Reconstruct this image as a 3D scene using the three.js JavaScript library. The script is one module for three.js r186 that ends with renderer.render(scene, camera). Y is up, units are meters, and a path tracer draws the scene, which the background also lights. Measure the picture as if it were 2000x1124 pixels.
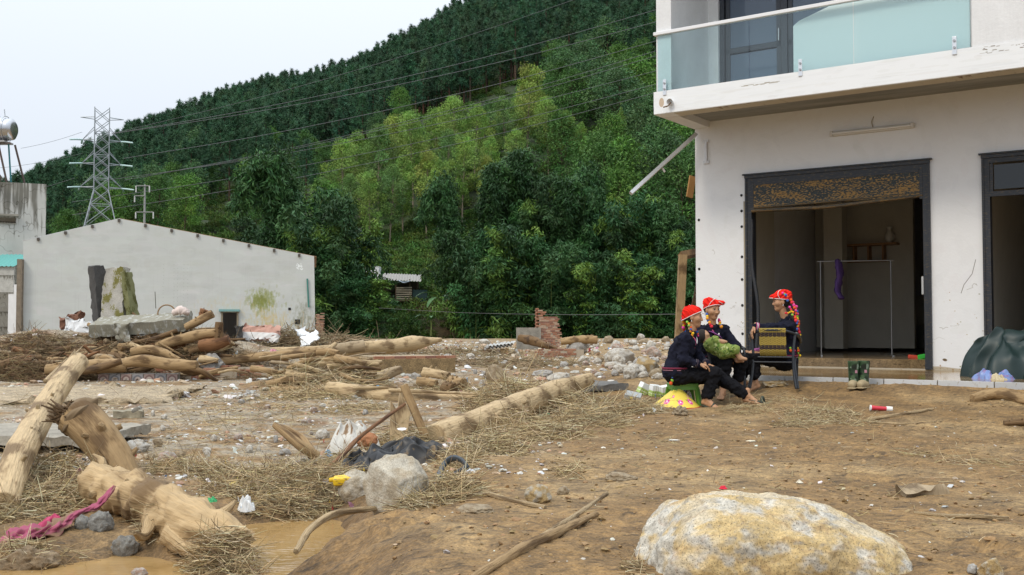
import * as THREE from 'three';
import { mergeGeometries, mergeVertices, toCreasedNormals } from 'three/addons/utils/BufferGeometryUtils.js';
import { RoundedBoxGeometry } from 'three/addons/geometries/RoundedBoxGeometry.js';
import { createNoise3D } from 'simplex-noise';

// ---------- camera, sky, sun, exposure ----------
const scene = new THREE.Scene();
const FPX = 2050, EYE = 0.95, PITCH = Math.atan(78 / FPX);
const camera = new THREE.PerspectiveCamera(2 * Math.atan(562 / FPX) * 180 / Math.PI, 2000 / 1124, 0.1, 2500);
camera.position.set(0, EYE, 0);
camera.rotation.set(PITCH, 0, 0);
const renderer = new THREE.WebGLRenderer({ antialias: true });
renderer.toneMapping = THREE.LinearToneMapping;
renderer.toneMappingExposure = 1.06;
renderer.shadowMap.enabled = true;
{ // thin bright overcast: brighter towards the zenith, faintly blue
  const w = 256, h = 128, a = new Float32Array(w * h * 4);
  for (let j = 0; j < h; j++) for (let i = 0; i < w; i++) {
    const el = ((j + 0.5) / h - 0.5) * Math.PI, s = Math.max(0, Math.sin(el)), k = (j * w + i) * 4;
    const L = 0.80 + 0.38 * s + 1.1 * s * s;
    a[k] = L * 0.865; a[k + 1] = L * 0.935; a[k + 2] = L * 1.03; a[k + 3] = 1;
    if (el < -0.02) { a[k] = 0.28; a[k + 1] = 0.26; a[k + 2] = 0.22; }
  }
  const t = new THREE.DataTexture(a, w, h, THREE.RGBAFormat, THREE.FloatType);
  t.mapping = THREE.EquirectangularReflectionMapping; t.magFilter = THREE.LinearFilter; t.minFilter = THREE.LinearFilter; t.needsUpdate = true;
  scene.background = t; scene.environment = t;
}
const sun = new THREE.DirectionalLight(0xfff2de, 1.5);
sun.position.set(-70, 120, 60); sun.target.position.set(0, 0, -20);
sun.castShadow = true; sun.shadow.radius = 26; sun.shadow.mapSize.set(2048, 2048);
Object.assign(sun.shadow.camera, { left: -120, right: 120, top: 120, bottom: -120, near: 1, far: 500 });
scene.add(sun, sun.target);

// ---------- helpers ----------
const V = (x, y, z) => new THREE.Vector3(x, y, z);
function mulberry(a) { return () => { a |= 0; a = a + 0x6D2B79F5 | 0; let t = Math.imul(a ^ a >>> 15, 1 | a); t = t + Math.imul(t ^ t >>> 7, 61 | t) ^ t; return ((t ^ t >>> 14) >>> 0) / 4294967296; }; }
let R = mulberry(7);
const rnd = (a, b) => a + (b - a) * R();
const noise = createNoise3D(mulberry(11));
const fbm = (x, y, z, o = 4) => { let s = 0, a = 0.5, f = 1; for (let i = 0; i < o; i++) { s += a * noise(x * f, y * f, z * f); a *= 0.5; f *= 2.03; } return s; };
const clamp = (x, a = 0, b = 1) => Math.min(b, Math.max(a, x));
const sst = (a, b, x) => { const t = clamp((x - a) / (b - a)); return t * t * (3 - 2 * t); };
const lerp = (a, b, t) => a + (b - a) * t;
const mix3 = (a, b, t) => [lerp(a[0], b[0], t), lerp(a[1], b[1], t), lerp(a[2], b[2], t)];
const C = (r, g, b) => new THREE.Color().setRGB(r, g, b);
// a point of the photograph at a chosen distance in front of the camera
const cosP = Math.cos(PITCH), sinP = Math.sin(PITCH);
const ray = (px, py) => { const cx = (px - 1000) / FPX, cy = (562 - py) / FPX; return V(cx, cy * cosP + sinP, -(cosP - cy * sinP)); };
const P = (px, py, D) => { const r = ray(px, py); return r.multiplyScalar(D / -r.z).add(V(0, EYE, 0)); };
const pxm = (px, D) => px * D / FPX;               // photo pixels to metres at distance D
const names = {};
const numbered = n => { const k = names[n] = (names[n] || 0) + 1; return k === 1 ? n : n + '_' + String(k - 1).padStart(3, '0'); };
function shadowed(o) { o.traverse(c => { if (c.isMesh) { c.castShadow = true; c.receiveShadow = true; } }); return o; }
function tag(o, label, category, group, kind) {
  if (label) o.userData.label = label;
  if (category) o.userData.category = category;
  if (group) o.userData.group = group;
  if (kind) o.userData.kind = kind;
  return o;
}
function mesh(name, geo, mat, parent) { const m = new THREE.Mesh(geo, mat); m.name = parent ? name : numbered(name); (parent || scene).add(m); m.castShadow = m.receiveShadow = true; return m; }
function thing(name, label, category, group) { const g = new THREE.Group(); g.name = numbered(name); scene.add(g); return tag(g, label, category, group); }
function solo(name, geo, mat, label, category, group) { return tag(mesh(name, geo, mat), label, category, group); }
function struct(name, geo, mat) { const m = mesh(name, geo, mat); m.userData.kind = 'structure'; return m; }
function stuff(name, geo, mat, label, category) { return tag(mesh(name, geo, mat), label, category, null, 'stuff'); }
function copyOf(o, label, group) { const c = o.clone(); c.name = numbered(o.name.replace(/_\d{3}$/, '')); scene.add(c); c.userData = { ...o.userData }; if (label) c.userData.label = label; if (group) c.userData.group = group; return c; }
// pivot a thing at its own base: shift a geometry to p
const at = (g, x, y, z) => g.translate(x, y, z);
function box(w, h, d, x = 0, y = 0, z = 0, rx = 0, ry = 0, rz = 0, bev = 0) {
  const g = bev ? new RoundedBoxGeometry(w, h, d, 1, bev) : new THREE.BoxGeometry(w, h, d);
  if (rx || ry || rz) g.applyMatrix4(new THREE.Matrix4().makeRotationFromEuler(new THREE.Euler(rx, ry, rz)));
  return g.translate(x, y, z);
}
function merge(list) { return mergeGeometries(list.map(g => { const o = g.index ? g.toNonIndexed() : g; for (const k of Object.keys(o.attributes)) if (!['position', 'normal', 'uv', 'color'].includes(k)) o.deleteAttribute(k); return o; })); }
// uv in metres from the dominant direction of each face
function boxUV(g0, s = 1, ox = 0, oy = 0) {
  const g = g0.index ? g0.toNonIndexed() : g0, p = g.attributes.position, uv = new Float32Array(p.count * 2), a = V(), b = V(), c = V();
  for (let i = 0; i < p.count; i += 3) {
    a.fromBufferAttribute(p, i); b.fromBufferAttribute(p, i + 1); c.fromBufferAttribute(p, i + 2);
    const n = b.clone().sub(a).cross(c.clone().sub(a)), ax = Math.abs(n.x), ay = Math.abs(n.y), az = Math.abs(n.z);
    [a, b, c].forEach((q, k) => { const [u, v] = ay >= ax && ay >= az ? [q.x, q.z] : ax > az ? [q.z, q.y] : [q.x, q.y]; uv[(i + k) * 2] = u * s + ox; uv[(i + k) * 2 + 1] = v * s + oy; });
  }
  g.setAttribute('uv', new THREE.BufferAttribute(uv, 2));
  return g;
}
function geoFrom(pos, idx, uv, col) {
  const g = new THREE.BufferGeometry();
  g.setAttribute('position', new THREE.Float32BufferAttribute(pos, 3));
  if (uv) g.setAttribute('uv', new THREE.Float32BufferAttribute(uv, 2));
  if (col) g.setAttribute('color', new THREE.Float32BufferAttribute(col, 3));
  if (idx) g.setIndex(idx);
  g.computeVertexNormals();
  return g;
}
function paint(g, fn) { // vertex colours from position (and normal)
  const p = g.attributes.position, n = g.attributes.normal, c = new Float32Array(p.count * 3);
  for (let i = 0; i < p.count; i++) { const k = fn(p.getX(i), p.getY(i), p.getZ(i), n ? n.getY(i) : 0, i); c[i * 3] = k[0]; c[i * 3 + 1] = k[1]; c[i * 3 + 2] = k[2]; }
  g.setAttribute('color', new THREE.BufferAttribute(c, 3));
  return g;
}
const curve = pts => new THREE.CatmullRomCurve3(pts, false, 'centripetal');
// bent, tapered, lumpy tube; uv in metres (round, along)
function tube(pts, radii, { n = 24, seg = 10, lump = 0, lf = 3, cap = 0.25, seed = 0, ragged = 0, flat = 1 } = {}) {
  const c = pts.length === 2 ? new THREE.LineCurve3(pts[0], pts[1]) : curve(pts), pos = [], uv = [], idx = [], L = c.getLength();
  let side = null; const rAt = t => { const f = t * (radii.length - 1), i = Math.min(radii.length - 2, Math.floor(f)); return radii.length === 1 ? radii[0] : lerp(radii[i], radii[i + 1], f - i); };
  const rings = [];
  const capN = cap ? 1 : 0;
  for (let i = -capN; i <= n + capN; i++) {
    const t = clamp(i / n), p = c.getPointAt(t), T = c.getTangentAt(t);
    if (!side) side = (Math.abs(T.y) < 0.9 ? V(0, 1, 0) : V(1, 0, 0)).cross(T).normalize();
    side.addScaledVector(T, -side.dot(T)).normalize();
    const up = T.clone().cross(side); rings.push([p, T.clone()]);
    for (let j = 0; j <= seg; j++) {
      const a = (j % seg) / seg * Math.PI * 2, jj = j % seg; let r = rAt(t);
      if (lump) r *= 1 + lump * fbm(p.x * lf + Math.cos(a) * 0.8 + seed, p.y * lf + Math.sin(a) * 0.8, p.z * lf + seed * 1.7, 3);
      const q = p.clone();
      if (i < 0 || i > n) r *= 1 - cap;
      if (ragged && (i === n || i > n)) q.addScaledVector(T, ragged * noise(jj * 1.7 + seed, seed, i > n ? 5 : 5));
      q.addScaledVector(side, Math.cos(a) * r).addScaledVector(up, Math.sin(a) * r * flat);
      if (i < 0) q.addScaledVector(T, -r * cap); if (i > n) q.addScaledVector(T, r * cap);
      pos.push(q.x, q.y, q.z); uv.push(j / seg, t * L);
    }
  }
  const rows = n + 1 + 2 * capN, W = seg + 1;
  for (let i = 0; i < rows - 1; i++) for (let j = 0; j < seg; j++) { const a = i * W + j, b = a + W; idx.push(a, a + 1, b, b, a + 1, b + 1); }
  for (const e of [0, 1]) { // close the ends
    const s = e ? (rows - 1) * W : 0, m = pos.length / 3, [p, T] = rings[e ? rings.length - 1 : 0];
    const q = V(0, 0, 0); for (let j = 0; j < seg; j++) q.add(V(pos[(s + j) * 3], pos[(s + j) * 3 + 1], pos[(s + j) * 3 + 2])); q.multiplyScalar(1 / seg);
    pos.push(q.x, q.y, q.z); uv.push(0, e ? L : 0);
    for (let j = 0; j < seg; j++) e ? idx.push(s + j, s + j + 1, m) : idx.push(s + j + 1, s + j, m);
  }
  const g = geoFrom(pos, idx, uv);
  // weld the seam's normals
  const nn = g.attributes.normal;
  for (let i = 0; i < rows; i++) { const a = i * W, b = a + seg, x = nn.getX(a) + nn.getX(b), y = nn.getY(a) + nn.getY(b), z = nn.getZ(a) + nn.getZ(b), l = Math.hypot(x, y, z) || 1; nn.setXYZ(a, x / l, y / l, z / l); nn.setXYZ(b, x / l, y / l, z / l); }
  return g;
}
const rod = (a, b, r, seg = 6) => { const L = a.distanceTo(b), g = new THREE.CylinderGeometry(r, r, L, seg); g.translate(0, L / 2, 0); g.applyQuaternion(new THREE.Quaternion().setFromUnitVectors(V(0, 1, 0), b.clone().sub(a).normalize())); return g.translate(a.x, a.y, a.z); };
// rod with a square section (angle iron, rails)
const bar = (a, b, w, d = w) => { const L = a.distanceTo(b), g = new THREE.BoxGeometry(w, L, d); g.translate(0, L / 2, 0); g.applyQuaternion(new THREE.Quaternion().setFromUnitVectors(V(0, 1, 0), b.clone().sub(a).normalize())); return g.translate(a.x, a.y, a.z); };

// ---------- computed textures ----------
function pnoise(seed) { // tiling gradient noise
  const r = mulberry(seed), T = new Float32Array(512).map(() => r() * Math.PI * 2), perm = new Uint8Array(512);
  for (let i = 0; i < 256; i++) perm[i] = i; for (let i = 255; i > 0; i--) { const j = Math.floor(r() * (i + 1)); [perm[i], perm[j]] = [perm[j], perm[i]]; } for (let i = 0; i < 256; i++) perm[i + 256] = perm[i];
  return (x, y, px, py = px) => {
    const i = Math.floor(x), j = Math.floor(y), fx = x - i, fy = y - j, u = fx * fx * fx * (fx * (fx * 6 - 15) + 10), v = fy * fy * fy * (fy * (fy * 6 - 15) + 10);
    const g = (a, b) => { const A = ((i + a) % px + px) % px, B = ((j + b) % py + py) % py, h = T[perm[perm[A & 255] + (B & 255)]]; return Math.cos(h) * (fx - a) + Math.sin(h) * (fy - b); };
    return 1.4 * lerp(lerp(g(0, 0), g(1, 0), u), lerp(g(0, 1), g(1, 1), u), v);
  };
}
const pn = pnoise(3), pn2 = pnoise(91);
const pf = (u, v, fx, fy, o = 4, N = pn) => { let s = 0, a = 0.5; for (let i = 0; i < o; i++) { s += a * N(u * fx, v * fy, fx, fy); a *= 0.55; fx *= 2; fy *= 2; } return s; };
function tex(w, h, fn, { srgb = true, rep = 1, repY = rep } = {}) {
  const a = new Uint8Array(w * h * 4);
  for (let j = 0; j < h; j++) for (let i = 0; i < w; i++) { const c = fn((i + 0.5) / w, (j + 0.5) / h), k = (j * w + i) * 4; a[k] = clamp(c[0]) * 255; a[k + 1] = clamp(c[1]) * 255; a[k + 2] = clamp(c[2]) * 255; a[k + 3] = 255; }
  const t = new THREE.DataTexture(a, w, h); t.wrapS = t.wrapT = THREE.RepeatWrapping; t.magFilter = THREE.LinearFilter; t.minFilter = THREE.LinearFilter; t.needsUpdate = true;
  if (srgb) t.colorSpace = THREE.SRGBColorSpace; t.repeat.set(rep, repY); return t;
}
const gray = (w, h, f, o = {}) => tex(w, h, (u, v) => { const x = f(u, v); return [x, x, x]; }, { srgb: false, ...o });
const M = (o) => new THREE.MeshStandardMaterial({ roughness: 0.85, metalness: 0, ...o });
const MP = (o) => new THREE.MeshPhysicalMaterial({ roughness: 0.85, metalness: 0, ...o });
const flat = (r, g, b, o = {}) => M({ color: C(r, g, b), ...o });
const ORD = ['first', 'second', 'third', 'fourth', 'fifth', 'sixth', 'seventh', 'eighth', 'ninth', 'tenth', 'eleventh', 'twelfth', 'thirteenth', 'fourteenth', 'fifteenth', 'sixteenth', 'seventeenth', 'eighteenth', 'nineteenth', 'twentieth', 'twenty-first', 'twenty-second', 'twenty-third', 'twenty-fourth', 'twenty-fifth', 'twenty-sixth'];
// ---------- the ground: flood mud, a puddle, the river channel, the hill ----------
const HX = 2.997, HD = 17.07, UX = 0.8213, UD = -0.5705;     // the house's left front corner (x, distance) and its front's direction
const houseLocal = (x, d) => { const dx = x - HX, dd = d - HD; return [dx * UX + dd * UD, dx * UD + dd * -UX]; }; // [along the front, out from the front]
const poolShape = (x, d) => { // <0 inside
  const w = 0.16 * fbm(x * 1.6, d * 1.6, 4, 3);
  const a = Math.hypot((x + 2.1) / 1.45, (d - 3.95) / 1.14) - 1, b = Math.hypot((x + 1.22) / 0.36, (d - 5.35) / 0.85) - 1;
  return Math.min(a, b * 0.5) + w;
};
const WATER_Y = -0.165;
function gh(x, z) {
  const d = -z;
  let y = 0.035 * fbm(x * 0.35, d * 0.35, 1, 3) + 0.10 * sst(14, 40, d) * fbm(x * 0.14, d * 0.1, 9, 3);
  const near = 1 - sst(14, 30, d);
  y -= 0.06 * sst(-0.2, -1.6, x) * (1 - sst(10, 16, d));                       // the rubble field lies a little lower than the mud bank
  y += 0.07 * sst(-1.0, -0.35, x) * (1 - sst(6, 9, d)) * sst(3, 4, d);          // edge of the bank
  const ps = poolShape(x, d); y -= 0.30 * (1 - sst(-0.45, 0.32, ps));
  const [u, q] = houseLocal(x, d);
  if (u > -3 && q > -1) y += 0.30 * Math.exp(-Math.max(0, q - 2.9) / 1.25) * sst(-1.6, 0.4, u) * (1 - sst(0, 9, Math.max(0, q - 3)));
  // soil under the heaps of driftwood
  const m = (cx, cd, rx, rd, hgt) => { const t = 1 - Math.hypot((x - cx) / rx, (d - cd) / rd); return t > 0 ? hgt * sst(0, 0.75, t) : 0; };
  y += m(-7.2, 21.2, 4.6, 2.4, 0.72) + m(-10.5, 20, 3.2, 2.2, 0.5) + m(-3.0, 16.6, 1.7, 1.0, 0.2) + m(-5.2, 30, 3.2, 3.0, 0.5) + m(0.2, 12.4, 1.4, 1.0, 0.1) + m(-2.65, 6.6, 0.9, 0.45, 0.09) + m(-2.4, 5.0, 0.5, 0.25, 0.1) + m(-2.75, 4.6, 0.35, 0.2, 0.14);
  // trodden and crumbled mud
  const rough = 0.35 + 0.65 * sst(0.0, 0.5, fbm(x * 0.5 + 7, d * 0.5, 3, 2) + 0.25);
  y += near * rough * (0.034 * fbm(x * 1.9, d * 2.4, 5, 4) + 0.024 * Math.abs(fbm(x * 5, d * 9, 8, 3)) + 0.010 * fbm(x * 14, d * 18, 2, 3));
  const crumb = sst(0.62, 0.1, Math.hypot((x + 0.55) / 0.55, (d - 4.9) / 0.75)) + 0.8 * sst(0.8, 0.2, Math.hypot((x - 1.9) / 0.35, (d - 4.3) / 0.3)) + 0.6 * sst(1, 0.2, Math.abs(d - 7.4 - 0.12 * x - 0.3 * fbm(x, 0, 0, 2)) / 0.3) * sst(1.5, 2.3, x);
  if (crumb > 0.01) y += Math.min(1, crumb) * (0.075 * fbm(x * 5, d * 5, 15, 4) + 0.03 * Math.abs(noise(x * 13, d * 13, 1)));
  y -= 3.2 * sst(88, 96, d);
  return y;
}
const gy = p => gh(p.x, p.z);
function G(px, py) { // where the line of sight through a pixel meets the ground
  const r = ray(px, py); let t0 = 1.5, t = t0;
  for (let i = 0; i < 900; i++) { const q = r.clone().multiplyScalar(t).add(V(0, EYE, 0)); if (q.y < gh(q.x, q.z)) break; t0 = t; t *= 1.008; }
  for (let i = 0; i < 18; i++) { const m = (t0 + t) / 2, q = r.clone().multiplyScalar(m).add(V(0, EYE, 0)); if (q.y < gh(q.x, q.z)) t = m; else t0 = m; }
  return r.multiplyScalar(t).add(V(0, EYE, 0));
}
const onG = (x, d, up = 0) => V(x, gh(x, -d) + up, -d);

const mudTex = tex(1024, 1024, (u, v) => {
  const a = pf(u, v, 6, 6, 5), b = pf(u, v, 40, 40, 3, pn2), c = pf(u, v, 150, 150, 2), k = 0.80 + 0.24 * a + 0.26 * b + 0.22 * c - 0.22 * sst(0.18, 0.4, pf(u, v, 14, 30, 4, pn2));
  const grit = pn2(u * 200, v * 200, 200); const w = grit > 0.62 ? 0.14 : grit < -0.62 ? -0.16 : 0;
  return [k + w, k * 0.985 + w, k * 0.96 + w * 1.1];
});
const mudBump = gray(1024, 1024, (u, v) => 0.5 + 0.32 * pf(u, v, 9, 12, 5, pn2) + 0.22 * pf(u, v, 60, 90, 3));
const xs = [], ds = [];
{ let s = 0.04; for (let x = 0; x < 170; x += s) { xs.push(x); if (x > 4.6) s *= 1.06; } const neg = xs.slice(1).map(x => -x).reverse(); xs.unshift(...neg);
  ds.push(-60, -30, -15, -8, -4, -1, 0.8, 1.8); s = 0.026; for (let d = 2.4; d < 103; d += s) { ds.push(d); s = Math.max(0.026, d * 0.0088); } }
{
  const pos = [], col = [], uv = [], idx = [], W = xs.length;
  const mud = [0.335, 0.205, 0.078], sand = [0.47, 0.325, 0.155], wet = [0.185, 0.11, 0.044], rub = [0.47, 0.40, 0.295], red = [0.26, 0.125, 0.055];
  for (const d of ds) for (const x of xs) {
    pos.push(x, gh(x, -d), -d); uv.push(x / 1.7, d / 1.7);
    let c = mud;
    const n1 = fbm(x * 0.6, d * 0.5, 21, 4), n2 = fbm(x * 2.3, d * 3.1, 33, 3);
    c = mix3(c, sand, sst(-0.05, 0.45, n1 + 0.45 * sst(15, 35, d) + 0.12 * sst(0.6, -0.2, Math.hypot((x - 0.1) / 2, (d - 7.2) / 1.2) - 0.6)) * 0.85);
    c = mix3(c, wet, sst(0.12, 0.5, n2) * 0.5 * (1 - sst(20, 40, d)));
    const left = sst(0.6, -1.1, x + 0.5 * n1) * sst(6, 8, d);
    c = mix3(c, rub, left * sst(-0.35, 0.2, n2 + 0.5 * n1) * (1 - 0.5 * sst(30, 50, d)));
    c = mix3(c, red, left * sst(0.28, 0.5, fbm(x * 1.3, d * 1.3, 71, 3)) * 0.7);
    const ps = poolShape(x, d); c = mix3(c, wet, (1 - sst(-0.1, 0.45, ps + 0.2 * n2)) * 0.75);
    col.push(...c);
  }
  for (let i = 0; i < ds.length - 1; i++) for (let j = 0; j < W - 1; j++) { const a = i * W + j, b = a + W; idx.push(a, a + 1, b, b, a + 1, b + 1); }
  const g = geoFrom(pos, idx, uv, col);
  struct('ground', g, M({ vertexColors: true, map: mudTex, bumpMap: mudBump, bumpScale: 0.045, roughness: 0.8 }));
}
{ // brown flood water standing in the hollow
  const g = new THREE.PlaneGeometry(4.2, 4.6, 60, 60); g.rotateX(-Math.PI / 2); g.translate(-1.9, WATER_Y, -4.4);
  const p = g.attributes.position; for (let i = 0; i < p.count; i++) p.setY(i, WATER_Y + 0.0018 * noise(p.getX(i) * 7 + p.getZ(i) * 5, p.getZ(i) * 11, 2)); g.computeVertexNormals();
  const uv = g.attributes.uv; for (let i = 0; i < p.count; i++) uv.setXY(i, p.getX(i), p.getZ(i));
  const rip = gray(512, 512, (u, v) => 0.5 + 0.5 * pf(u, v, 9, 26, 3) + 0.0);
  const murk = tex(256, 256, (u, v) => { const k = pf(u, v, 4, 4, 4); return [0.63 + 0.07 * k, 0.51 + 0.07 * k, 0.33 + 0.06 * k]; });
  struct('water', g, MP({ map: murk, roughness: 0.07, bumpMap: rip, bumpScale: 0.0016, specularIntensity: 1 }));
}
// ---- far bank and hill ----
const ridgeEl = x => Math.max(6, 108 + (x + 18.5) * 0.415 + 5 * noise(x * 0.012, 3, 1));
const TOE = 112, RIDGE = 384;
function hh(x, d) {
  let y;
  if (d < TOE) y = lerp(-2.9, 2.2 + 1.2 * noise(x * 0.05, 1, 7), sst(102.5, TOE, d));
  else { const t = (d - TOE) / (RIDGE - TOE), top = ridgeEl(x * RIDGE / Math.min(d, RIDGE)); y = t < 1 ? lerp(2.2 + 1.2 * noise(x * 0.05, 1, 7), top, t + 0.05 * Math.sin(t * Math.PI)) : top - (d - RIDGE) * 0.35 * sst(0, 40, d - RIDGE); }
  if (d > TOE) y += (4 * fbm(x * 0.02, d * 0.02, 6, 3) + 1.2 * fbm(x * 0.09, d * 0.09, 6, 2)) * sst(TOE, TOE + 40, d);
  return y;
}
{
  const pos = [], idx = [], col = [], uv = []; const X = [], Dd = [];
  for (let x = -420; x <= 420; x += 6) X.push(x); for (let d = 99; d < 150; d += 1.5) Dd.push(d); for (let d = 150; d < 520; d += 6) Dd.push(d);
  for (const d of Dd) for (const x of X) {
    pos.push(x, hh(x, d), -d); uv.push(x / 3, d / 3);
    const soil = [0.10, 0.06, 0.028], grass = [0.045, 0.075, 0.022], n = fbm(x * 0.1, d * 0.1, 2, 3);
    col.push(...mix3(mix3(grass, [0.022, 0.035, 0.014], sst(-0.2, 0.4, n)), soil, d < 117 ? sst(-0.1, 0.2, n + 0.12) : 0));
  }
  const W = X.length; for (let i = 0; i < Dd.length - 1; i++) for (let j = 0; j < W - 1; j++) { const a = i * W + j, b = a + W; idx.push(a, a + 1, b, b, a + 1, b + 1); }
  struct('hill', geoFrom(pos, idx, uv, col), M({ vertexColors: true, map: mudTex, roughness: 1 }));
}
// ---------- the white house on the right ----------
const concTex0 = tex(256, 256, (u, v) => { const k = 0.85 + 0.2 * pf(u, v, 5, 5, 5) + 0.1 * pf(u, v, 50, 50, 2, pn2); return [k, k, k * 0.97]; });
const FLOOR = 0.35;
const plasterA = tex(1024, 1024, (u, v) => { const a = pf(u, v, 3, 3, 5), b = pf(u, v, 30, 30, 3, pn2), s = pf(u, v, 40, 3, 3); const k = 0.90 + 0.035 * a + 0.02 * b + 0.015 * s; return [k, k, k * 0.995]; });
const plasterBump = gray(512, 512, (u, v) => 0.5 + 0.3 * pf(u, v, 24, 24, 4) + 0.2 * pf(u, v, 120, 120, 2, pn2));
const whiteWall = M({ map: plasterA, color: C(0.90, 0.91, 0.925), roughness: 0.9, bumpMap: plasterBump, bumpScale: 0.004 });
// front wall: scratches, hairline cracks and mud splashed from below; 1 texture unit = 9.2 m x 4.6 m
const frontTex = (() => {
  const w = 2048, h = 1024, cv = document.createElement('canvas'); cv.width = w; cv.height = h; const c = cv.getContext('2d'), sx = w / 9.2, sy = h / 4.6;
  c.fillStyle = '#e9e9e8'; c.fillRect(0, 0, w, h); const r = mulberry(5);
  for (let i = 0; i < 2600; i++) { const a = r() * 0.035; c.fillStyle = r() < 0.5 ? `rgba(150,145,135,${a})` : `rgba(255,255,255,${a})`; c.beginPath(); c.ellipse(r() * w, r() * h, 4 + r() * 50, 2 + r() * 16, r() * 3, 0, 7); c.fill(); }
  const X = x => x * sx, Y = y => h - (y + 0.6) * sy;
  for (let i = 0; i < 420; i++) { const y = Math.pow(r(), 2.4) * 1.1, x = r() * 9; c.fillStyle = `rgba(${105 + r() * 50},${80 + r() * 40},${45 + r() * 25},${0.25 + r() * 0.6})`; c.beginPath(); c.ellipse(X(x), Y(y), 0.6 + r() * 2.4, 0.5 + r() * 1.8, r() * 3, 0, 7); c.fill(); }
  for (let i = 0; i < 70; i++) { const x = r() * 9, y = r() * 1.9; c.strokeStyle = `rgba(120,110,95,${0.15 + r() * 0.4})`; c.lineWidth = 0.6 + r(); c.beginPath(); let px = X(x), py = Y(y); c.moveTo(px, py); for (let k = 0; k < 5; k++) { px += (r() - 0.3) * 26; py += (r() - 0.5) * 20; c.lineTo(px, py); } c.stroke(); }
  c.strokeStyle = 'rgba(70,62,52,.75)'; c.lineWidth = 1.6; c.beginPath(); c.moveTo(X(4.25), Y(1.55)); c.lineTo(X(4.2), Y(1.35)); c.lineTo(X(4.09), Y(1.2)); c.lineTo(X(4.05), Y(1.08)); c.stroke();
  c.fillStyle = 'rgba(95,75,48,.9)'; c.beginPath(); c.ellipse(X(3.82), Y(0.14), 7, 4, 0.2, 0, 7); c.fill();
  c.fillStyle = 'rgba(150,125,85,.55)'; for (let x = 0; x < w; x += 3) { const b = 4 + 9 * Math.abs(pn(x / 90, 0.5, 64)); c.fillRect(x, Y(0) - b, 3, b + 200); }
  const t = new THREE.CanvasTexture(cv); t.colorSpace = THREE.SRGBColorSpace; return t;
})();
const frontMat = M({ map: frontTex, color: C(0.90, 0.91, 0.925), roughness: 0.9, bumpMap: (() => { const b = plasterBump.clone(); b.repeat.set(9, 4.5); b.needsUpdate = true; return b; })(), bumpScale: 0.003 });
const navyTex = tex(512, 512, (u, v) => { const m = pf(u, v, 14, 60, 4), s = sst(0.12, 0.3, m) * 0.55; return mix3([0.13 + 0.03 * m, 0.15 + 0.03 * m, 0.18 + 0.03 * m], [0.42, 0.33, 0.2], s); });
const navy = M({ map: navyTex, roughness: 0.5 });
const mudPanelTex = tex(1024, 256, (u, v) => { // dried ochre mud on dark painted metal, wiped and scratched
  const a = pf(u, v, 6, 3, 5), b = pf(u, v, 60, 20, 4, pn2), k = sst(-0.08, 0.12, 0.6 * a + 1.1 * b - 0.03 + 0.25 * (0.45 - v)), s = Math.abs(pn((u * 4 + v) * 40, (u - v) * 3, 160)) < 0.04 && a < 0.1 ? 1 : 0;
  return mix3(mix3([0.17, 0.20, 0.215], [0.54 + 0.1 * b, 0.42 + 0.08 * b, 0.24 + 0.05 * b], k), [0.45, 0.48, 0.47], s * 0.6);
});
const house = thing('white_house', 'white rendered two-storey house with glass balcony and dark open doorways', 'house');
house.position.set(HX, FLOOR, -HD); house.rotation.y = -Math.asin(0.5705);
const hpart = (name, g, m, parent = house) => mesh(name, g, m, parent);
const D1 = [0.896, 3.633], D2 = [4.377, 7.25], DH = 2.956, SL = 3.847, ST = 4.197, ROOF = 7.3, HW = 9.2;
{ // ground-floor front with its two openings
  const s = new THREE.Shape([[0, -0.6], [HW, -0.6], [HW, 3.97], [0, 3.97]].map(a => new THREE.Vector2(...a)));
  for (const [a, b] of [D1, D2]) s.holes.push(new THREE.Path([[a, 0], [b, 0], [b, DH], [a, DH]].map(q => new THREE.Vector2(...q))));
  const g = new THREE.ExtrudeGeometry(s, { depth: 0.22, bevelEnabled: false }).translate(0, 0, -0.22), p = g.attributes.position, uv = g.attributes.uv;
  for (let i = 0; i < p.count; i++) uv.setXY(i, p.getX(i) / 9.2, (p.getY(i) + 0.6) / 4.6);
  hpart('front_wall', g, frontMat);
  hpart('side_wall', boxUV(box(0.22, 4.57, 9.6, 0.11, 1.685, -5.03)), whiteWall);
  hpart('side_wall', boxUV(box(0.22, 4.57, 9.6, HW - 0.11, 1.685, -5.03)), whiteWall);
  hpart('back_wall', boxUV(box(HW, 4.57, 0.2, HW / 2, 1.685, -9.94)), whiteWall);  // room depth stretched so the interior stays dark
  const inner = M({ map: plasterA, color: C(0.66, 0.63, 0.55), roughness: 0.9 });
  hpart('inner_wall', boxUV(box(0.16, 3.5, 2.2, 0.32, 1.95, -1.36)), inner);                       // pale strip just inside the door
  hpart('inner_wall', boxUV(box(0.35, 3.5, 0.3, 0.95, 1.95, -4.2)), inner); hpart('inner_wall', boxUV(box(0.3, 3.5, 0.25, 2.75, 1.95, -4.9)), inner);
  hpart('inner_wall', boxUV(box(1.9, 3.5, 0.14, 1.2, 1.95, -5.2)), inner);
  hpart('inner_wall', boxUV(box(0.16, 3.5, 9.6, 4.0, 1.95, -5.02)), inner);  // unseen divider, added so the room gets light from one doorway only
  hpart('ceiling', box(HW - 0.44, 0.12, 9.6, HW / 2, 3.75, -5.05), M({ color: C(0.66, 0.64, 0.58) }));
  hpart('floor', boxUV(box(HW - 0.44, 0.3, 9.5, HW / 2, -0.02, -5.05)), MP({ map: mudTex, color: C(0.33, 0.235, 0.13), roughness: 0.14 }));
}
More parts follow.
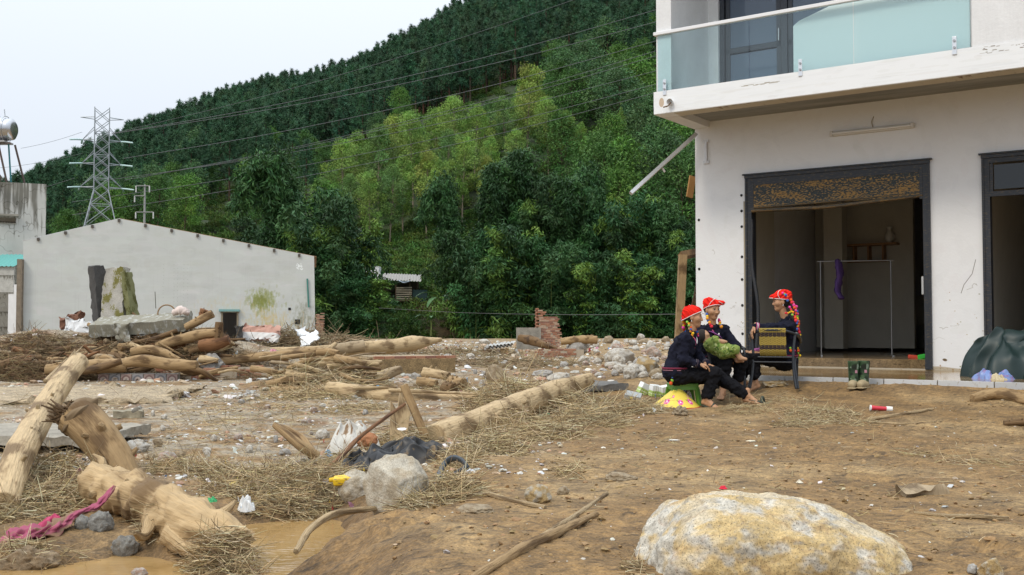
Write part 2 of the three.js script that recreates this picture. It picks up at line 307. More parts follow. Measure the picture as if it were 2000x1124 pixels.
{ // staircase inside
  const m = M({ color: C(0.62, 0.60, 0.55) }), st = new THREE.Group(); st.name = 'staircase'; house.add(st);
  for (let i = 0; i < 6; i++) mesh('step', box(0.24, 0.17, 1.0, 2.55 + i * 0.24, 1.25 + 0.085 + i * 0.17, -8.2), m, st);
  mesh('landing', box(1.2, 0.16, 1.2, 1.8, 1.2, -8.2), m, st); mesh('landing_wall', box(2.3, 0.5, 0.1, 2.35, 0.9, -7.58), m, st);
}
{ // terrace with its tiled edge and a film of muddy water
  const t = new THREE.Group(); t.name = 'terrace'; house.add(t);
  mesh('platform', boxUV(box(HW - 0.75, 0.5, 2.94, HW / 2 + 0.375, -0.266, 1.47)), M({ map: mudTex, color: C(0.5, 0.4, 0.26) }), t);
  const tileMats = [0.62, 0.55, 0.66].map(k => M({ color: C(k * 0.95, k * 0.97, k), roughness: 0.25, map: tex(128, 128, (u, v) => { const a = pf(u, v, 4, 4, 4), s = sst(0.0, 0.35, pf(u, v, 20, 3, 3, pn2) + 0.3 * (0.3 - v)); return mix3([0.93 + 0.03 * a, 0.93 + 0.03 * a, 0.92], [0.62, 0.53, 0.38], s * 0.75); }) }));
  for (let i = 0; i < 14; i++) mesh('tile', box(0.594, 0.22, 0.03, 1.06 + i * 0.605, -0.12, 2.957, 0, 0, 0, 0.004), tileMats[i % 3], t);
  const water = new THREE.PlaneGeometry(HW - 0.8, 2.92, 60, 20).rotateX(-Math.PI / 2).translate(HW / 2 + 0.37, -0.010, 1.47);
  const wt = tex(512, 256, (u, v) => { const a = pf(u, v, 8, 4, 5), k = sst(-0.1, 0.25, a); return mix3([0.56, 0.43, 0.25], [0.72, 0.62, 0.46], k); });
  mesh('water_film', water, MP({ map: wt, color: C(0.75, 0.75, 0.75), roughness: 0.09, bumpMap: plasterBump, bumpScale: 0.002 }), t);
}
{ // balcony slab with a recessed strip in its underside
  const slab = boxUV(box(HW + 0.03, ST - 3.952, 1.41, HW / 2 - 0.015, (ST + 3.952) / 2, 0.705));
  const t = (() => { const w = 2048, h = 128, cv = document.createElement('canvas'); cv.width = w; cv.height = h; const c = cv.getContext('2d'), r = mulberry(12); c.fillStyle = '#eceded'; c.fillRect(0, 0, w, h);
    for (let i = 0; i < 300; i++) { c.fillStyle = `rgba(140,130,115,${r() * 0.05})`; c.beginPath(); c.ellipse(r() * w, r() * h, 5 + r() * 60, 2 + r() * 8, 0, 0, 7); c.fill(); }
    for (let i = 0; i < 60; i++) { c.fillStyle = `rgba(80,66,48,${0.3 + r() * 0.5})`; c.fillRect(w * (0.5 + 0.14 * r()), h * (0.05 + 0.25 * r()), 2 + r() * 14, 1 + r() * 3); }
    c.fillStyle = 'rgba(120,105,80,.8)'; for (let i = 0; i < 9; i++) c.fillRect(300 + r() * 120, 32 + r() * 8, 14 + r() * 26, 2);
    c.fillStyle = 'rgba(150,100,50,.45)'; c.beginPath(); c.ellipse(34, 64, 9, 26, 0, 0, 7); c.fill();
    const q = new THREE.CanvasTexture(cv); q.colorSpace = THREE.SRGBColorSpace; return q; })();
  const sm = M({ map: t, color: C(0.93, 0.945, 0.96), roughness: 0.9 });
  const fr = box(HW + 0.034, ST - SL, 0.28, HW / 2 - 0.015, (ST + SL) / 2, 1.272, 0, 0, 0, 0.012), p = fr.attributes.position, uv = fr.attributes.uv; for (let i = 0; i < p.count; i++) uv.setXY(i, (p.getX(i) + 0.05) / 9.3, (p.getY(i) - SL) / 0.35);
  const stain = tex(1024, 128, (u, v) => { const k = sst(0.05, 0.3, pf(u, v, 24, 4, 4)), f = sst(0.1, 0.35, u) * sst(0.7, 0.45, u); return mix3([0.80, 0.77, 0.70], [0.36, 0.24, 0.13], k * 0.75 * f); });
  const under = boxUV(box(HW - 0.4, 0.006, 0.26, HW / 2 + 0.1, SL - 0.002, 1.262), 0.3);
  const b = hpart('balcony_slab', slab, whiteWall); mesh('edge_beam', fr, sm, b); mesh('edge_stain', under, M({ map: stain, color: C(0.9, 0.9, 0.9) }), b);
  mesh('side_beam', boxUV(box(0.27, 0.108, 1.13, 0.12, SL + 0.052, 0.568)), whiteWall, b);
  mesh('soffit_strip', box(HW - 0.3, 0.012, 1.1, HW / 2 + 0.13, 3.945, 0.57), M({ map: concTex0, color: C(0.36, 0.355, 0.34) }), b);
}
{ // upper floor
  const s = new THREE.Shape([[0.25, ST], [HW, ST], [HW, ROOF], [0.25, ROOF]].map(a => new THREE.Vector2(...a)));
  s.holes.push(new THREE.Path([[0.42, ST + 0.02], [2.7, ST + 0.02], [2.7, ST + 2.6], [0.42, ST + 2.6]].map(q => new THREE.Vector2(...q))));
  hpart('upper_wall', boxUV(new THREE.ExtrudeGeometry(s, { depth: 0.22, bevelEnabled: false }).translate(0, 0, -0.22)), whiteWall);
  hpart('upper_wall', boxUV(box(0.249, ROOF - ST, 1.37, 0.1245, (ROOF + ST) / 2, 0.685)), whiteWall);
  hpart('upper_wall', boxUV(box(HW - 4.52, ROOF - ST, 1.39, (HW + 4.52) / 2, (ROOF + ST) / 2, 0.702)), whiteWall);
  for (const x of [0.11, HW - 0.11]) hpart('upper_wall', boxUV(box(0.22, ROOF - 3.97, 9.6, x, (ROOF + 3.97) / 2, -5.03)), whiteWall);
  hpart('upper_wall', boxUV(box(HW, ROOF - 3.97, 0.2, HW / 2, (ROOF + 3.97) / 2, -9.94)), whiteWall);
  hpart('upper_floor', box(HW - 0.44, 0.2, 9.6, HW / 2, 4.08, -5.03), M({ color: C(0.3, 0.28, 0.25) }));
  hpart('roof', boxUV(box(HW + 0.3, 0.22, 11.8, HW / 2, ROOF + 0.11, -4.2)), whiteWall);
  const door = new THREE.Group(); door.name = 'balcony_door'; house.add(door);
  const dk = M({ color: C(0.035, 0.042, 0.055), roughness: 0.45 });
  for (const [x, w] of [[0.46, 0.08], [1.5, 0.1], [2.66, 0.08]]) mesh('door_frame', box(w, 2.6, 0.09, x, ST + 1.32, -0.1), dk, door);
  mesh('door_frame', box(2.12, 0.09, 0.09, 1.56, ST + 2.575, -0.1), dk, door);
  for (const [a, b] of [[0.52, 1.44], [1.56, 2.6]]) {
    const x = (a + b) / 2, w = b - a;
    mesh('rail', box(w, 0.1, 0.05, x, ST + 0.12, -0.1), dk, door); mesh('rail', box(w, 0.08, 0.05, x, ST + 0.86, -0.1), dk, door);
    const gl = M({ color: C(0.10, 0.135, 0.19), roughness: 0.06 });
    mesh('pane', box(w - 0.14, 0.62, 0.012, x, ST + 0.49, -0.1), gl, door); mesh('pane', box(w - 0.14, 1.6, 0.012, x, ST + 1.71, -0.1), gl, door);
    for (const e of [a + 0.035, b - 0.035]) mesh('stile', box(0.07, 2.46, 0.05, e, ST + 1.3, -0.1), dk, door);
  }
  mesh('handle', box(0.02, 0.2, 0.05, 1.42, ST + 1.0, -0.05, 0, 0, 0, 0.006), M({ color: C(0.5, 0.5, 0.5), metalness: 0.9, roughness: 0.35 }), door);
}
{ // glass railing
  const rl = new THREE.Group(); rl.name = 'glass_railing'; house.add(rl);
  const glass = MP({ color: C(0.86, 0.94, 0.95), transmission: 1, thickness: 0, roughness: 0.02, ior: 1.5 });
  for (const [a, b] of [[0.03, 1.5], [1.515, 3.0], [3.015, 4.5]]) mesh('glass_pane', box(b - a, 0.9, 0.012, (a + b) / 2, ST + 0.42, 1.388), glass, rl);
  const steel = M({ color: C(0.72, 0.73, 0.74), metalness: 0.85, roughness: 0.28 });
  mesh('hand_rail', box(4.56, 0.055, 0.07, 2.25, ST + 0.895, 1.388, 0, 0, 0, 0.01), M({ color: C(0.75, 0.76, 0.77), roughness: 0.35 }), rl);
  for (const x of [0.16, 2.27, 4.31]) { const b = mesh('bracket', box(0.055, 0.24, 0.012, x, ST + 0.05, 1.42, 0, 0, 0, 0.004), steel, rl); for (const y of [0.02, 0.11]) mesh('bolt', new THREE.CylinderGeometry(0.016, 0.018, 0.016, 12).rotateX(Math.PI / 2).translate(x, ST + y, 1.434), M({ color: C(0.4, 0.4, 0.4), metalness: 0.9, roughness: 0.3 }), b); }
}
{ // white board standing behind the glass
  const s = new THREE.Shape([[0, 0], [2.34, 0], [2.34, 1.12], [0.86, 0.98], [0.08, 0.74], [0.0, 0.68]].map(a => new THREE.Vector2(...a)));
  const b = boxUV(new THREE.ExtrudeGeometry(s, { depth: 0.03, bevelEnabled: true, bevelSize: 0.008, bevelThickness: 0.008, bevelSegments: 1 }));
  const o = solo('white_board', b, M({ color: C(0.8, 0.82, 0.82), roughness: 0.6 }), 'large white board standing behind the balcony glass', 'board');
  const p = house.localToWorld(V(2.13, ST + 0.01, 1.25)); house.updateMatrixWorld(); o.position.copy(house.localToWorld(V(2.13, ST + 0.012, 1.25))); o.rotation.y = house.rotation.y;
}
// the two doorways
function doorway(name, [a, b], muddy) {
  const d = new THREE.Group(); d.name = name; house.add(d); const w = b - a, xm = (a + b) / 2;
  for (const [x, s] of [[a, 1], [b, -1]]) { // jambs in three steps
    mesh('jamb', boxUV(box(0.075, DH, 0.03, x + s * 0.0375, DH / 2, 0.017)), navy, d); mesh('jamb', boxUV(box(0.03, DH, 0.03, x - s * 0.012, DH / 2 + 0.002, 0.03)), navy, d); mesh('jamb', boxUV(box(0.06, DH, 0.2, x + s * 0.03, DH / 2 - 0.002, -0.1)), navy, d);
  }
  mesh('head', boxUV(box(w + 0.06, 0.05, 0.05, xm, DH + 0.023, 0.028)), navy, d); mesh('head', boxUV(box(w - 0.152, 0.07, 0.03, xm, DH - 0.037, 0.017)), navy, d); mesh('cornice', boxUV(box(w + 0.12, 0.02, 0.07, xm, DH + 0.058, 0.038)), navy, d);
  const y0 = 2.45, y1 = DH - 0.075;
  if (muddy) {
    const g = box(w - 0.22, y1 - y0 - 0.06, 0.02, xm, (y0 + y1) / 2 + 0.01, 0.022); mesh('transom_panel', g, M({ map: mudPanelTex, roughness: 0.8 }), d);
    for (const [x, ww] of [[a + 0.095, 0.04], [b - 0.095, 0.04]]) mesh('transom_frame', boxUV(box(ww, y1 - y0, 0.05, x, (y0 + y1) / 2, 0.012)), navy, d);
    mesh('transom_frame', boxUV(box(w - 0.24, 0.045, 0.05, xm, y1 - 0.02, 0.014)), navy, d);
    const mt = M({ map: mudPanelTex, color: C(0.8, 0.8, 0.8), roughness: 0.8 }); // buckled lower rail
    mesh('buckled_rail', tube([V(a + 0.075, y0 - 0.01, 0.02), V(a + 0.6, y0 - 0.02, 0.03), V(a + 1.25, y0 - 0.035, 0.08), V(a + 1.9, y0 - 0.0, 0.05), V(b - 0.075, y0 + 0.05, 0.02)], [0.03], { n: 30, seg: 4, cap: 0.01 }), mt, d);
    mesh('buckled_rail', tube([V(a + 0.075, y0 + 0.035, 0.02), V(a + 1.1, y0 + 0.045, 0.03), V(b - 0.075, y0 + 0.09, 0.02)], [0.018], { n: 20, seg: 4, cap: 0.01 }), mt, d);
    mesh('bent_strip', tube([V(a + 0.1, 2.3, 0.07), V(a + 0.1, 1.6, 0.08), V(a + 0.2, 0.9, 0.1), V(a + 0.16, 0.05, 0.12)], [0.03], { n: 24, seg: 4, cap: 0.01 }), navy, d);
    mesh('stripped_jamb', boxUV(box(0.06, 2.6, 0.2, a - 0.035, 1.3, -0.09)), M({ map: plasterA, color: C(0.42, 0.37, 0.28) }), d);
    mesh('latch', box(0.03, 0.26, 0.04, b - 0.09, 1.2, 0.03, 0, 0, 0, 0.005), M({ color: C(0.5, 0.5, 0.48), metalness: 0.8, roughness: 0.4 }), d);
  } else {
    mesh('transom_pane', box(w - 0.26, 0.34, 0.012, xm, (y0 + y1) / 2 + 0.02, 0.0), M({ color: C(0.02, 0.025, 0.03), roughness: 0.08 }), d);
    mesh('transom_frame', boxUV(box(w - 0.152, 0.07, 0.05, xm, y0, 0.012)), navy, d); mesh('transom_frame', boxUV(box(0.04, 0.42, 0.045, a + 0.1, (y0 + y1) / 2, 0.012)), navy, d);
  }
  return d;
}
doorway('doorway', D1, true); doorway('doorway', D2, false);
{ // anchor holes left of the doorway and on the corner
  const hole = M({ color: C(0.012, 0.012, 0.012) }), g = new THREE.SphereGeometry(0.022, 8, 6).scale(1, 1, 0.5);
  for (const y of [0.5, 0.95, 1.36, 1.72, 2.2, 2.45, 2.7]) mesh('anchor_hole', g, hole, house).position.set(D1[0] - 0.1, y, 0.004);
  for (const y of [0.7, 1.55, 2.35]) mesh('anchor_hole', g, hole, house).position.set(0.06, y, 0.004);
  const br = M({ color: C(0.6, 0.6, 0.6), metalness: 0.5, roughness: 0.5 });
  mesh('wall_bracket', box(0.04, 0.34, 0.03, 0.2, 3.45, 0.016, 0, 0, 0, 0.005), br, house); mesh('wall_bracket', box(0.1, 0.05, 0.02, 0.2, 3.62, 0.012, 0, 0, 0, 0.005), br, house); mesh('wall_bracket', box(0.1, 0.05, 0.02, 0.2, 3.28, 0.012, 0, 0, 0, 0.005), br, house);
  const li = thing('tube_light', 'unlit white tube lamp fixed above the muddy doorway', 'lamp'); house.updateMatrixWorld(); li.position.copy(house.localToWorld(V(2.85, 3.52, 0.0))); li.rotation.y = house.rotation.y;
  mesh('housing', box(1.22, 0.07, 0.05, 0, 0, 0.028, 0, 0, 0, 0.01), M({ color: C(0.6, 0.58, 0.53), roughness: 0.5 }), li); mesh('tube', new THREE.CylinderGeometry(0.016, 0.016, 1.14, 10).rotateZ(Math.PI / 2).translate(0, 0, 0.072), M({ color: C(0.7, 0.7, 0.68), roughness: 0.3 }), li);
  for (const x of [-0.59, 0.59]) mesh('end_cap', box(0.045, 0.075, 0.07, x, 0, 0.05, 0, 0, 0, 0.01), M({ color: C(0.62, 0.6, 0.56) }), li);
  mesh('cord', tube([V(0.02, 0.03, 0.012), V(0.0, 0.12, 0.015), V(0.03, 0.2, 0.012)], [0.006], { n: 10, seg: 5 }), M({ color: C(0.35, 0.28, 0.16) }), li);
  const sc = thing('broken_wall_fixture', 'broken pale fixture with rusty hook on the balcony corner', 'fixture'); sc.position.copy(house.localToWorld(V(0.27, 4.0, 1.412))); sc.rotation.y = house.rotation.y;
  mesh('cup', new THREE.CylinderGeometry(0.05, 0.035, 0.07, 12, 1, true).rotateX(Math.PI / 2).translate(0, 0, 0.035), M({ color: C(0.65, 0.64, 0.62), side: THREE.DoubleSide }), sc); mesh('hook', tube([V(0, 0, 0.02), V(-0.02, -0.06, 0.08), V(-0.1, -0.07, 0.07)], [0.01], { n: 10, seg: 6 }), M({ color: C(0.16, 0.1, 0.06) }), sc);
  const pp = thing('steel_strut', 'bent square steel strut hanging off the white house corner', 'strut'); // at about the depth of the corner
  const a = P(1360, 262, 16.95), b = P(1232, 378, 16.2); mesh('tube', bar(b, a, 0.055), M({ color: C(0.55, 0.56, 0.57), metalness: 0.6, roughness: 0.4 }), pp); const c = a.clone().lerp(b, 0.55); mesh('clip', bar(c, c.clone().add(V(0.06, -0.1, 0.02)), 0.03, 0.01), M({ color: C(0.6, 0.6, 0.58), metalness: 0.6, roughness: 0.4 }), pp);
}
{ // things in the room
  const put = (o, x, y, z, r = 0) => { o.position.copy(house.localToWorld(V(x, y, z))); o.rotation.y = house.rotation.y + r; return o; };
  const sh = thing('wall_shelf', 'wooden wall shelf with pigeonholes inside the dim room', 'shelf'); put(sh, 1.2, 2.05, -5.0);
  const wd = M({ color: C(0.33, 0.17, 0.07), roughness: 0.5 }); mesh('board', box(1.4, 0.04, 0.26, 0, 0.16, 0), wd, sh); mesh('board', box(1.2, 0.03, 0.22, -0.1, -0.16, 0), wd, sh); for (let i = 0; i < 5; i++) mesh('divider', box(0.03, 0.3, 0.2, -0.68 + i * 0.28, 0, 0), wd, sh);
  const vs = thing('vase', 'white vase standing on the wall shelf in the room', 'vase'); put(vs, 1.75, 2.24, -4.98); mesh('body', new THREE.LatheGeometry([[0.04, 0], [0.08, 0.05], [0.09, 0.14], [0.05, 0.2], [0.035, 0.25], [0.055, 0.3]].map(a => new THREE.Vector2(...a)), 18), M({ color: C(0.7, 0.7, 0.66), roughness: 0.3, side: THREE.DoubleSide }), vs);
  const po = solo('poster', box(0.6, 0.9, 0.02), M({ color: C(0.045, 0.04, 0.035) }), 'dark framed poster on the room wall beside the shelf', 'poster'); put(po, 2.6, 2.05, -9.8);
  const rk = thing('clothes_rack', 'thin metal clothes rack standing inside the open room', 'rack'); put(rk, 2.1, 0.14, -1.6, 0.35);
  const mt = M({ color: C(0.3, 0.3, 0.3), metalness: 0.8, roughness: 0.4 }); for (const x of [-0.55, 0.55]) { mesh('post', rod(V(x, 0, 0), V(x, 1.55, 0), 0.012), mt, rk); mesh('foot', box(0.03, 0.025, 0.46, x, 0.0, 0), mt, rk); } mesh('top_bar', rod(V(-0.6, 1.55, 0), V(0.6, 1.55, 0), 0.012), mt, rk);
  const cl = solo('hanging_cloth', tube([V(0, 0, 0), V(0.03, -0.25, 0.02), V(-0.01, -0.5, 0), V(0.05, -0.62, 0.02)], [0.1, 0.13, 0.11, 0.09], { n: 16, seg: 12, lump: 0.5, lf: 9, flat: 0.4 }), M({ color: C(0.10, 0.05, 0.2) }), 'purple cloth hanging from the clothes rack', 'cloth'); put(cl, 1.85, 1.7, -1.5);
  const bs = thing('plastic_basin', 'red plastic basin on the wet floor of the dim room', 'basin'); put(bs, 3.55, 0.14, -2.9); mesh('body', new THREE.LatheGeometry([[0, 0], [0.2, 0], [0.28, 0.17], [0.31, 0.175], [0.31, 0.185], [0.275, 0.18], [0.19, 0.015], [0, 0.015]].map(a => new THREE.Vector2(...a)), 28), M({ color: C(0.5, 0.02, 0.05), roughness: 0.35, side: THREE.DoubleSide }), bs); mesh('rim', new THREE.TorusGeometry(0.3, 0.012, 6, 28).rotateX(Math.PI / 2).translate(0, 0.182, 0), M({ color: C(0.5, 0.02, 0.05), roughness: 0.35 }), bs);
  const du = thing('plastic_broom', 'green and red plastic broom head lying by the doorway jamb', 'broom'); put(du, 3.36, 0.17, -0.9); mesh('head', box(0.26, 0.07, 0.12, 0, 0, 0, 0, 0.3, 0.2, 0.02), M({ color: C(0.03, 0.4, 0.04) }), du); mesh('bristles', box(0.16, 0.06, 0.14, -0.19, -0.02, 0, 0, 0.3, -0.1, 0.02), M({ color: C(0.5, 0.06, 0.03) }), du); mesh('handle', rod(V(0.1, 0.02, 0), V(0.19, 0.6, 0.02), 0.012), M({ color: C(0.6, 0.6, 0.58) }), du);
}
// ---------- vegetation ----------
class Leaves { // many small leaf faces in one geometry, coloured leaf by leaf
  constructor() { this.p = []; this.c = []; this.n = []; }
  leaf(o, dir, side, len, wid, col) { // a kite of two faces
    const m = o.clone().addScaledVector(dir, len * 0.45), t = o.clone().addScaledVector(dir, len), a = m.clone().addScaledVector(side, wid / 2), b = m.clone().addScaledVector(side, -wid / 2);
    this.p.push(o.x, o.y, o.z, a.x, a.y, a.z, b.x, b.y, b.z, a.x, a.y, a.z, t.x, t.y, t.z, b.x, b.y, b.z); for (let i = 0; i < 6; i++) this.c.push(...col);
  }
  blade(o, dir, side, len, wid, col) { const a = o.clone().addScaledVector(side, wid / 2), b = o.clone().addScaledVector(side, -wid / 2), t = o.clone().addScaledVector(dir, len); this.p.push(a.x, a.y, a.z, t.x, t.y, t.z, b.x, b.y, b.z); for (let i = 0; i < 3; i++) this.c.push(...col); }
  geo() { return geoFrom(this.p, null, null, this.c); }
}
const rdir = (r = R) => { const z = r() * 2 - 1, a = r() * Math.PI * 2, s = Math.sqrt(1 - z * z); return V(s * Math.cos(a), z, s * Math.sin(a)); };
const leafMat = MP({ vertexColors: true, roughness: 0.75, side: THREE.DoubleSide, transmission: 0.22, thickness: 0, specularIntensity: 0.35 });
const bambooMat = MP({ vertexColors: true, roughness: 0.6, side: THREE.DoubleSide, specularIntensity: 0.5 });
const needleMat = M({ vertexColors: true, roughness: 0.85, side: THREE.DoubleSide });
const barkTex = tex(128, 512, (u, v) => { const k = 0.55 + 0.3 * pf(u, v, 8, 14, 4) + 0.15 * pf(u, v, 30, 10, 2, pn2); return [k, k * 0.95, k * 0.88]; });
const paleBark = M({ map: barkTex, color: C(0.85, 0.78, 0.66) }), darkBark = M({ map: barkTex, color: C(0.26, 0.17, 0.12) }), culmMat = M({ color: C(0.12, 0.17, 0.04), roughness: 0.5 });
const vary = (c, k, r = R) => { const m = 1 + (r() - 0.5) * 2 * k; return [c[0] * m * (1 + (r() - 0.5) * k), c[1] * m, c[2] * m * (1 + (r() - 0.5) * k)]; };

function pineGeo(seed) {
  const r = mulberry(seed), L = new Leaves(), H = 12, tr = [tube([V(0, -0.6, 0), V(0.1 * (r() - 0.5), H * 0.5, 0.1), V(0, H * 0.97, 0)], [0.2, 0.15, 0.04], { n: 6, seg: 6, cap: 0 })];
  for (let i = 0; i < 46; i++) {
    const f = 0.30 + 0.70 * Math.pow(i / 45, 0.9), y = H * f, a = i * 2.4 + r(), reach = (1 - Math.pow(f, 1.7)) * 2.8 + 0.16, len = reach * (0.7 + 0.5 * r());
    const out = V(Math.cos(a), 0.15 + 0.55 * f, Math.sin(a)).normalize(), base = V(0, y * 0.985, 0);
    if (i % 3 === 0 && f < 0.8) tr.push(tube([base, base.clone().addScaledVector(out, len)], [0.05, 0.02], { n: 1, seg: 4, cap: 0 }));
    const nt = 2 + Math.round(len * 2.6), tone = vary([0.040, 0.108, 0.048], 0.3, r);
    for (let k = 0; k < nt; k++) {
      const o = base.clone().addScaledVector(out, len * (0.35 + 0.65 * (k + r()) / nt)).add(rdir(r).multiplyScalar(0.32)), up = out.clone().add(V(0, 0.7, 0)).normalize(), col = vary(tone, 0.2, r);
      for (let m = 0; m < 11; m++) { const d = up.clone().multiplyScalar(0.75).add(rdir(r)).normalize(), s = d.clone().cross(rdir(r)).normalize(); L.blade(o, d, s, (0.42 + 0.35 * r()) * (f > 0.93 ? 1.4 : 1), 0.12, col); }
    }
  }
  return [merge(tr), L.geo()];
}
function broadGeo(seed, { H = 20, bare = 0.42, wide = 3.2, blobs = 16, tone = [0.10, 0.17, 0.04], vr = 0.3, leaf = 0.42, dens = 420, droop = 0.5, lean = 0.6, blob = 1.55 }) {
  const r = mulberry(seed), L = new Leaves(), tr = [], lx = (r() - 0.5) * lean * 2, lz = (r() - 0.5) * lean * 2;
  const T = [V(0, -0.8, 0), V(lx * 0.4, H * 0.35, lz * 0.3), V(lx, H * 0.7, lz), V(lx * 0.8, H * 0.96, lz * 0.9)], c = curve(T);
  tr.push(tube(T, [0.2 * H / 20, 0.16 * H / 20, 0.1 * H / 20, 0.03], { n: 10, seg: 6, cap: 0 }));
  for (let i = 0; i < blobs; i++) {
    const f = bare + (1 - bare) * Math.pow((i + 0.5) / blobs, 0.85), stem = c.getPointAt(Math.min(1, f)), a = i * 2.399 + r() * 0.9, prof = Math.sin(Math.PI * clamp(0.16 + 0.84 * (f - bare) / (1 - bare) * 0.92)), reach = wide * prof * (0.35 + 0.75 * r());
    const ctr = stem.clone().add(V(Math.cos(a) * reach, 0.3 + 0.25 * reach, Math.sin(a) * reach)), rad = blob * (0.65 + 0.6 * r()) * (0.75 + 0.4 * prof);
    tr.push(tube([c.getPointAt(Math.max(0.05, f - 0.14)), stem.clone().lerp(ctr, 0.5).add(V(0, -0.3, 0)), ctr], [0.055 * H / 20, 0.035, 0.015], { n: 4, seg: 4, cap: 0 }));
    const bt = vary(tone, vr, r);
    for (let k = 0; k < dens; k++) {
      const n = rdir(r), q = Math.pow(r(), 0.42), o = ctr.clone().add(V(n.x * rad * q, n.y * rad * 0.85 * q, n.z * rad * q)), w = noise(o.x * 1.3, o.y * 1.3, o.z * 1.3 + seed);
      if (w < -0.08) continue;
      const d = rdir(r).multiplyScalar(0.9).add(V(0, -droop, 0)).addScaledVector(n, 0.5).normalize(), s = d.clone().cross(rdir(r)).normalize();
      L.leaf(o, d, s, leaf * (0.7 + 0.6 * r()), leaf * 0.36, vary(bt, 0.22, r));
    }
  }
  return [merge(tr), L.geo()];
}
function bambooGeo(seed, { H = 17, culms = 14, spread = 3, nod = 1, skirt = 12, dir = null, fat = 1 }) {
  const r = mulberry(seed), L = new Leaves(), tr = [];
  for (let i = 0; i < culms + skirt; i++) {
    const sk = i >= culms, h = sk ? H * (0.22 + 0.38 * r()) : dir !== null ? H * (0.84 + 0.16 * r()) : H * (0.62 + 0.38 * Math.pow(r(), 0.8)), a = dir !== null && !sk ? dir + (r() - 0.5) * 1.1 : r() * 6.283, b0 = 0.9 * Math.sqrt(r()), o = (sk ? 1.1 : 1) * spread * (0.3 + 0.7 * r()), ca = Math.cos(a), sa = Math.sin(a), hn = nod * (0.8 + 0.5 * r());
    const B = V(ca * b0, -0.5, sa * b0), pt = (f, y) => V(B.x + ca * o * f, y * h, B.z + sa * o * f), c = curve([B, pt(0.1, 0.45), pt(0.32, 0.8), pt(0.62, 0.97), pt(0.62 + 0.3 * hn, 1.0 - 0.05 * hn), pt(0.62 + 0.5 * hn, 1 - 0.16 * hn)]);
    if (!sk && i % 2 === 0) tr.push(tube(c.getPoints(8), [0.055, 0.05, 0.03, 0.012], { n: 10, seg: 5, cap: 0 }));
    const n = Math.round(h * 8.5), tone = dir === null && r() < 0.14 ? vary([0.085, 0.165, 0.03], 0.3, r) : vary([0.028, 0.080, 0.022], 0.4, r);
    for (let k = 0; k < n; k++) {
      const f = (sk ? 0.2 : 0.28) + (sk ? 0.8 : 0.72) * (k + r()) / n, wdt = fat * (0.85 * Math.sin(Math.PI * clamp(f * 0.9)) + 0.3), q = c.getPointAt(Math.min(1, f)).add(rdir(r).multiplyScalar(wdt * (0.25 + 0.75 * r()))), t2 = vary(tone, 0.25, r), hd = V(r() - 0.5, -0.35, r() - 0.5);
      for (let m = 0; m < 9; m++) { const d = rdir(r).multiplyScalar(0.75).add(hd).add(V(0, -0.45, 0)).normalize(), s = d.clone().cross(rdir(r)).normalize(); L.leaf(q.clone().add(rdir(r).multiplyScalar(0.28)), d, s, 0.40 + 0.3 * r(), 0.12, vary(t2, 0.15, r)); }
    }
  }
  return [merge(tr), L.geo()];
}
function plantTree(name, gs, bark, lm, label, cat, group, pos, s, turn, sy = s) {
  const t = thing(name, label, cat, group); mesh(name === 'bamboo_clump' ? 'culms' : 'trunk', gs[0], bark, t); mesh(name === 'bamboo_clump' ? 'foliage' : 'crown', gs[1], lm, t);
  t.position.copy(pos); t.rotation.y = turn; t.scale.set(s, sy, s); return t;
}
const hp = (px, D) => { const x = (px - 1000) / FPX * D; return V(x, hh(x, D), -D); };
const topY = (py, D) => P(1000, py, D).y;

{ // pine plantation over the whole hill: the ones that show largest stand singly, the far rest is one wood
  const pines = [101, 102, 103, 104, 105].map(pineGeo), spots = []; R = mulberry(77);
  for (let d = 168; d < 400; d += 3.7) for (let x = -225; x < 80; x += 3.7) {
    const X = x + rnd(-1.9, 1.9), D = d + rnd(-1.9, 1.9), px = 1000 + X / D * FPX; if (px < -50 || px > 1390) continue;
    if (D < 205 && px > 600 && px < 1130 ) continue; if (D < 186 && px > 1090) continue; if (D < 190 && px < 640 && R() < 0.55) continue; if (R() < 0.07) continue;
    spots.push([X, D, rnd(0.72, 1.15), R() * 6.28, Math.floor(R() * 5)]);
  }
  spots.sort((a, b) => a[1] - b[1]);
  const seen = spots.filter(s => { const px = 1000 + s[0] / s[1] * FPX; return !(px > 640 && px < 1130 && s[1] < 245); }).slice(0, 290), set = new Set(seen), protos = [];
  for (const [X, D, s, t, k] of seen) {
    const pos = V(X, hh(X, D) - 0.2, -D);
    if (!protos[k]) protos[k] = plantTree('pine_tree', pines[k], darkBark, needleMat, 'dark green pine tree standing on the lower slope of the wooded hill', 'tree', 'pines on the lower hillside', pos, s, t);
    else { const c = copyOf(protos[k]); c.position.copy(pos); c.rotation.y = t; c.scale.setScalar(s); }
  }
  const rest = spots.filter(s => !set.has(s)), m4 = new THREE.Matrix4(), wood = new THREE.Group(); wood.name = numbered('pine_wood'); scene.add(wood); tag(wood, 'dense dark pine wood covering the upper hillside up to the ridge', 'wood', null, 'stuff');
  for (let k = 0; k < 5; k++) { const mine = rest.filter(s => s[4] === k);
    [[pines[k][0], darkBark, 'trunks'], [pines[k][1], needleMat, 'crowns']].forEach(([g, m, n]) => { const im = new THREE.InstancedMesh(g, m, mine.length); im.name = n; im.userData.kind = 'stuff'; im.castShadow = im.receiveShadow = true;
      mine.forEach(([X, D, s, t], i) => { m4.compose(V(X, hh(X, D) - 0.2, -D), new THREE.Quaternion().setFromAxisAngle(V(0, 1, 0), t), V(s, s, s)); im.setMatrixAt(i, m4); const r = mulberry(i * 7 + k), v = 0.7 + 0.6 * r(); im.setColorAt(i, C(v * (0.8 + 0.5 * r()), v, v * (0.9 + 0.25 * r()))); }); wood.add(im); }); }
}
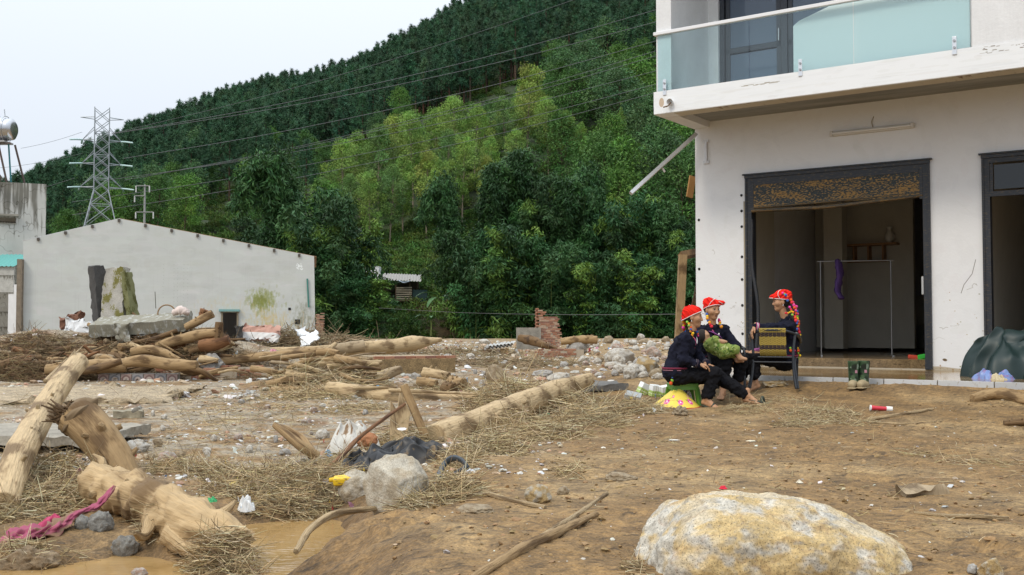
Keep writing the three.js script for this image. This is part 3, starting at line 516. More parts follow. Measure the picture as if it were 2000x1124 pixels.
{ // tall pale-trunked trees in the middle, broadleaves either side of them
  const eu = [1, 2, 3, 4, 5].map(i => broadGeo(300 + i, { H: 20, bare: 0.32, wide: 3.4, blobs: 30, tone: i === 2 ? [0.14, 0.245, 0.07] : i === 4 ? [0.25, 0.33, 0.07] : i === 5 ? [0.17, 0.29, 0.06] : [0.20, 0.32, 0.07], droop: 0.7, dens: 430, leaf: 0.44, blob: 1.5, lean: 1.2 }));
  const list = [[665, 268, 148, 0], [702, 252, 152, 2], [738, 236, 150, 1], [772, 222, 154, 3], [806, 212, 150, 0], [842, 205, 156, 2], [868, 250, 146, 1], [890, 184, 152, 0], [926, 196, 150, 2], [958, 262, 145, 4], [990, 186, 151, 1], [1030, 122, 152, 3], [1072, 186, 149, 0], [1104, 214, 150, 2], [760, 318, 139, 1], [832, 288, 140, 3], [902, 262, 141, 0], [1136, 236, 152, 4], [1216, 206, 150, 4], [684, 338, 140, 1], [722, 330, 137, 0], [786, 300, 143, 4], [866, 310, 137, 2], [652, 330, 165, 4], [684, 300, 168, 3], [720, 276, 170, 0], [754, 262, 170, 2], [790, 256, 168, 4], [824, 240, 172, 1], [856, 226, 170, 3], [908, 232, 172, 4], [946, 226, 168, 0], [974, 214, 172, 3], [1008, 178, 168, 2], [1052, 168, 170, 4], [1090, 232, 166, 1], [640, 372, 146, 2], [948, 300, 140, 3], [1010, 250, 146, 0]];
  list.sort((a, b) => a[0] - b[0]);
  list.forEach(([px, py, D, k], i) => { const b = hp(px, D), h = topY(py, D) - b.y, sy = h / 20.6, s = px === 1216 ? sy * 0.45 : sy * 0.98; plantTree('eucalyptus_tree', eu[k], paleBark, leafMat, i === 0 ? 'pale-trunked light green tree, leftmost of the tall grove behind the bamboo' : px === 1216 ? 'thin lone yellowish tree with a bare pale trunk on the slope' : px === 1030 ? 'tallest light green tree of the pale-trunked grove' : `light green pale-trunked tree, ${i < 26 ? ORD[i] : ORD[38 - i] } from the ${i < 26 ? 'left' : 'right'} in the grove above the shack`, 'tree', i && px !== 1216 && px !== 1030 ? 'pale-trunked trees of the grove' : null, b, s, i * 1.9, sy); });
  const br = [1, 2, 3].map(i => broadGeo(400 + i, { H: 11, bare: 0.16, wide: 3.2, blobs: 20, tone: [[0.08, 0.18, 0.042], [0.115, 0.23, 0.042], [0.075, 0.155, 0.058]][i - 1], droop: 0.2, dens: 330, leaf: 0.46, blob: 1.5 }));
  R = mulberry(31); const spots = [];
  for (let i = 0; i < 46; i++) { const D = 126 + 72 * Math.pow((i + R()) / 46, 1.1), px = rnd(1085, 1385); spots.push([px, D, rnd(0.7, 1.15), 'leafy tree on the slope behind the right-hand bamboo', 'leafy trees behind the bamboo near the house']); }
  for (let i = 0; i < 36; i++) { const px = rnd(70, 640), D = (px < 330 ? 146 : 132) + 70 * (i + R()) / 36; spots.push([px, D, rnd(0.55, 1.0), 'leafy tree at the hill foot behind the gabled wall', 'leafy trees behind the gabled wall']); }
  for (let i = 0; i < 7; i++) { const D = 158 + 42 * (i + R()) / 7, px = rnd(640, 1080); spots.push([px, D, rnd(0.5, 0.8), 'low leafy tree among the pale trunks of the grove', 'low trees inside the grove']); }
  spots.forEach(([px, D, s, l, g], i) => plantTree('broadleaf_tree', br[i % 3], darkBark, leafMat, l, 'tree', g, hp(px, D), s, R() * 6.28));
}
{ // bamboo on the river bank
  const bg = [[501, { H: 17, spread: 3.2 }], [502, { H: 16, spread: 3.8 }], [503, { H: 15, spread: 2.8, nod: 0.8 }], [504, { H: 19, culms: 9, spread: 2.6, nod: 1.5, skirt: 6, dir: 3.1, fat: 1.15 }], [505, { H: 19, culms: 9, spread: 1.6, nod: 1.3, skirt: 5, dir: 0.5, fat: 1.25 }]].map(a => bambooGeo(...a));
  const hs = [17, 16, 15, 19, 19];
  const list = [[572, 276, 104, 3, 1.0], [590, 336, 105, 0, 1.1], [640, 366, 105, 1, 1], [690, 424, 104, 2, 1], [516, 408, 114, 1, 1], [610, 440, 102, 2, 1.1], [660, 470, 101.5, 0, 1.1], [700, 540, 102, 2, 1.3],
    [893, 330, 108, 3, 0.9], [944, 300, 109, 4, 1], [990, 274, 111, 4, 1.1], [1040, 324, 110, 1, 1], [1086, 330, 108, 4, 1], [1130, 350, 109, 0, 1], [1182, 312, 111, 3, 1], [1228, 372, 107, 2, 1.1], [1274, 384, 108, 0, 1], [1322, 400, 107, 1, 1], [930, 430, 104, 1, 1.15], [1000, 440, 103, 2, 1.3], [1076, 450, 102.5, 0, 1.2], [1150, 470, 102, 1, 1.2], [1232, 486, 102, 2, 1.3], [1310, 470, 103, 0, 1.2], [1370, 440, 104, 1, 1.2]];
  list.sort((a, b) => a[0] - b[0]); let nr = 0;
  list.forEach(([px, py, D, k, w], i) => { const b = hp(px, D); b.y = Math.max(b.y, -1.6); const sy = (topY(py, D) - b.y) / hs[k]; plantTree('bamboo_clump', bg[k], culmMat, bambooMat, px === 572 ? 'tall bamboo with one nodding plume behind the gabled wall corner' : px < 800 ? `dark bamboo clump beside the gabled wall, ${ORD[i]} counting rightwards` : `dark bamboo clump on the far bank, ${ORD[nr++]} counting from the shack toward the house`, 'bamboo', px === 572 ? null : px < 800 ? 'bamboo beside the gabled wall' : 'bamboo on the far bank', b, lerp(sy, 1, 0.35) * w * (px < 800 ? 1.2 : 1.08), k > 2 ? 0 : i * 2.1, sy); });
}
{ // undergrowth on the bank and the slope
  const L = new Leaves(), r = mulberry(61); for (let i = 0; i < 200; i++) { const n = rdir(r), o = V(n.x * 0.9, Math.abs(n.y) * 0.75, n.z * 0.9).multiplyScalar(0.4 + 0.6 * r()), d = rdir(r).add(V(0, 0.35, 0)).addScaledVector(n, 0.5).normalize(), s = d.clone().cross(rdir(r)).normalize(); L.leaf(o, d, s, 0.2 + 0.25 * r(), 0.10, vary([0.07, 0.14, 0.03], 0.45, r)); }
  const g = L.geo(), m4 = new THREE.Matrix4(), list = []; R = mulberry(62);
  for (let i = 0; i < 9000; i++) { const near = i < 4200, D = near ? 107 + 38 * R() : 140 + 130 * R(), px = rnd(40, 1400), x = (px - 1000) / FPX * D; if (near && D < 116 && fbm(x * 0.1, D * 0.1, 2, 3) > 0.05 && R() < 0.6) continue; if (D < 121 && Math.abs(px - 780) < 60 && D > 113) { if (R() < 0.75) continue; } list.push([x, D, rnd(0.6, 1.5)]); }
  const im = new THREE.InstancedMesh(g, leafMat, list.length); im.name = numbered('undergrowth'); tag(im, 'tangled green undergrowth of weeds and creepers covering the bank', 'undergrowth', null, 'stuff');
  list.forEach(([x, D, s], i) => { m4.compose(V(x, hh(x, D) - 0.1, -D), new THREE.Quaternion().setFromAxisAngle(V(0, 1, 0), i), V(s, s * rnd(0.7, 1.2), s)); im.setMatrixAt(i, m4); const v = rnd(0.65, 1.35); im.setColorAt(i, C(v * rnd(0.8, 1.35), v, v * rnd(0.7, 1.1))); }); scene.add(im); im.castShadow = im.receiveShadow = true;
}
function bananaPlant(p, leaves, label, s = 1) {
  const t = thing('banana_plant', label, 'plant'); t.position.copy(p); t.scale.setScalar(s); const gm = MP({ vertexColors: true, roughness: 0.5, side: THREE.DoubleSide, transmission: 0.3, thickness: 0 });
  mesh('stem', tube([V(0, -0.4, 0), V(0.03, 0.9, 0), V(0, 1.7, 0.02)], [0.13, 0.1, 0.06], { n: 6, seg: 8 }), M({ color: C(0.16, 0.2, 0.06) }), t);
  for (const [a, el, len, w, bend, tone] of leaves) {
    const pos = [], idx = [], col = [], N = 14, o = V(0, 1.5, 0), out = V(Math.cos(a), 0, Math.sin(a)), side = V(-Math.sin(a), 0, Math.cos(a)); let e = el, q = o.clone();
    for (let i = 0; i <= N; i++) { const f = i / N, ww = w * Math.pow(Math.sin(Math.PI * clamp(0.04 + 0.94 * f)), 0.6) * (f < 0.12 ? f / 0.12 : 1); for (const k of [-1, 0, 1]) { const b = q.clone().addScaledVector(side, k * ww).add(V(0, k ? ww * 0.25 : 0, 0)); pos.push(b.x, b.y, b.z); col.push(...(k ? tone : tone.map(c => c * 1.5))); } q.add(out.clone().multiplyScalar(Math.cos(e) * len / N)).add(V(0, Math.sin(e) * len / N, 0)); e -= bend / N; }
    for (let i = 0; i < N; i++) for (let k = 0; k < 2; k++) { const A = i * 3 + k, B = A + 3; idx.push(A, A + 1, B, B, A + 1, B + 1); }
    mesh('leaf', geoFrom(pos, idx, null, col), gm, t);
  }
  return t;
}
{ const y = [0.22, 0.36, 0.05], g = [0.08, 0.2, 0.06], h = [0.1, 0.24, 0.09];
  bananaPlant(P(862, 612, 109), [[0.3, 1.35, 3.2, 0.42, 0.5, y], [2.9, 0.75, 3.0, 0.4, 1.5, h], [0.1, 0.5, 3.2, 0.36, 1.3, g], [2.3, 0.3, 2.5, 0.36, 1.6, g], [-0.8, 0.6, 2.4, 0.35, 1.4, g]], 'banana plant with one upright yellow-green leaf below the shack');
  bananaPlant(P(842, 650, 106), [[2.7, 0.9, 2.4, 0.3, 1.5, h], [3.4, 0.2, 2.2, 0.3, 1.5, h], [0.4, 0.8, 2.0, 0.28, 1.6, g], [1.5, 0.9, 2.0, 0.28, 1.5, g]], 'small banana plant with drooping leaves low on the brown bank', 0.8); }
{ // shack
  const s = thing('shack', 'open wooden shack under grey corrugated roofing on the green bank', 'shack'); s.position.copy(P(778, 575, 117)); const D = 117, w = pxm(88, D);
  const pos = [], idx = [], N = 48; for (let i = 0; i <= N; i++) for (const [z, y] of [[2.0, 1.55], [-2.4, 2.5]]) pos.push(-w / 2 + w * i / N + (z < 0 ? -0.2 : 0.2), y + 0.06 * Math.cos(i * Math.PI / 1.5) - 0.22 * i / N, z); for (let i = 0; i < N; i++) { const a = i * 2; idx.push(a, a + 2, a + 1, a + 1, a + 2, a + 3); }
  mesh('roof', geoFrom(pos, idx, null, null), M({ color: C(0.28, 0.27, 0.25), side: THREE.DoubleSide }), s);
  const wd = M({ map: barkTex, color: C(0.34, 0.25, 0.16) }); for (const x of [-2.2, -0.1, 1.4]) mesh('post', rod(V(x, -0.9, 1.6), V(x, 1.6, 1.6), 0.08), wd, s); for (const x of [-2.2, 1.9]) mesh('post', rod(V(x, -0.6, -2), V(x, 2.1, -2), 0.08), wd, s);
  for (let i = 0; i < 6; i++) mesh('slat', box(1.7, 0.13, 0.04, 0.8, -0.55 + i * 0.24, 1.68, 0, 0, 0.02 * (i % 3 - 1)), M({ color: C(0.33, 0.29, 0.21) }), s);
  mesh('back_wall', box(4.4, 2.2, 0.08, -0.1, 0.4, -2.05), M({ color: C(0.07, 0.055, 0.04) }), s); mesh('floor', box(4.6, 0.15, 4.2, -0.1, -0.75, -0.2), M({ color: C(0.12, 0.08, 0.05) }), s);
  mesh('tarp', tube([V(0.2, 1.45, 1.75), V(0.8, 1.2, 1.9), V(1.5, 1.4, 1.8)], [0.25, 0.35, 0.2], { n: 10, seg: 8, lump: 0.5, flat: 0.3 }), M({ color: C(0.32, 0.38, 0.46) }), s);
  mesh('net_screen', box(1.6, 1.3, 0.05, 2.5, -0.2, 1.3, 0, 0.2, 0), M({ color: C(0.02, 0.05, 0.05) }), s); mesh('hanging_cloth', box(0.3, 0.8, 0.06, -2.4, -0.4, 1.8, 0, 0, 0.1, 0.02), M({ color: C(0.35, 0.06, 0.03) }), s);
  const wl = solo('white_shed_wall', boxUV(box(2.4, 2.2, 2)), whiteWall, 'small white wall half hidden by bamboo behind the shack', 'wall'); wl.position.copy(P(722, 540, 122));
}
// ---------- ruined neighbourhood: gabled wall, left house, pylons, wires, ruins ----------
const concTex = tex(512, 512, (u, v) => { const a = pf(u, v, 4, 4, 5), b = pf(u, v, 40, 40, 3, pn2), k = 0.66 + 0.16 * a + 0.12 * b; return [k, k * 0.985, k * 0.95]; });
const concBump = gray(512, 512, (u, v) => 0.5 + 0.4 * pf(u, v, 20, 20, 5, pn2));
const concrete = M({ map: concTex, color: C(0.62, 0.60, 0.55), bumpMap: concBump, bumpScale: 0.01 });
const WD = 60, wp = (px, py) => { const q = P(px, py, WD); return new THREE.Vector2(q.x, q.y); };
{ // gabled party wall
  const t = thing('gabled_building', 'long pale grey gabled building with a blank stained wall', 'building'); const pivot = P(616, 600, WD); t.position.set(pivot.x, 0, -WD); t.rotation.y = 0.187;
  const pts = [[45, 690], [616, 690], [613, 501], [225, 434], [45, 479]].map(a => wp(...a)), s = new THREE.Shape(pts);
  const dr = [[428, 690], [457, 690], [457, 611], [428, 611]].map(a => wp(...a)); s.holes.push(new THREE.Path(dr));
  const x0 = pts[0].x, x1 = pts[1].x, yb = pts[0].y, yt = pts[3].y;
  const cv = document.createElement('canvas'); cv.width = 2048; cv.height = 1024; const c = cv.getContext('2d'), r = mulberry(44);
  const X = px => (wp(px, 600).x - x0) / (x1 - x0) * 2048, Y = py => 1024 - (wp(300, py).y - yb) / (yt - yb) * 1024;
  c.fillStyle = '#c3c6c4'; c.fillRect(0, 0, 2048, 1024);
  for (let i = 0; i < 1500; i++) { c.fillStyle = r() < 0.5 ? `rgba(150,150,140,${r() * 0.06})` : `rgba(225,228,226,${r() * 0.07})`; c.beginPath(); c.ellipse(r() * 2048, r() * 1024, 5 + r() * 110, 3 + r() * 40, 0, 0, 7); c.fill(); }
  for (let i = 0; i < 260; i++) { const x = r() * 2048, y = Y(lerp(479, 640, r())); c.fillStyle = `rgba(140,138,128,${r() * 0.10})`; c.fillRect(x, y, 1 + r() * 3, 20 + r() * 260); }
  const blot = (px, py, rx, ry, col, n) => { for (let i = 0; i < n; i++) { const a = r() * 6.28, q = 0.55 * Math.sqrt(-2 * Math.log(r() + 1e-4)); c.fillStyle = col(r()); c.beginPath(); c.ellipse(X(px + Math.cos(a) * q * rx), Y(py + Math.sin(a) * q * ry), 1 + r() * 9, 2 + r() * 22, 0, 0, 7); c.fill(); } };
  blot(508, 588, 26, 20, k => `rgba(${105 + k * 30},${115 + k * 25},55,.16)`, 700); blot(520, 628, 45, 22, k => `rgba(${190 + k * 20},${155 + k * 20},80,.10)`, 420); blot(590, 625, 22, 30, k => `rgba(90,90,60,.10)`, 300); blot(440, 600, 60, 16, k => 'rgba(200,170,100,.06)', 220);
  c.fillStyle = 'rgba(90,90,85,.7)'; for (const px of [310, 331, 338, 350, 358]) for (let k = 0; k < 12; k++) c.fillRect(X(px + r()), Y(520 + k * 7), 2.4, 3);
  c.fillStyle = 'rgba(235,240,240,.8)'; for (let k = 0; k < 30; k++) { c.beginPath(); c.ellipse(X(583 + (r() - 0.5) * 12), Y(522 + (r() - 0.5) * 12), 4, 5, 0, 0, 7); c.fill(); }
  c.strokeStyle = 'rgba(60,60,50,.8)'; c.lineWidth = 5; c.beginPath(); c.moveTo(X(295), Y(572)); c.lineTo(X(297), Y(604)); c.stroke();
  const T = new THREE.CanvasTexture(cv); T.colorSpace = THREE.SRGBColorSpace;
  const g = new THREE.ExtrudeGeometry(s, { depth: 0.3, bevelEnabled: false }).translate(0, 0, -WD - 0.3), p = g.attributes.position, uv = g.attributes.uv; for (let i = 0; i < p.count; i++) uv.setXY(i, (p.getX(i) - x0) / (x1 - x0), (p.getY(i) - yb) / (yt - yb));
  mesh('gable_wall', g, M({ map: T, color: C(0.90, 0.91, 0.90) }), t);
  const rust = M({ color: C(0.36, 0.22, 0.12) }), zinc = M({ color: C(0.55, 0.55, 0.54), roughness: 0.5 });
  const e = [wp(40, 476), wp(225, 431), wp(618, 499)];
  for (const [a, b, m] of [[e[0], e[1], zinc], [e[1], e[2], rust]]) { const A = V(a.x, a.y - 0.05, -WD - 5.8), B = V(b.x, b.y - 0.05, -WD - 5.8), len = A.distanceTo(B), q = box(len, 0.02, 11.0), an = Math.atan2(B.y - A.y, B.x - A.x); q.rotateZ(an); q.translate((A.x + B.x) / 2, (A.y + B.y) / 2, -WD - 5.85); mesh('roof_sheet', q, m, t); }
  for (let i = 0; i < 11; i++) { const f = (i + 0.5) / 11, px = lerp(48, 608, f), py = px < 225 ? lerp(479, 434, (px - 45) / 180) : lerp(434, 501, (px - 225) / 388), q = wp(px, py + 2); mesh('purlin_end', box(0.14, 0.16, 0.1, q.x, q.y - 0.05, -WD + 0.05), M({ color: C(0.08, 0.07, 0.06) }), t); }
  mesh('side_wall', boxUV(box(0.3, 5.2, 11, wp(612, 500).x - 0.17, 2.0, -WD - 5.8)), whiteWall, t); mesh('side_wall', boxUV(box(0.3, 5.4, 11, wp(46, 500).x + 0.17, 2.0, -WD - 5.8)), whiteWall, t); mesh('back_wall', boxUV(box(16.4, 5.2, 0.3, (x0 + x1) / 2, 2.0, -WD - 11.2)), whiteWall, t);
  mesh('corner_pier', boxUV(box(0.28, 5.3, 0.5, wp(42, 500).x, 2.0, -WD + 0.12)), M({ map: concTex, color: C(0.45, 0.38, 0.3) }), t);
  const dq = wp(442, 609); mesh('door_lintel', box(1.2, 0.12, 0.3, dq.x, dq.y + 0.05, -WD + 0.1), M({ color: C(0.16, 0.32, 0.32) }), t); for (const px of [427, 458]) mesh('door_jamb', box(0.1, 2.2, 0.12, wp(px, 650).x, dq.y - 1.1, -WD + 0.05), M({ color: C(0.2, 0.17, 0.12) }), t);
  mesh('drain_pipe', rod(V(wp(599, 545).x, wp(599, 545).y, -WD + 0.08), V(wp(602, 601).x, wp(602, 601).y, -WD + 0.08), 0.05, 8), M({ color: C(0.06, 0.2, 0.17) }), t);
  for (const [px, py, w] of [[563, 604, 0.16], [579, 629, 0.3]]) { const q = wp(px, py); mesh('wall_hole', box(w, w * 0.9, 0.02, q.x, q.y, -WD + 0.008), M({ color: C(0.015, 0.015, 0.013) }), t); }
  for (const c of t.children) c.geometry.translate(-pivot.x, 0, WD).scale(0.936, 1, 1); // the building turns about its right-hand corner
  const bw = thing('broken_brick_pier', 'broken brick pier at the end of the gabled wall', 'pier'); R = mulberry(8); const bq = wp(618, 650); bw.position.set(bq.x + 0.2, -0.2, -WD + 0.2);
  const bg = box(0.21, 0.062, 0.2, 0, 0, 0), bm = [C(0.3, 0.16, 0.1), C(0.25, 0.15, 0.11), C(0.35, 0.22, 0.15)].map(c => M({ color: c })); for (let k = 0; k < 28; k++) for (let j = 0; j < 2; j++) if (k < 22 || R() < 0.6) { const b = mesh('brick', bg, bm[(k + j) % 3], bw); b.position.set(j * 0.22 - 0.1 + rnd(-0.01, 0.01) + (k % 2) * 0.05, k * 0.072, rnd(-0.02, 0.02)); }
}
{ // stained concrete house at the left edge with a roof tank
  const t = thing('concrete_house', 'weathered grey concrete house at the left edge below a roof tank', 'house'), D = 64, w0 = P(-90, 360, D), w1 = P(90, 360, D), w = w1.x - w0.x, top = w1.y;
  const st = tex(512, 1024, (u, v) => { const a = pf(u, v, 4, 5, 5), run = pf(u, v, 34, 3, 4, pn2), k = sst(-0.15, 0.4, run + 1.5 * (v - 0.80) + a * 0.5), cr = Math.abs(pf(u, v, 5, 7, 3)) < 0.012 ? 0.35 : 0; return mix3([0.77 + 0.08 * a, 0.77 + 0.08 * a, 0.75 + 0.08 * a], [0.33, 0.32, 0.28], clamp(k * 0.7 + cr)); });
  const s = new THREE.Shape([[0, -0.6], [w - 1.15, -0.6], [w - 1.15, 2.0], [w - 1.5, 2.55], [w - 2.6, 2.55], [w - 2.6, 5.5], [w, 5.5], [w, -0.6]].slice(0, 0).concat([[0, -0.6], [w, -0.6], [w, top], [0, top]]).map(a => new THREE.Vector2(...a)));
  const arch = new THREE.Path(); const ax = w * 0.5 - 0.2; arch.moveTo(ax, -0.5); arch.lineTo(w - 1.75, -0.5); arch.lineTo(w - 1.75, 2.3); arch.quadraticCurveTo(w - 2.3, 2.35, ax, 1.6); arch.lineTo(ax, -0.5); s.holes.push(arch);
  const wy = P(20, 434, D); s.holes.push(new THREE.Path([[wy.x - w0.x - 0.42, wy.y - 0.14], [wy.x - w0.x + 0.5, wy.y - 0.14], [wy.x - w0.x + 0.5, wy.y + 0.2], [wy.x - w0.x - 0.42, wy.y + 0.2]].map(a => new THREE.Vector2(...a))));
  const g = new THREE.ExtrudeGeometry(s, { depth: 0.25, bevelEnabled: false }).translate(w0.x, 0, -D - 0.25), p = g.attributes.position, uv = g.attributes.uv; for (let i = 0; i < p.count; i++) uv.setXY(i, (p.getX(i) - w0.x) / w, p.getY(i) / top * 0.98);
  const sm = M({ map: st, color: C(0.78, 0.78, 0.77), bumpMap: concBump, bumpScale: 0.01 });
  mesh('front_wall', g, sm, t); mesh('side_wall', boxUV(box(0.25, top + 0.6, 7, w1.x - 0.13, top / 2 - 0.3, -D - 3.76)), sm, t); mesh('back_wall', boxUV(box(w, top + 0.6, 0.25, w0.x + w / 2, top / 2 - 0.3, -D - 7.3)), sm, t); mesh('roof_slab', boxUV(box(w - 0.3, 0.2, 7, w0.x + w / 2, top - 0.5, -D - 3.76)), concrete, t);
  mesh('window_hood', box(1.2, 0.12, 0.4, wy.x + 0.04, wy.y + 0.32, -D + 0.15), concrete, t); mesh('window_frame', box(1.0, 0.05, 0.1, wy.x + 0.04, wy.y - 0.17, -D + 0.02), concrete, t);
  for (const c of t.children) c.geometry.translate(-w1.x, 0, D); t.position.set(w1.x, 0, -D); t.rotation.y = 0.42;
  const le = thing('lean_to', 'small lean-to with a teal sheet roof between the grey house and the gabled wall', 'lean-to'); const q = P(20, 520, 61.5);
  mesh('roof', (() => { const pos = [], idx = [], N = 30; for (let i = 0; i <= N; i++) for (const [y, z] of [[0, 0], [0.85, -2.2]]) pos.push(q.x - 2 + 2.55 * i / N, q.y - 0.05 + y + 0.03 * Math.cos(i * 2.1) - 0.18 * (1 - i / N) * 0, q.z + 0.6 + z); for (let i = 0; i < N; i++) { const a = i * 2; idx.push(a, a + 2, a + 1, a + 1, a + 2, a + 3); } return geoFrom(pos, idx); })(), M({ color: C(0.12, 0.36, 0.33), side: THREE.DoubleSide }), le);
  mesh('wall', boxUV(box(2.3, 1.55, 0.2, q.x - 0.75, q.y - 0.85, q.z + 0.35)), sm, le); mesh('pier', boxUV(box(0.5, 3.0, 0.25, q.x + 0.35, q.y - 2.6, q.z + 0.3)), whiteWall, le);
  // tank and stand
  const k = thing('water_tank', 'stainless steel water tank lying on the roof of the grey house', 'tank'), tc = P(-6, 253, D - 1), R0 = pxm(25, D);
  const ss = M({ color: C(0.5, 0.51, 0.53), metalness: 0.9, roughness: 0.25 }); const tank = tube([V(tc.x - 2.0, tc.y, tc.z), V(tc.x - 1.9, tc.y, tc.z), V(tc.x + 0.75, tc.y, tc.z), V(tc.x + 0.92, tc.y, tc.z)], [R0 * 0.8, R0, R0, R0 * 0.82], { n: 24, seg: 28, cap: 0.3 });
  mesh('drum', tank, ss, k); for (const x of [-0.6, 0.1, 0.55]) mesh('band', new THREE.TorusGeometry(R0 + 0.012, 0.02, 6, 30).rotateY(Math.PI / 2).translate(tc.x + x, tc.y, tc.z), ss, k); mesh('inlet', rod(V(tc.x + 0.45, tc.y + R0, tc.z), V(tc.x + 0.4, tc.y + R0 + 0.45, tc.z), 0.025), ss, k); mesh('cradle', box(2.2, 0.1, 1.2, tc.x - 0.4, tc.y - R0 - 0.02, tc.z), M({ color: C(0.4, 0.4, 0.4), metalness: 0.6 }), k);
  const f = thing('tank_stand', 'rusty steel legs carrying the water tank', 'stand'), rm = M({ color: C(0.12, 0.09, 0.08) }); const ty = tc.y - R0 - 0.08; for (const [x, z] of [[0.35, 0.5], [0.95, -0.6], [-1.4, 0.5], [-1.4, -0.6]]) mesh('leg', bar(V(tc.x + x + 0.12, top - 0.3, tc.z + z - 1.0), V(tc.x + x - 0.1, ty, tc.z + z * 0.8), 0.09), rm, f);
  mesh('pipe', rod(V(tc.x + 0.62, top - 0.3, tc.z - 0.6), V(tc.x + 0.6, ty, tc.z - 0.2), 0.05), M({ color: C(0.05, 0.2, 0.22) }), f); mesh('brace', rod(V(tc.x - 1.3, top, tc.z - 0.5), V(tc.x + 0.4, ty - 0.1, tc.z + 0.4), 0.02), rm, f); mesh('brace', rod(V(tc.x + 0.4, top, tc.z - 0.5), V(tc.x - 1.3, ty - 0.1, tc.z + 0.4), 0.02), rm, f); mesh('beam', bar(V(tc.x - 1.6, ty - 0.03, tc.z + 0.35), V(tc.x + 1.0, ty - 0.03, tc.z + 0.35), 0.08), rm, f);
  const sd = solo('solar_drum', tube([V(tc.x - 1, top + 0.15, tc.z + 0.6), V(tc.x + 0.5, top + 0.15, tc.z + 0.6)], [0.22, 0.22], { n: 6, seg: 14 }), M({ color: C(0.18, 0.15, 0.12), metalness: 0.5, roughness: 0.4 }), 'dull metal drum on the roof under the tank stand', 'drum');
}
// ---- lattice pylons and the lines ----
const steel = M({ color: C(0.30, 0.33, 0.35), metalness: 0.35, roughness: 0.5 }), insul = M({ color: C(0.45, 0.62, 0.60), roughness: 0.25 });
function pylon(p, H, wb, wt, waist, arms, label, turn, th) {
  const t = thing('lattice_pylon', label, 'pylon'); t.position.copy(p); t.rotation.y = turn;
  const W = y => y < waist ? lerp(wb, wt, y / waist) : wt, cr = (y, i) => { const w = W(y) / 2; return V(i & 1 ? w : -w, y, i & 2 ? w : -w); }, ring = [0, 1, 3, 2];
  for (let i = 0; i < 4; i++) mesh('leg', merge([bar(cr(0, i), cr(waist, i), th * 1.5), bar(cr(waist, i), cr(H, i), th * 1.3)]), steel, t);
  const ys = [0]; while (ys[ys.length - 1] < H - 0.5) { const y = ys[ys.length - 1]; ys.push(Math.min(H, y + W(y) * (y < waist ? 0.72 : 0.85))); }
  for (let k = 0; k < ys.length - 1; k++) { const L = []; for (let f = 0; f < 4; f++) { const a = ring[f], b = ring[(f + 1) % 4]; L.push(bar(cr(ys[k], a), cr(ys[k + 1], b), th), bar(cr(ys[k], b), cr(ys[k + 1], a), th)); if (k % 2 === 0) L.push(bar(cr(ys[k], a), cr(ys[k], b), th)); } mesh('lattice_panel', merge(L), steel, t); }
  for (const [y, len, s, ins] of arms) { const tip = V(s * (wt / 2 + len), y, 0), L = []; for (const i of s > 0 ? [1, 3] : [0, 2]) { L.push(bar(cr(y, i), tip, th), bar(cr(y + 1.5 < H ? y + 1.5 : y, i), tip, th * 0.8)); } const a = mesh('cross_arm', merge(L), steel, t); if (ins) mesh('insulator', tube([tip.clone(), tip.clone().add(V(s * 0.1, -0.1, -0.7)), tip.clone().add(V(s * 0.15, -0.2, -1.4))], [0.11], { n: 6, seg: 6 }), insul, a), mesh('insulator', tube([tip.clone(), tip.clone().add(V(s * 0.6, -0.12, 0.7)), tip.clone().add(V(s * 1.3, -0.25, 1.2))], [0.11], { n: 6, seg: 6 }), insul, a); }
  return t;
}
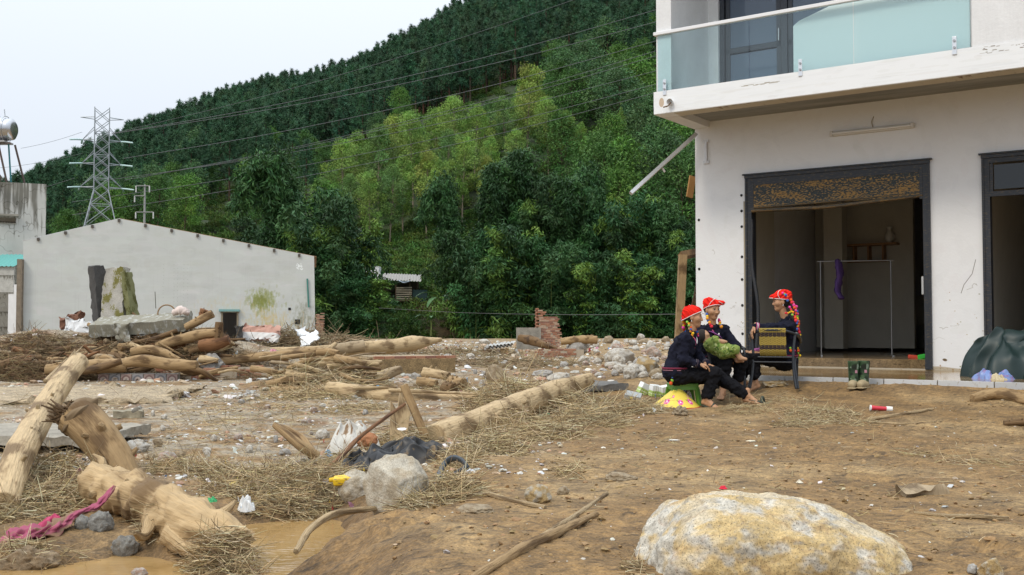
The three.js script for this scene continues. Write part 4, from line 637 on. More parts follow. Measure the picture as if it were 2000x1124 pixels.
{
  const D = 124, b = P(195, 500, D), H = P(195, 212, D).y - b.y, m = pxm(1, D);
  pylon(V(b.x, b.y, -D), H, pxm(82, D), pxm(27, D), H * 0.44, [[H - 1.2, pxm(26, D), -1, 0], [H - 1.2, pxm(26, D), 1, 0], [H * 0.78, pxm(22, D), -1, 1], [H * 0.78, pxm(22, D), 1, 1], [H * 0.62, pxm(22, D), -1, 1], [H * 0.62, pxm(22, D), 1, 1], [H * 0.46, pxm(25, D), -1, 1], [H * 0.46, pxm(25, D), 1, 1]], 'tall grey lattice power pylon behind the gabled wall', 0.35, 0.07);
  const D2 = 240, b2 = P(1326, 420, D2), H2 = P(1326, 150, D2).y - b2.y; pylon(V(b2.x, b2.y, -D2), H2, pxm(48, D2), pxm(30, D2), H2 * 0.35, [[H2 - 1, 2, -1, 0], [H2 - 1, 2, 1, 0]], 'lattice pylon half hidden behind the white house corner', 0.2, 0.22);
  const wm = M({ color: C(0.10, 0.105, 0.11), roughness: 0.5 });
  const lines = [[215, 262, 1285, -60, 0.022], [215, 262, 1300, 14, 0.03], [215, 262, 1300, 38, 0.03], [240, 310, 1300, 75, 0.03], [243, 352, 1300, 94, 0.026], [243, 352, 1300, 104, 0.026], [210, 352, 1300, 134, 0.026], [140, 395, 1300, 160, 0.026], [140, 420, 1300, 176, 0.026], [40, 290, 160, 258, 0.018], [-20, 330, 160, 300, 0.018], [-20, 390, 145, 348, 0.024]];
  lines.forEach(([x0, y0, x1, y1, r], i) => { const A = P(x0, y0, 123), B = P(x1, y1, 120), mid = A.clone().lerp(B, 0.5), L = A.distanceTo(B); mid.y -= L * 0.018; solo('power_line', tube([A, A.clone().lerp(mid, 0.5).add(V(0, -L * 0.0045, 0)), mid, mid.clone().lerp(B, 0.5).add(V(0, -L * 0.0045, 0)), B], [r], { n: 40, seg: 4, cap: 0 }), wm, `thin dark power line strung across the pine hill, ${ORD[i]} of twelve from the top`, 'power line', 'power lines across the hill'); });
  solo('fallen_cable', tube([P(740, 602, 84), P(900, 611, 70), P(1100, 615, 56), P(1345, 614, 40)], [0.011], { n: 40, seg: 5 }), M({ color: C(0.12, 0.12, 0.12) }), 'low slack cable running from the bank to the white house', 'cable');
  const u = thing('utility_pole', 'slim utility pole with cross arms behind the gabled roof', 'pole'), UDp = 125, q = P(281, 470, UDp), top = P(281, 361, UDp).y; u.position.set(q.x, q.y, -UDp); const h = top - q.y, pm = M({ color: C(0.3, 0.3, 0.29) });
  mesh('post', tube([V(0, 0, 0), V(0, h, 0)], [0.16, 0.11], { n: 4, seg: 8 }), pm, u); for (const [y, a, b2] of [[h - 0.15, -1.0, 0.6], [h - 1.35, -1.15, 0], [h - 3.3, -1.0, 1.1]]) { const ar = mesh('cross_arm', box(b2 - a, 0.1, 0.1, (a + b2) / 2, y, 0.15), pm, u); for (const x of [a, b2]) if (x) mesh('insulator', new THREE.CylinderGeometry(0.08, 0.08, 0.75, 8).translate(x, y - 0.4, 0.15), M({ color: C(0.6, 0.6, 0.58) }), ar); }
}
{ // brick ruin on the flood plain
  R = mulberry(15); const D = 46, b = P(1073, 676, D), t = thing('brick_ruin', 'ragged standing stub of red brick wall with a grey rendered panel', 'ruin'); t.position.set(b.x, gh(b.x, -D) - 0.05, -D); t.rotation.y = 0.25;
  const gs = [box(0.205, 0.062, 0.1, 0, 0, 0, 0, 0, 0, 0.006), box(0.2, 0.06, 0.1, 0, 0, 0, 0, 0.05, 0, 0.006)], ms = [[0.30, 0.13, 0.075], [0.36, 0.18, 0.11], [0.24, 0.115, 0.08], [0.40, 0.27, 0.19]].map(c => M({ color: C(...c) }));
  const H = 1.78; for (let k = 0; k < 24; k++) { const y = 0.04 + k * 0.074, l = -0.5 + (k > 8 ? 0.06 * Math.sin(k * 1.3) + 0.05 : 0), rr = 0.52 - (k > 10 ? (k - 10) * 0.016 + 0.06 * R() : 0), hgt = k > 19 ? -0.22 : rr; for (let x = l + (k % 2) * 0.1; x < hgt; x += 0.215) { const m = mesh('brick', gs[(k + Math.round(x * 9)) & 1], ms[Math.floor(R() * 4)], t); m.position.set(x, y, rnd(-0.012, 0.012)); } }
  mesh('mortar_core', box(0.82, 1.42, 0.075, -0.05, 0.72, 0), M({ color: C(0.30, 0.26, 0.2) }), t);
  for (let k = 0; k < 25; k++) { const m = mesh('brick', gs[0], ms[k % 3], t); m.position.set(-0.52, 0.04 + k * 0.074, -0.12 - 0.1 * (k % 2)); m.rotation.y = Math.PI / 2; }
  mesh('rendered_panel', boxUV(box(1.08, 1.0, 0.12, -0.98, 0.5, 0.15)), concrete, t);
  const bwall = (px, py, D, len, courses, turn, label) => { const q = thing('low_brick_wall', label, 'brick wall'), o = P(px, py, D); q.position.set(o.x, gh(o.x, -D), -D); q.rotation.y = turn; const cols = Math.floor(len / 0.22); for (let k = 0; k < courses; k++) for (let j = 0; j < cols; j++) { if (k === courses - 1 && R() < 0.3) continue; const m = mesh('brick', gs[(k + j) & 1], ms[Math.floor(R() * 3)], q); m.position.set(-len / 2 + j * 0.216 + (k % 2) * 0.1, 0.035 + k * 0.07, rnd(-0.012, 0.012)); } mesh('mortar_core', box(len, courses * 0.07 - 0.03, 0.08, 0.05, courses * 0.035 - 0.02, 0), M({ color: C(0.4, 0.34, 0.26) }), q); return q; };
  bwall(1094, 700, 34, 1.5, 4, 0.25, 'low remnant of red brick wall in front of the brick ruin');
  bwall(385, 742, 19.0, 1.3, 3, 0.05, 'short red brick footing under the grey rock by the driftwood heap'); bwall(482, 735, 19.4, 0.9, 3, -0.02, 'low red brick footing under the long pale log');
  const f = thing('foundation_wall', 'mud-plastered foundation block with a red brick rim', 'foundation'), fp = G(812, 729); f.position.set(fp.x, fp.y, fp.z); f.rotation.y = 0.42; mesh('block', boxUV(box(1.75, 0.36, 1.8, 0, 0.12, -0.9, 0, 0, 0, 0.02)), M({ map: mudTex, color: C(0.40, 0.29, 0.15) }), f); for (let j = 0; j < 8; j++) { const m = mesh('brick', gs[j & 1], ms[j % 3], f); m.position.set(-0.77 + j * 0.22, 0.315, -0.055); }
  mesh('sand_fill', boxUV(box(1.6, 0.03, 1.7, 0, 0.31, -0.98)), M({ map: mudTex, color: C(0.5, 0.4, 0.26) }), f);
}
// ---------- driftwood, stones and flood litter ----------
const woodTex = tex(512, 1024, (u, v) => { const g = pf(u, v, 26, 3, 4), m = pf(u, v, 4, 3, 5, pn2), f = pf(u, v, 120, 12, 2), k = 0.85 + 0.09 * g + 0.12 * f, dirt = sst(-0.02, 0.4, m + 0.25 * f) * 0.8, cr = sst(-0.42, -0.55, g) * 0.45; return mix3(mix3([k, k * 0.895, k * 0.72], [0.46, 0.37, 0.25], dirt), [0.25, 0.18, 0.1], cr); });
const woodBump = gray(512, 1024, (u, v) => 0.5 + 0.3 * pf(u, v, 30, 4, 4) + 0.25 * pf(u, v, 6, 5, 4, pn2));
const wt2 = (t, r) => { const c = t.clone(); c.repeat.set(r, r); c.needsUpdate = true; return c; };
const woods = { gnarl: M({ map: wt2(woodTex, 0.7), color: C(0.60, 0.54, 0.45), bumpMap: wt2(woodBump, 0.8), bumpScale: 0.02 }), pale: M({ map: woodTex, color: C(0.68, 0.64, 0.57), bumpMap: woodBump, bumpScale: 0.02, roughness: 0.75 }), tan: M({ map: woodTex, color: C(0.46, 0.39, 0.30), bumpMap: woodBump, bumpScale: 0.012 }), dark: M({ map: woodTex, color: C(0.22, 0.165, 0.11), bumpMap: woodBump, bumpScale: 0.015 }), grey: M({ map: woodTex, color: C(0.46, 0.45, 0.45), bumpMap: woodBump, bumpScale: 0.012 }), red: M({ map: woodTex, color: C(0.30, 0.18, 0.115), bumpMap: woodBump, bumpScale: 0.012 }) };
let logSeed = 1;
function log(label, pts, rpx, o = {}) { // pts [px, py, D]; radii in photo pixels
  const p = pts.map((a, i) => { if (!o.ground) return P(...a); const q = G(a[0], a[1]); q.y += pxm(rpx[Math.min(i, rpx.length - 1)], -q.z) * 0.7; return q; }), rr = rpx.map((r, i) => pxm(r, pts[Math.min(pts.length - 1, Math.round(i * (pts.length - 1) / Math.max(1, rpx.length - 1)))][2]));
  const g = tube(p, rr, { n: o.n || 30, seg: o.seg || 14, lump: o.lump ?? 0.22, lf: o.lf || 1.6, seed: logSeed++ * 3.1, ragged: o.ragged || 0, cap: o.cap ?? 0.12 });
  const big = Math.max(...rpx) >= 8 && (o.cat || 'log') === 'log'; let gg = g; // broken branch stubs and split slivers grown out of the trunk
  if (big) { const cc = p.length === 2 ? new THREE.LineCurve3(p[0], p[1]) : curve(p), rs = mulberry(logSeed * 17), add = [g]; for (let k = 0; k < 5; k++) { const f = 0.12 + 0.78 * rs(), a = rs() * 6.28, c0 = cc.getPointAt(f), T = cc.getTangentAt(f), rad = lerp(rr[0], rr[rr.length - 1], f), sd = T.clone().cross(V(0, 1, 0.1)).normalize(), up = sd.clone().cross(T), out = sd.multiplyScalar(Math.cos(a)).addScaledVector(up, Math.abs(Math.sin(a))).addScaledVector(T, 0.8 * (rs() - 0.3)).normalize(), L = rad * (1.15 + 0.9 * rs() * rs()); add.push(tube([c0, c0.clone().addScaledVector(out, L * 0.7), c0.clone().addScaledVector(out, L)], [rad * 0.42, rad * 0.25, rad * (0.1 + 0.1 * rs())], { n: 6, seg: 7, lump: 0.4, lf: 9, seed: k, ragged: 0.01 })); } for (let k = 0; k < 4; k++) { const f = 0.1 + 0.6 * rs(), c0 = cc.getPointAt(f), c1 = cc.getPointAt(Math.min(1, f + 0.12 + 0.16 * rs())), rad = lerp(rr[0], rr[rr.length - 1], f), off = V(0, rad * 0.93, rad * 0.35 * (rs() - 0.2) * 2); add.push(tube([c0.clone().add(off), c0.clone().lerp(c1, 0.5).add(off).add(V(0, rad * 0.04, 0)), c1.clone().add(off)], [rad * 0.16, rad * 0.2, rad * 0.05], { n: 8, seg: 6, lump: 0.5, lf: 12, seed: k, flat: 0.5 })); } gg = merge(add); }
  const t = o.parts ? thing(o.name || 'driftwood_log', label, o.cat || 'log') : solo(o.name || 'driftwood_log', gg, woods[o.wood || 'pale'], label, o.cat || 'log', o.group);
  if (o.parts) { mesh('trunk', gg, woods[o.wood || 'pale'], t); o.parts(t, p, rr); }
  return t;
}
function splinters(t, end, dir, r, n, len, mat) { for (let i = 0; i < n; i++) { const a = rnd(0, 6.28), s = V(-dir.z, 0, dir.x).normalize(), u = s.clone().cross(dir), o = end.clone().addScaledVector(s, Math.cos(a) * r * rnd(0.3, 1)).addScaledVector(u, Math.sin(a) * r * rnd(0.3, 1)).addScaledVector(dir, -len * 0.5), q = o.clone().addScaledVector(dir, len * rnd(0.5, 1.5)).add(V(rnd(-1, 1), rnd(-0.6, 1), rnd(-1, 1)).multiplyScalar(len * 0.35)); mesh('splinter', tube([o, q], [r * 0.22, r * 0.03], { n: 3, seg: 5 }), mat, t); } }
R = mulberry(201);
// foreground and middle logs
log('long pale debarked log leaning up at the left edge with a splintered top', [[6, 985, 5.75], [30, 905, 6.2], [75, 820, 7.1], [115, 755, 7.9], [152, 708, 8.6]], [28, 30, 25, 22, 19], { lump: 0.1, n: 44, seg: 18, parts: (t, p, r) => { const d = p[4].clone().sub(p[3]).normalize(); splinters(t, p[4], d, r[4], 12, 0.16, woods.pale); mesh('side_strip', tube([p[3].clone().add(V(-0.08, 0.04, 0.05)), p[4].clone().add(V(-0.09, 0.03, 0.0))], [0.02, 0.008], { n: 5, seg: 6 }), woods.pale, t); } });
log('stout tilted log stump with a muddy root end beside the concrete slab', [[246, 940, 6.55], [215, 885, 6.6], [180, 842, 6.65], [150, 812, 6.7]], [31, 37, 38, 40], { wood: 'tan', lump: 0.10, n: 30, seg: 20, parts: (t, p, r) => { for (let i = 0; i < 130; i++) { const a = rnd(0, 6.28), o = p[3].clone().add(V(Math.cos(a) * 0.09 - 0.02, rnd(-0.05, 0.05), Math.sin(a) * 0.09)), q = o.clone().add(V(rnd(-0.09, 0.03), rnd(-0.02, 0.06), rnd(-0.06, 0.06))); mesh('root_fibre', tube([o, q], [0.011, 0.004], { n: 2, seg: 5, lump: 0.5 }), woods.dark, t); } mesh('soil_cap', tube([p[3].clone().add(V(0.025, -0.02, 0)), p[3].clone().add(V(-0.03, 0.025, 0))], [0.136, 0.12], { n: 8, seg: 26, lump: 0.35, lf: 9 }), flat(0.17, 0.115, 0.06), t); } });
log('big gnarled barkless root trunk lying across the puddle in the foreground', [[186, 948, 6.1], [250, 966, 5.85], [320, 996, 5.5], [390, 1028, 5.2], [470, 1058, 5.0]], [40, 47, 48, 48, 30], { wood: 'gnarl', lump: 0.34, lf: 5.5, n: 90, seg: 36, ragged: 0.03, parts: (t, p, r) => { for (const [a, b, c, w] of [[[190, 940, 6.1], [200, 905, 6.2], [182, 890, 6.3], 13], [[300, 1000, 5.4], [280, 1050, 5.2], [262, 1042, 5.1], 14], [[330, 1045, 5.2], [370, 1075, 5.05], [420, 1085, 4.95], 20], [[400, 1030, 5.1], [440, 1000, 5.2], [458, 980, 5.3], 12]]) mesh('root', tube([P(...a), P(...b), P(...c)], [pxm(w, 5.3), pxm(w * 0.8, 5.3), pxm(w * 0.3, 5.3)], { n: 20, seg: 14, lump: 0.45, lf: 6 }), woods.gnarl, t); mesh('wire_loop', tube([P(262, 945, 5.72), P(272, 975, 5.62), P(266, 1012, 5.68)], [0.005], { n: 16, seg: 5 }), flat(0.02, 0.02, 0.02), t); } });
log('thick pale debarked log slanting across the middle of the debris', [[850, 855, 8.9], [930, 826, 9.7], [1020, 790, 10.8], [1090, 764, 11.9], [1150, 742, 12.8]], [27, 26, 24, 22, 13], { lump: 0.12, n: 46, seg: 20, ragged: 0.08 });
log('long pale log lying behind the slanting log with peeling strips', [[640, 758, 14.3], [720, 770, 14.1], [800, 778, 14.0], [880, 782, 13.9], [972, 784, 13.7]], [12, 15, 17, 18, 15], { n: 40, seg: 16, lump: 0.16, parts: (t, p, r) => { for (const [a, b] of [[[690, 758, 14.0], [775, 757, 14.0]], [[760, 762, 13.9], [960, 772, 13.6]]]) mesh('bark_strip', tube([P(...a), P(...b)], [0.03, 0.012], { n: 10, seg: 6, lump: 0.3 }), woods.pale, t); } });
log('long pale log on top of the heap ending in a pointed break', [[640, 690, 23.5], [700, 681, 24], [770, 676, 24.5], [830, 668, 25], [862, 664, 25.2]], [9, 13, 14, 15, 4], { n: 36, lump: 0.14 });
log('greyish log end lying beside the pointed pale log', [[600, 694, 22.6], [650, 684, 22.8], [710, 676, 23]], [9, 11, 12], { wood: 'grey' });
log('long tan log lying along the front of the heap below the gabled wall', [[420, 708, 19.5], [480, 700, 19.8], [560, 694, 20], [620, 686, 20.4]], [9, 9, 10, 9], { wood: 'tan' });
log('pale peeled log behind the tan one in front of the gabled wall', [[434, 696, 21], [500, 688, 21.2], [600, 684, 21.5], [650, 680, 21.8]], [7, 8, 8, 6]);
// left heap
const heap = [['curved brown log rising from the heap toward the dark doorway', [[308, 676, 20.6], [350, 664, 20.4], [390, 655, 20.3], [424, 651, 20.2]], [9, 10, 10, 9], 'tan'], ['short log pointing up over the heap', [[362, 640, 20.8], [390, 626, 20.8], [415, 614, 20.8]], [7, 8, 8], 'tan'], ['reddish broken stub standing on the heap', [[394, 622, 20.9], [400, 606, 20.9]], [8, 9], 'red'], ['arched brown log in the dark middle of the heap', [[258, 688, 19.8], [290, 684, 19.7], [320, 690, 19.6], [350, 704, 19.5]], [8, 9, 8, 6], 'tan'], ['thick forked log across the front of the heap', [[232, 712, 19.3], [280, 705, 19.2], [330, 712, 19.2], [384, 714, 19.2]], [8, 12, 11, 10], 'tan'], ['heavy dark log under the front of the heap', [[90, 722, 19.2], [150, 718, 19.2], [200, 715, 19.2], [246, 716, 19.3]], [10, 13, 14, 13], 'tan'], ['long brown log at the left of the heap', [[60, 676, 20.8], [110, 682, 20.6], [160, 690, 20.4], [240, 700, 20.2]], [6, 7, 8, 8], 'dark'], ['rooty upright stump beside the small dark doorway', [[428, 672, 20.2], [427, 650, 20.2], [428, 630, 20.2]], [10, 9, 8], 'dark'], ['stubby knotted log by the small dark doorway', [[390, 676, 20.2], [420, 672, 20.2], [446, 664, 20.2]], [12, 14, 10], 'red'], ['thin pole poking left out of the heap above the slab end', [[172, 634, 21.6], [196, 648, 21.4]], [4, 3], 'tan'], ['narrow brown log beneath the tilted slab', [[250, 672, 20.6], [300, 662, 20.6], [345, 646, 20.6]], [4, 5, 4], 'dark'], ['splayed dark log at the lower left of the heap', [[120, 730, 18.8], [180, 722, 18.9], [236, 706, 19]], [7, 8, 6], 'dark'], ['broken dark log at the far left of the heap', [[0, 716, 19.4], [40, 704, 19.6], [80, 700, 19.8]], [9, 9, 7], 'dark']];
for (const [l, p, r, w] of heap) log(l, p.map(a => [a[0], a[1], a[2] - 0.75]), r, { wood: w, lump: 0.3, n: 22, seg: 12 });
R = mulberry(909);
for (let i = 0; i < 120; i++) { const px = 10 + 440 * ((i * 0.618) % 1) + rnd(-10, 10), hgt = sst(60, 260, px) * (1 - 0.5 * sst(380, 460, px)), py = lerp(735, lerp(672, 634, hgt), Math.pow(R(), 0.85)), D = 18.5 + (732 - py) * 0.026 + rnd(-0.15, 0.15), len = rnd(30, 95), an = rnd(-0.45, 0.45) * (R() < 0.2 ? 2.5 : 1), r = 1.8 + 7 * Math.pow(R(), 2), dx = Math.cos(an) * len / 2, dy = Math.sin(an) * len / 2; log('broken branch jammed in the dark driftwood heap before the gabled wall', [[px - dx, py + dy, D + rnd(-0.2, 0.2)], [px + rnd(-4, 4), py + rnd(-6, 6), D], [px + dx, py - dy, D + rnd(-0.2, 0.2)]], [r, r * 0.95, r * 0.6], { name: 'branch', cat: 'branch', wood: ['dark', 'tan', 'dark', 'grey', 'tan', 'red', 'pale'][i % 7], group: 'branches jammed in the driftwood heap', n: 10, seg: 7, lump: 0.4, lf: 5, ragged: 0.03 }); }
for (let i = 0; i < 26; i++) { const px = rnd(530, 745), py = rnd(692, 772), D = 17.2 - (py - 690) * 0.022, len = rnd(30, 80), an = rnd(-0.25, 0.3), r = 1.4 + 3 * R() * R(), dx = Math.cos(an) * len / 2, dy = Math.sin(an) * len / 2; log('thin stick tucked into the branch stack by the foundation', [[px - dx, py + dy, D], [px, py + rnd(-4, 4), D - 0.1], [px + dx, py - dy, D]], [r, r, r * 0.6], { name: 'branch', cat: 'branch', wood: ['pale', 'tan', 'grey', 'dark'][i % 4], group: 'thin sticks in the branch stack', n: 8, seg: 6, lump: 0.3 }); }
// stack of branches in the middle
const sticksA = [[520, 752, 560, 740, 8, 'tan'], [530, 768, 700, 766, 11, 'tan'], [560, 730, 700, 752, 7, 'pale'], [588, 724, 655, 672, 6, 'pale'], [600, 712, 740, 712, 6, 'pale'], [640, 718, 745, 708, 6, 'pale'], [562, 720, 640, 700, 5, 'tan'], [548, 700, 620, 692, 5, 'tan'], [610, 708, 700, 700, 4, 'tan'], [650, 734, 735, 728, 5, 'tan'], [655, 700, 712, 712, 8, 'tan'], [640, 745, 652, 782, 5, 'pale'], [664, 732, 712, 756, 4, 'tan'], [700, 744, 760, 738, 3, 'tan'], [490, 720, 560, 734, 6, 'tan'], [548, 742, 640, 758, 8, 'dark'], [560, 776, 640, 772, 9, 'dark'], [620, 688, 660, 690, 8, 'tan'], [680, 706, 720, 724, 4, 'grey'], [575, 712, 655, 738, 5, 'pale'], [600, 742, 720, 736, 5, 'grey'], [660, 722, 744, 722, 4, 'dark'], [530, 756, 600, 748, 7, 'grey'], [618, 756, 690, 748, 5, 'tan']];
sticksA.sort((a, b) => a[0] + a[2] - b[0] - b[2]);
sticksA.forEach(([a, b, c, d, r, w], i) => { const D = 16.7 - (b + d - 1380) * 0.008 + rnd(-0.2, 0.2); log(['pale branch', 'brown branch', 'weathered branch'][w === 'pale' ? 0 : w === 'tan' ? 1 : 2] + `, ${ORD[i]} from the left end of the branch stack by the foundation`, [[a, b, D], [(a + c) / 2 + rnd(-3, 3), (b + d) / 2 + rnd(-5, 3), D + rnd(-0.2, 0.2)], [c, d, D + rnd(-0.3, 0.3)]], [r, r * 0.95, r * 0.7], { name: 'branch', cat: 'branch', wood: w, group: 'stack of branches', n: 14, seg: 9, lump: 0.3 }); });
// other pieces
log('short pale log with a hollow end left of the foundation block', [[736, 738, 17.6], [770, 726, 17.8], [784, 722, 17.8]], [10, 11, 8], { wood: 'grey' });
log('rounded muddy log chunk, uppermost of the chunks before the foundation', [[828, 728, 16.9], [850, 730, 16.8], [876, 736, 16.6]], [10, 9, 8], { wood: 'pale', lump: 0.3 }); log('dark muddy log chunk left of the other chunks', [[814, 746, 15.6], [834, 748, 15.6], [852, 750, 15.5]], [9, 9, 7], { wood: 'tan', lump: 0.35 }); log('short log chunk with its round cut end facing out', [[880, 746, 15.6], [905, 750, 15.3]], [11, 11], { wood: 'tan' }); log('dark rooty log chunk nearest of the muddy chunks', [[866, 756, 15], [886, 760, 14.9]], [11, 12], { wood: 'dark', lump: 0.5 });
log('dark split root trunk lying against the brick ruin', [[1016, 660, 40], [1045, 668, 39.5], [1075, 678, 39], [1088, 682, 39]], [8, 9, 7, 4], { wood: 'dark', lump: 0.4 }); log('brown trunk lying right of the brick ruin on the stones', [[1096, 668, 38], [1130, 664, 38], [1166, 664, 38]], [7, 8, 8], { wood: 'tan' });
log('forked pale branch standing out of the rubble', [[618, 892, 7.9], [588, 872, 7.85], [556, 846, 7.9], [536, 830, 7.95]], [10, 10, 8, 6], { lump: 0.2, wood: 'tan', name: 'branch', cat: 'branch', parts: (t) => mesh('fork', tube([P(610, 890, 7.95), P(590, 858, 8.1), P(560, 838, 8.2), P(540, 832, 8.3)], [0.04, 0.032, 0.025, 0.015], { n: 16, seg: 10, lump: 0.2 }), woods.tan, t) });
log('long thin stick lying on the mud bank, upper of two', [[1000, 1092, 4.35], [1080, 1040, 4.75], [1130, 1008, 5.1], [1186, 966, 5.8]], [5, 6, 5, 3], { ground: true,  name: 'stick', cat: 'stick', n: 30, lump: 0.3, lf: 9 }); log('thick long stick on the mud bank, lower of two', [[920, 1140, 3.95], [1010, 1085, 4.4], [1080, 1050, 4.7], [1165, 1008, 5.15]], [9, 10, 8, 5], { ground: true,  name: 'stick', cat: 'stick', wood: 'tan', n: 30, lump: 0.3, lf: 9 });
log('thin knotted stick lying on the mud right of the boulder', [[1786, 1004, 5.35], [1850, 1011, 5.3], [1900, 1012, 5.3], [1970, 1016, 5.25]], [2.5, 3.5, 4, 4], { ground: true,  name: 'stick', cat: 'stick', n: 24, lump: 0.35, lf: 12 });
log('straight pale stick on the mud before the boots', [[1696, 822, 10.2], [1760, 812, 10.5], [1823, 801, 10.9]], [3.5, 3, 2.5], { ground: true,  name: 'stick', cat: 'stick', lump: 0.1 }); log('thin curved twig lying beyond the straight stick', [[1700, 826, 10.1], [1770, 830, 10], [1840, 824, 10.2]], [1.8, 1.8, 1.2], { ground: true,  name: 'stick', cat: 'stick', lump: 0.1 });
log('curved split branch dipping into the puddle', [[578, 1078, 4.9], [610, 1030, 5.15], [660, 1003, 5.35], [742, 993, 5.5]], [6, 7, 8, 4], { name: 'branch', cat: 'branch', n: 24, lump: 0.25, lf: 8 }); log('pale stick among straw right of the black tube', [[930, 958, 6.05], [985, 978, 5.8], [1065, 995, 5.55]], [4, 5, 4], { ground: true,  name: 'stick', cat: 'stick' });
log('brown stick propped on the heap of black sheeting', [[606, 940, 6.6], [660, 898, 7.0], [705, 852, 7.6], [790, 790, 8.4]], [4, 5, 4, 3], { name: 'stick', cat: 'stick', wood: 'red' }); log('short pale pole under the slanting log', [[1000, 850, 9.0], [960, 858, 8.9], [925, 868, 8.8]], [8, 8, 6], { ground: true,  name: 'stick', cat: 'stick' }); log('grey pipe-like stick by the slanting log', [[860, 862, 8.6], [900, 852, 8.75], [925, 846, 8.9]], [5, 5, 4], { ground: true,  name: 'stick', cat: 'stick', wood: 'grey' });
log('bundle-like pale reed stem under the tangle near the hat', [[1120, 815, 11.4], [1190, 806, 11.6], [1290, 800, 11.9]], [5, 7, 4], { ground: true,  name: 'stick', cat: 'stick', wood: 'tan', lump: 0.3 });
log('muddy root chunk at the right edge below the green tarpaulin', [[1900, 786, 12.1], [1945, 780, 12.1], [2015, 790, 11.6]], [8, 12, 11], { ground: true,  wood: 'tan', lump: 0.45 }); log('short dark log at the right edge of the mud', [[1962, 832, 9.9], [2010, 830, 9.8]], [6, 8], { ground: true,  wood: 'dark', lump: 0.4 });
{ const b = solo('broken_plank', (() => { const s = new THREE.Shape([[0, 0], [0.16, 0.02], [0.22, 0.3], [0.14, 0.52], [0.1, 0.3], [0.04, 0.44]].map(a => new THREE.Vector2(a[0] * 0.8, a[1] * 0.72))); return boxUV(new THREE.ExtrudeGeometry(s, { depth: 0.04, bevelEnabled: true, bevelSize: 0.006, bevelThickness: 0.006, bevelSegments: 1 })); })(), woods.pale, 'broken plank wedge standing up behind the black sheeting', 'plank'); b.position.copy(P(762, 862, 8.6)); b.rotation.set(-0.15, 0.3, 0.12);
  const b2 = solo('broken_plank', boxUV(box(0.07, 0.46, 0.03, 0, 0.23, 0, 0, 0, 0, 0.008)), woods.tan, 'narrow leaning plank beside the broken wedge', 'plank'); b2.position.copy(P(830, 852, 8.7)); b2.rotation.set(-0.2, 0.2, 0.42); }

// ---- stones ----
const rockTex = tex(512, 512, (u, v) => { const a = pf(u, v, 6, 6, 5), b = pf(u, v, 50, 50, 3, pn2), c = pn(u * 128, v * 128, 128), k = 0.84 + 0.16 * a + 0.2 * b - (c > 0.45 ? 0.28 : 0); return [k, k * 0.99, k * 0.97]; });
const rockMat = M({ vertexColors: true, map: rockTex, bumpMap: concBump, bumpScale: 0.006, roughness: 0.85 });
const TONES = { white: [[0.68, 0.66, 0.61], [0.52, 0.47, 0.39]], grey: [[0.50, 0.49, 0.47], [0.40, 0.38, 0.35]], stone: [[0.62, 0.575, 0.48], [0.48, 0.41, 0.30]], tan: [[0.42, 0.34, 0.23], [0.30, 0.22, 0.13]], ochre: [[0.46, 0.32, 0.14], [0.50, 0.46, 0.38]], pink: [[0.48, 0.34, 0.27], [0.5, 0.46, 0.42]], blue: [[0.29, 0.285, 0.265], [0.21, 0.205, 0.19]], mud: [[0.26, 0.18, 0.10], [0.32, 0.24, 0.15]] };
function rockGeo(seed, tone, { detail = 12, cuts = 6, rough = 0.25, sx = 1, sy = 1, sz = 1, vein = 0.5 } = {}) {
  const r = mulberry(seed), g0 = new THREE.IcosahedronGeometry(1, detail), g = mergeVertices((() => { g0.deleteAttribute('uv'); g0.deleteAttribute('normal'); return g0; })(), 1e-4), p = g.attributes.position, pl = []; for (let i = 0; i < cuts; i++) pl.push([rdir(r), 0.62 + 0.28 * r()]);
  const v = V(); for (let i = 0; i < p.count; i++) { v.fromBufferAttribute(p, i).normalize(); let k = 1 + rough * fbm(v.x * 1.3 + seed, v.y * 1.3, v.z * 1.3, 4); for (const [n, d] of pl) { const q = v.dot(n) * k; if (q > d) k *= lerp(d / q, 1, 0.12); } k += 0.018 * fbm(v.x * 5, v.y * 5, v.z * 5 + seed, 3); p.setXYZ(i, v.x * k * sx, v.y * k * sy, v.z * k * sz); }
  g.computeVertexNormals(); const [a, b] = TONES[tone];
  const q = paint(g, (x, y, z) => { const m = sst(-0.2, 0.35, fbm(x / sx * 1.4 + seed, y / sy * 1.4, z / sz * 1.4, 4)), vn = Math.abs(noise(x / sx * 1.7, y / sy * 1.7 + seed, z / sz * 1.7)) < 0.06 ? vein : 0; return mix3(mix3(a, b, m), [0.3, 0.2, 0.12], vn * 0.6); });
  return boxUV(q, 1.3 / Math.max(sx, 0.12) * 0.4);
}
let rockN = 900;
function rock(label, px, py, w, h, tone, o = {}) { // px, py: middle of its foot
  const q = o.D ? P(px, py, o.D) : G(px, py), D = -q.z, W = pxm(w, D) / 2, H = pxm(h, D) * 0.62, g = rockGeo(rockN++, tone, { detail: o.detail || (w > 60 ? 18 : w > 24 ? 11 : 6), cuts: o.cuts ?? 6, rough: o.rough ?? 0.25, sx: W * 1.06, sy: H * 1.05, sz: W * (o.deep || 0.85) });
  const m = solo(o.name || 'stone', g, rockMat, label, o.cat || 'stone', o.group); m.position.set(q.x, q.y + H * (o.sink ?? 0.52), q.z - W * 0.5); m.rotation.set(o.rx || 0, o.ry || 0, o.rz || 0); return m;
}
rock('rounded grey boulder between straw and puddle, larger of the pair', 770, 992, 122, 98, 'stone', { name: 'boulder', cuts: 4, rz: 0.2, sink: 0.55, rough: 0.16 }); rock('smaller tan boulder tucked behind the rounded grey one', 692, 974, 64, 54, 'stone', { name: 'boulder', cuts: 2, rough: 0.14 });
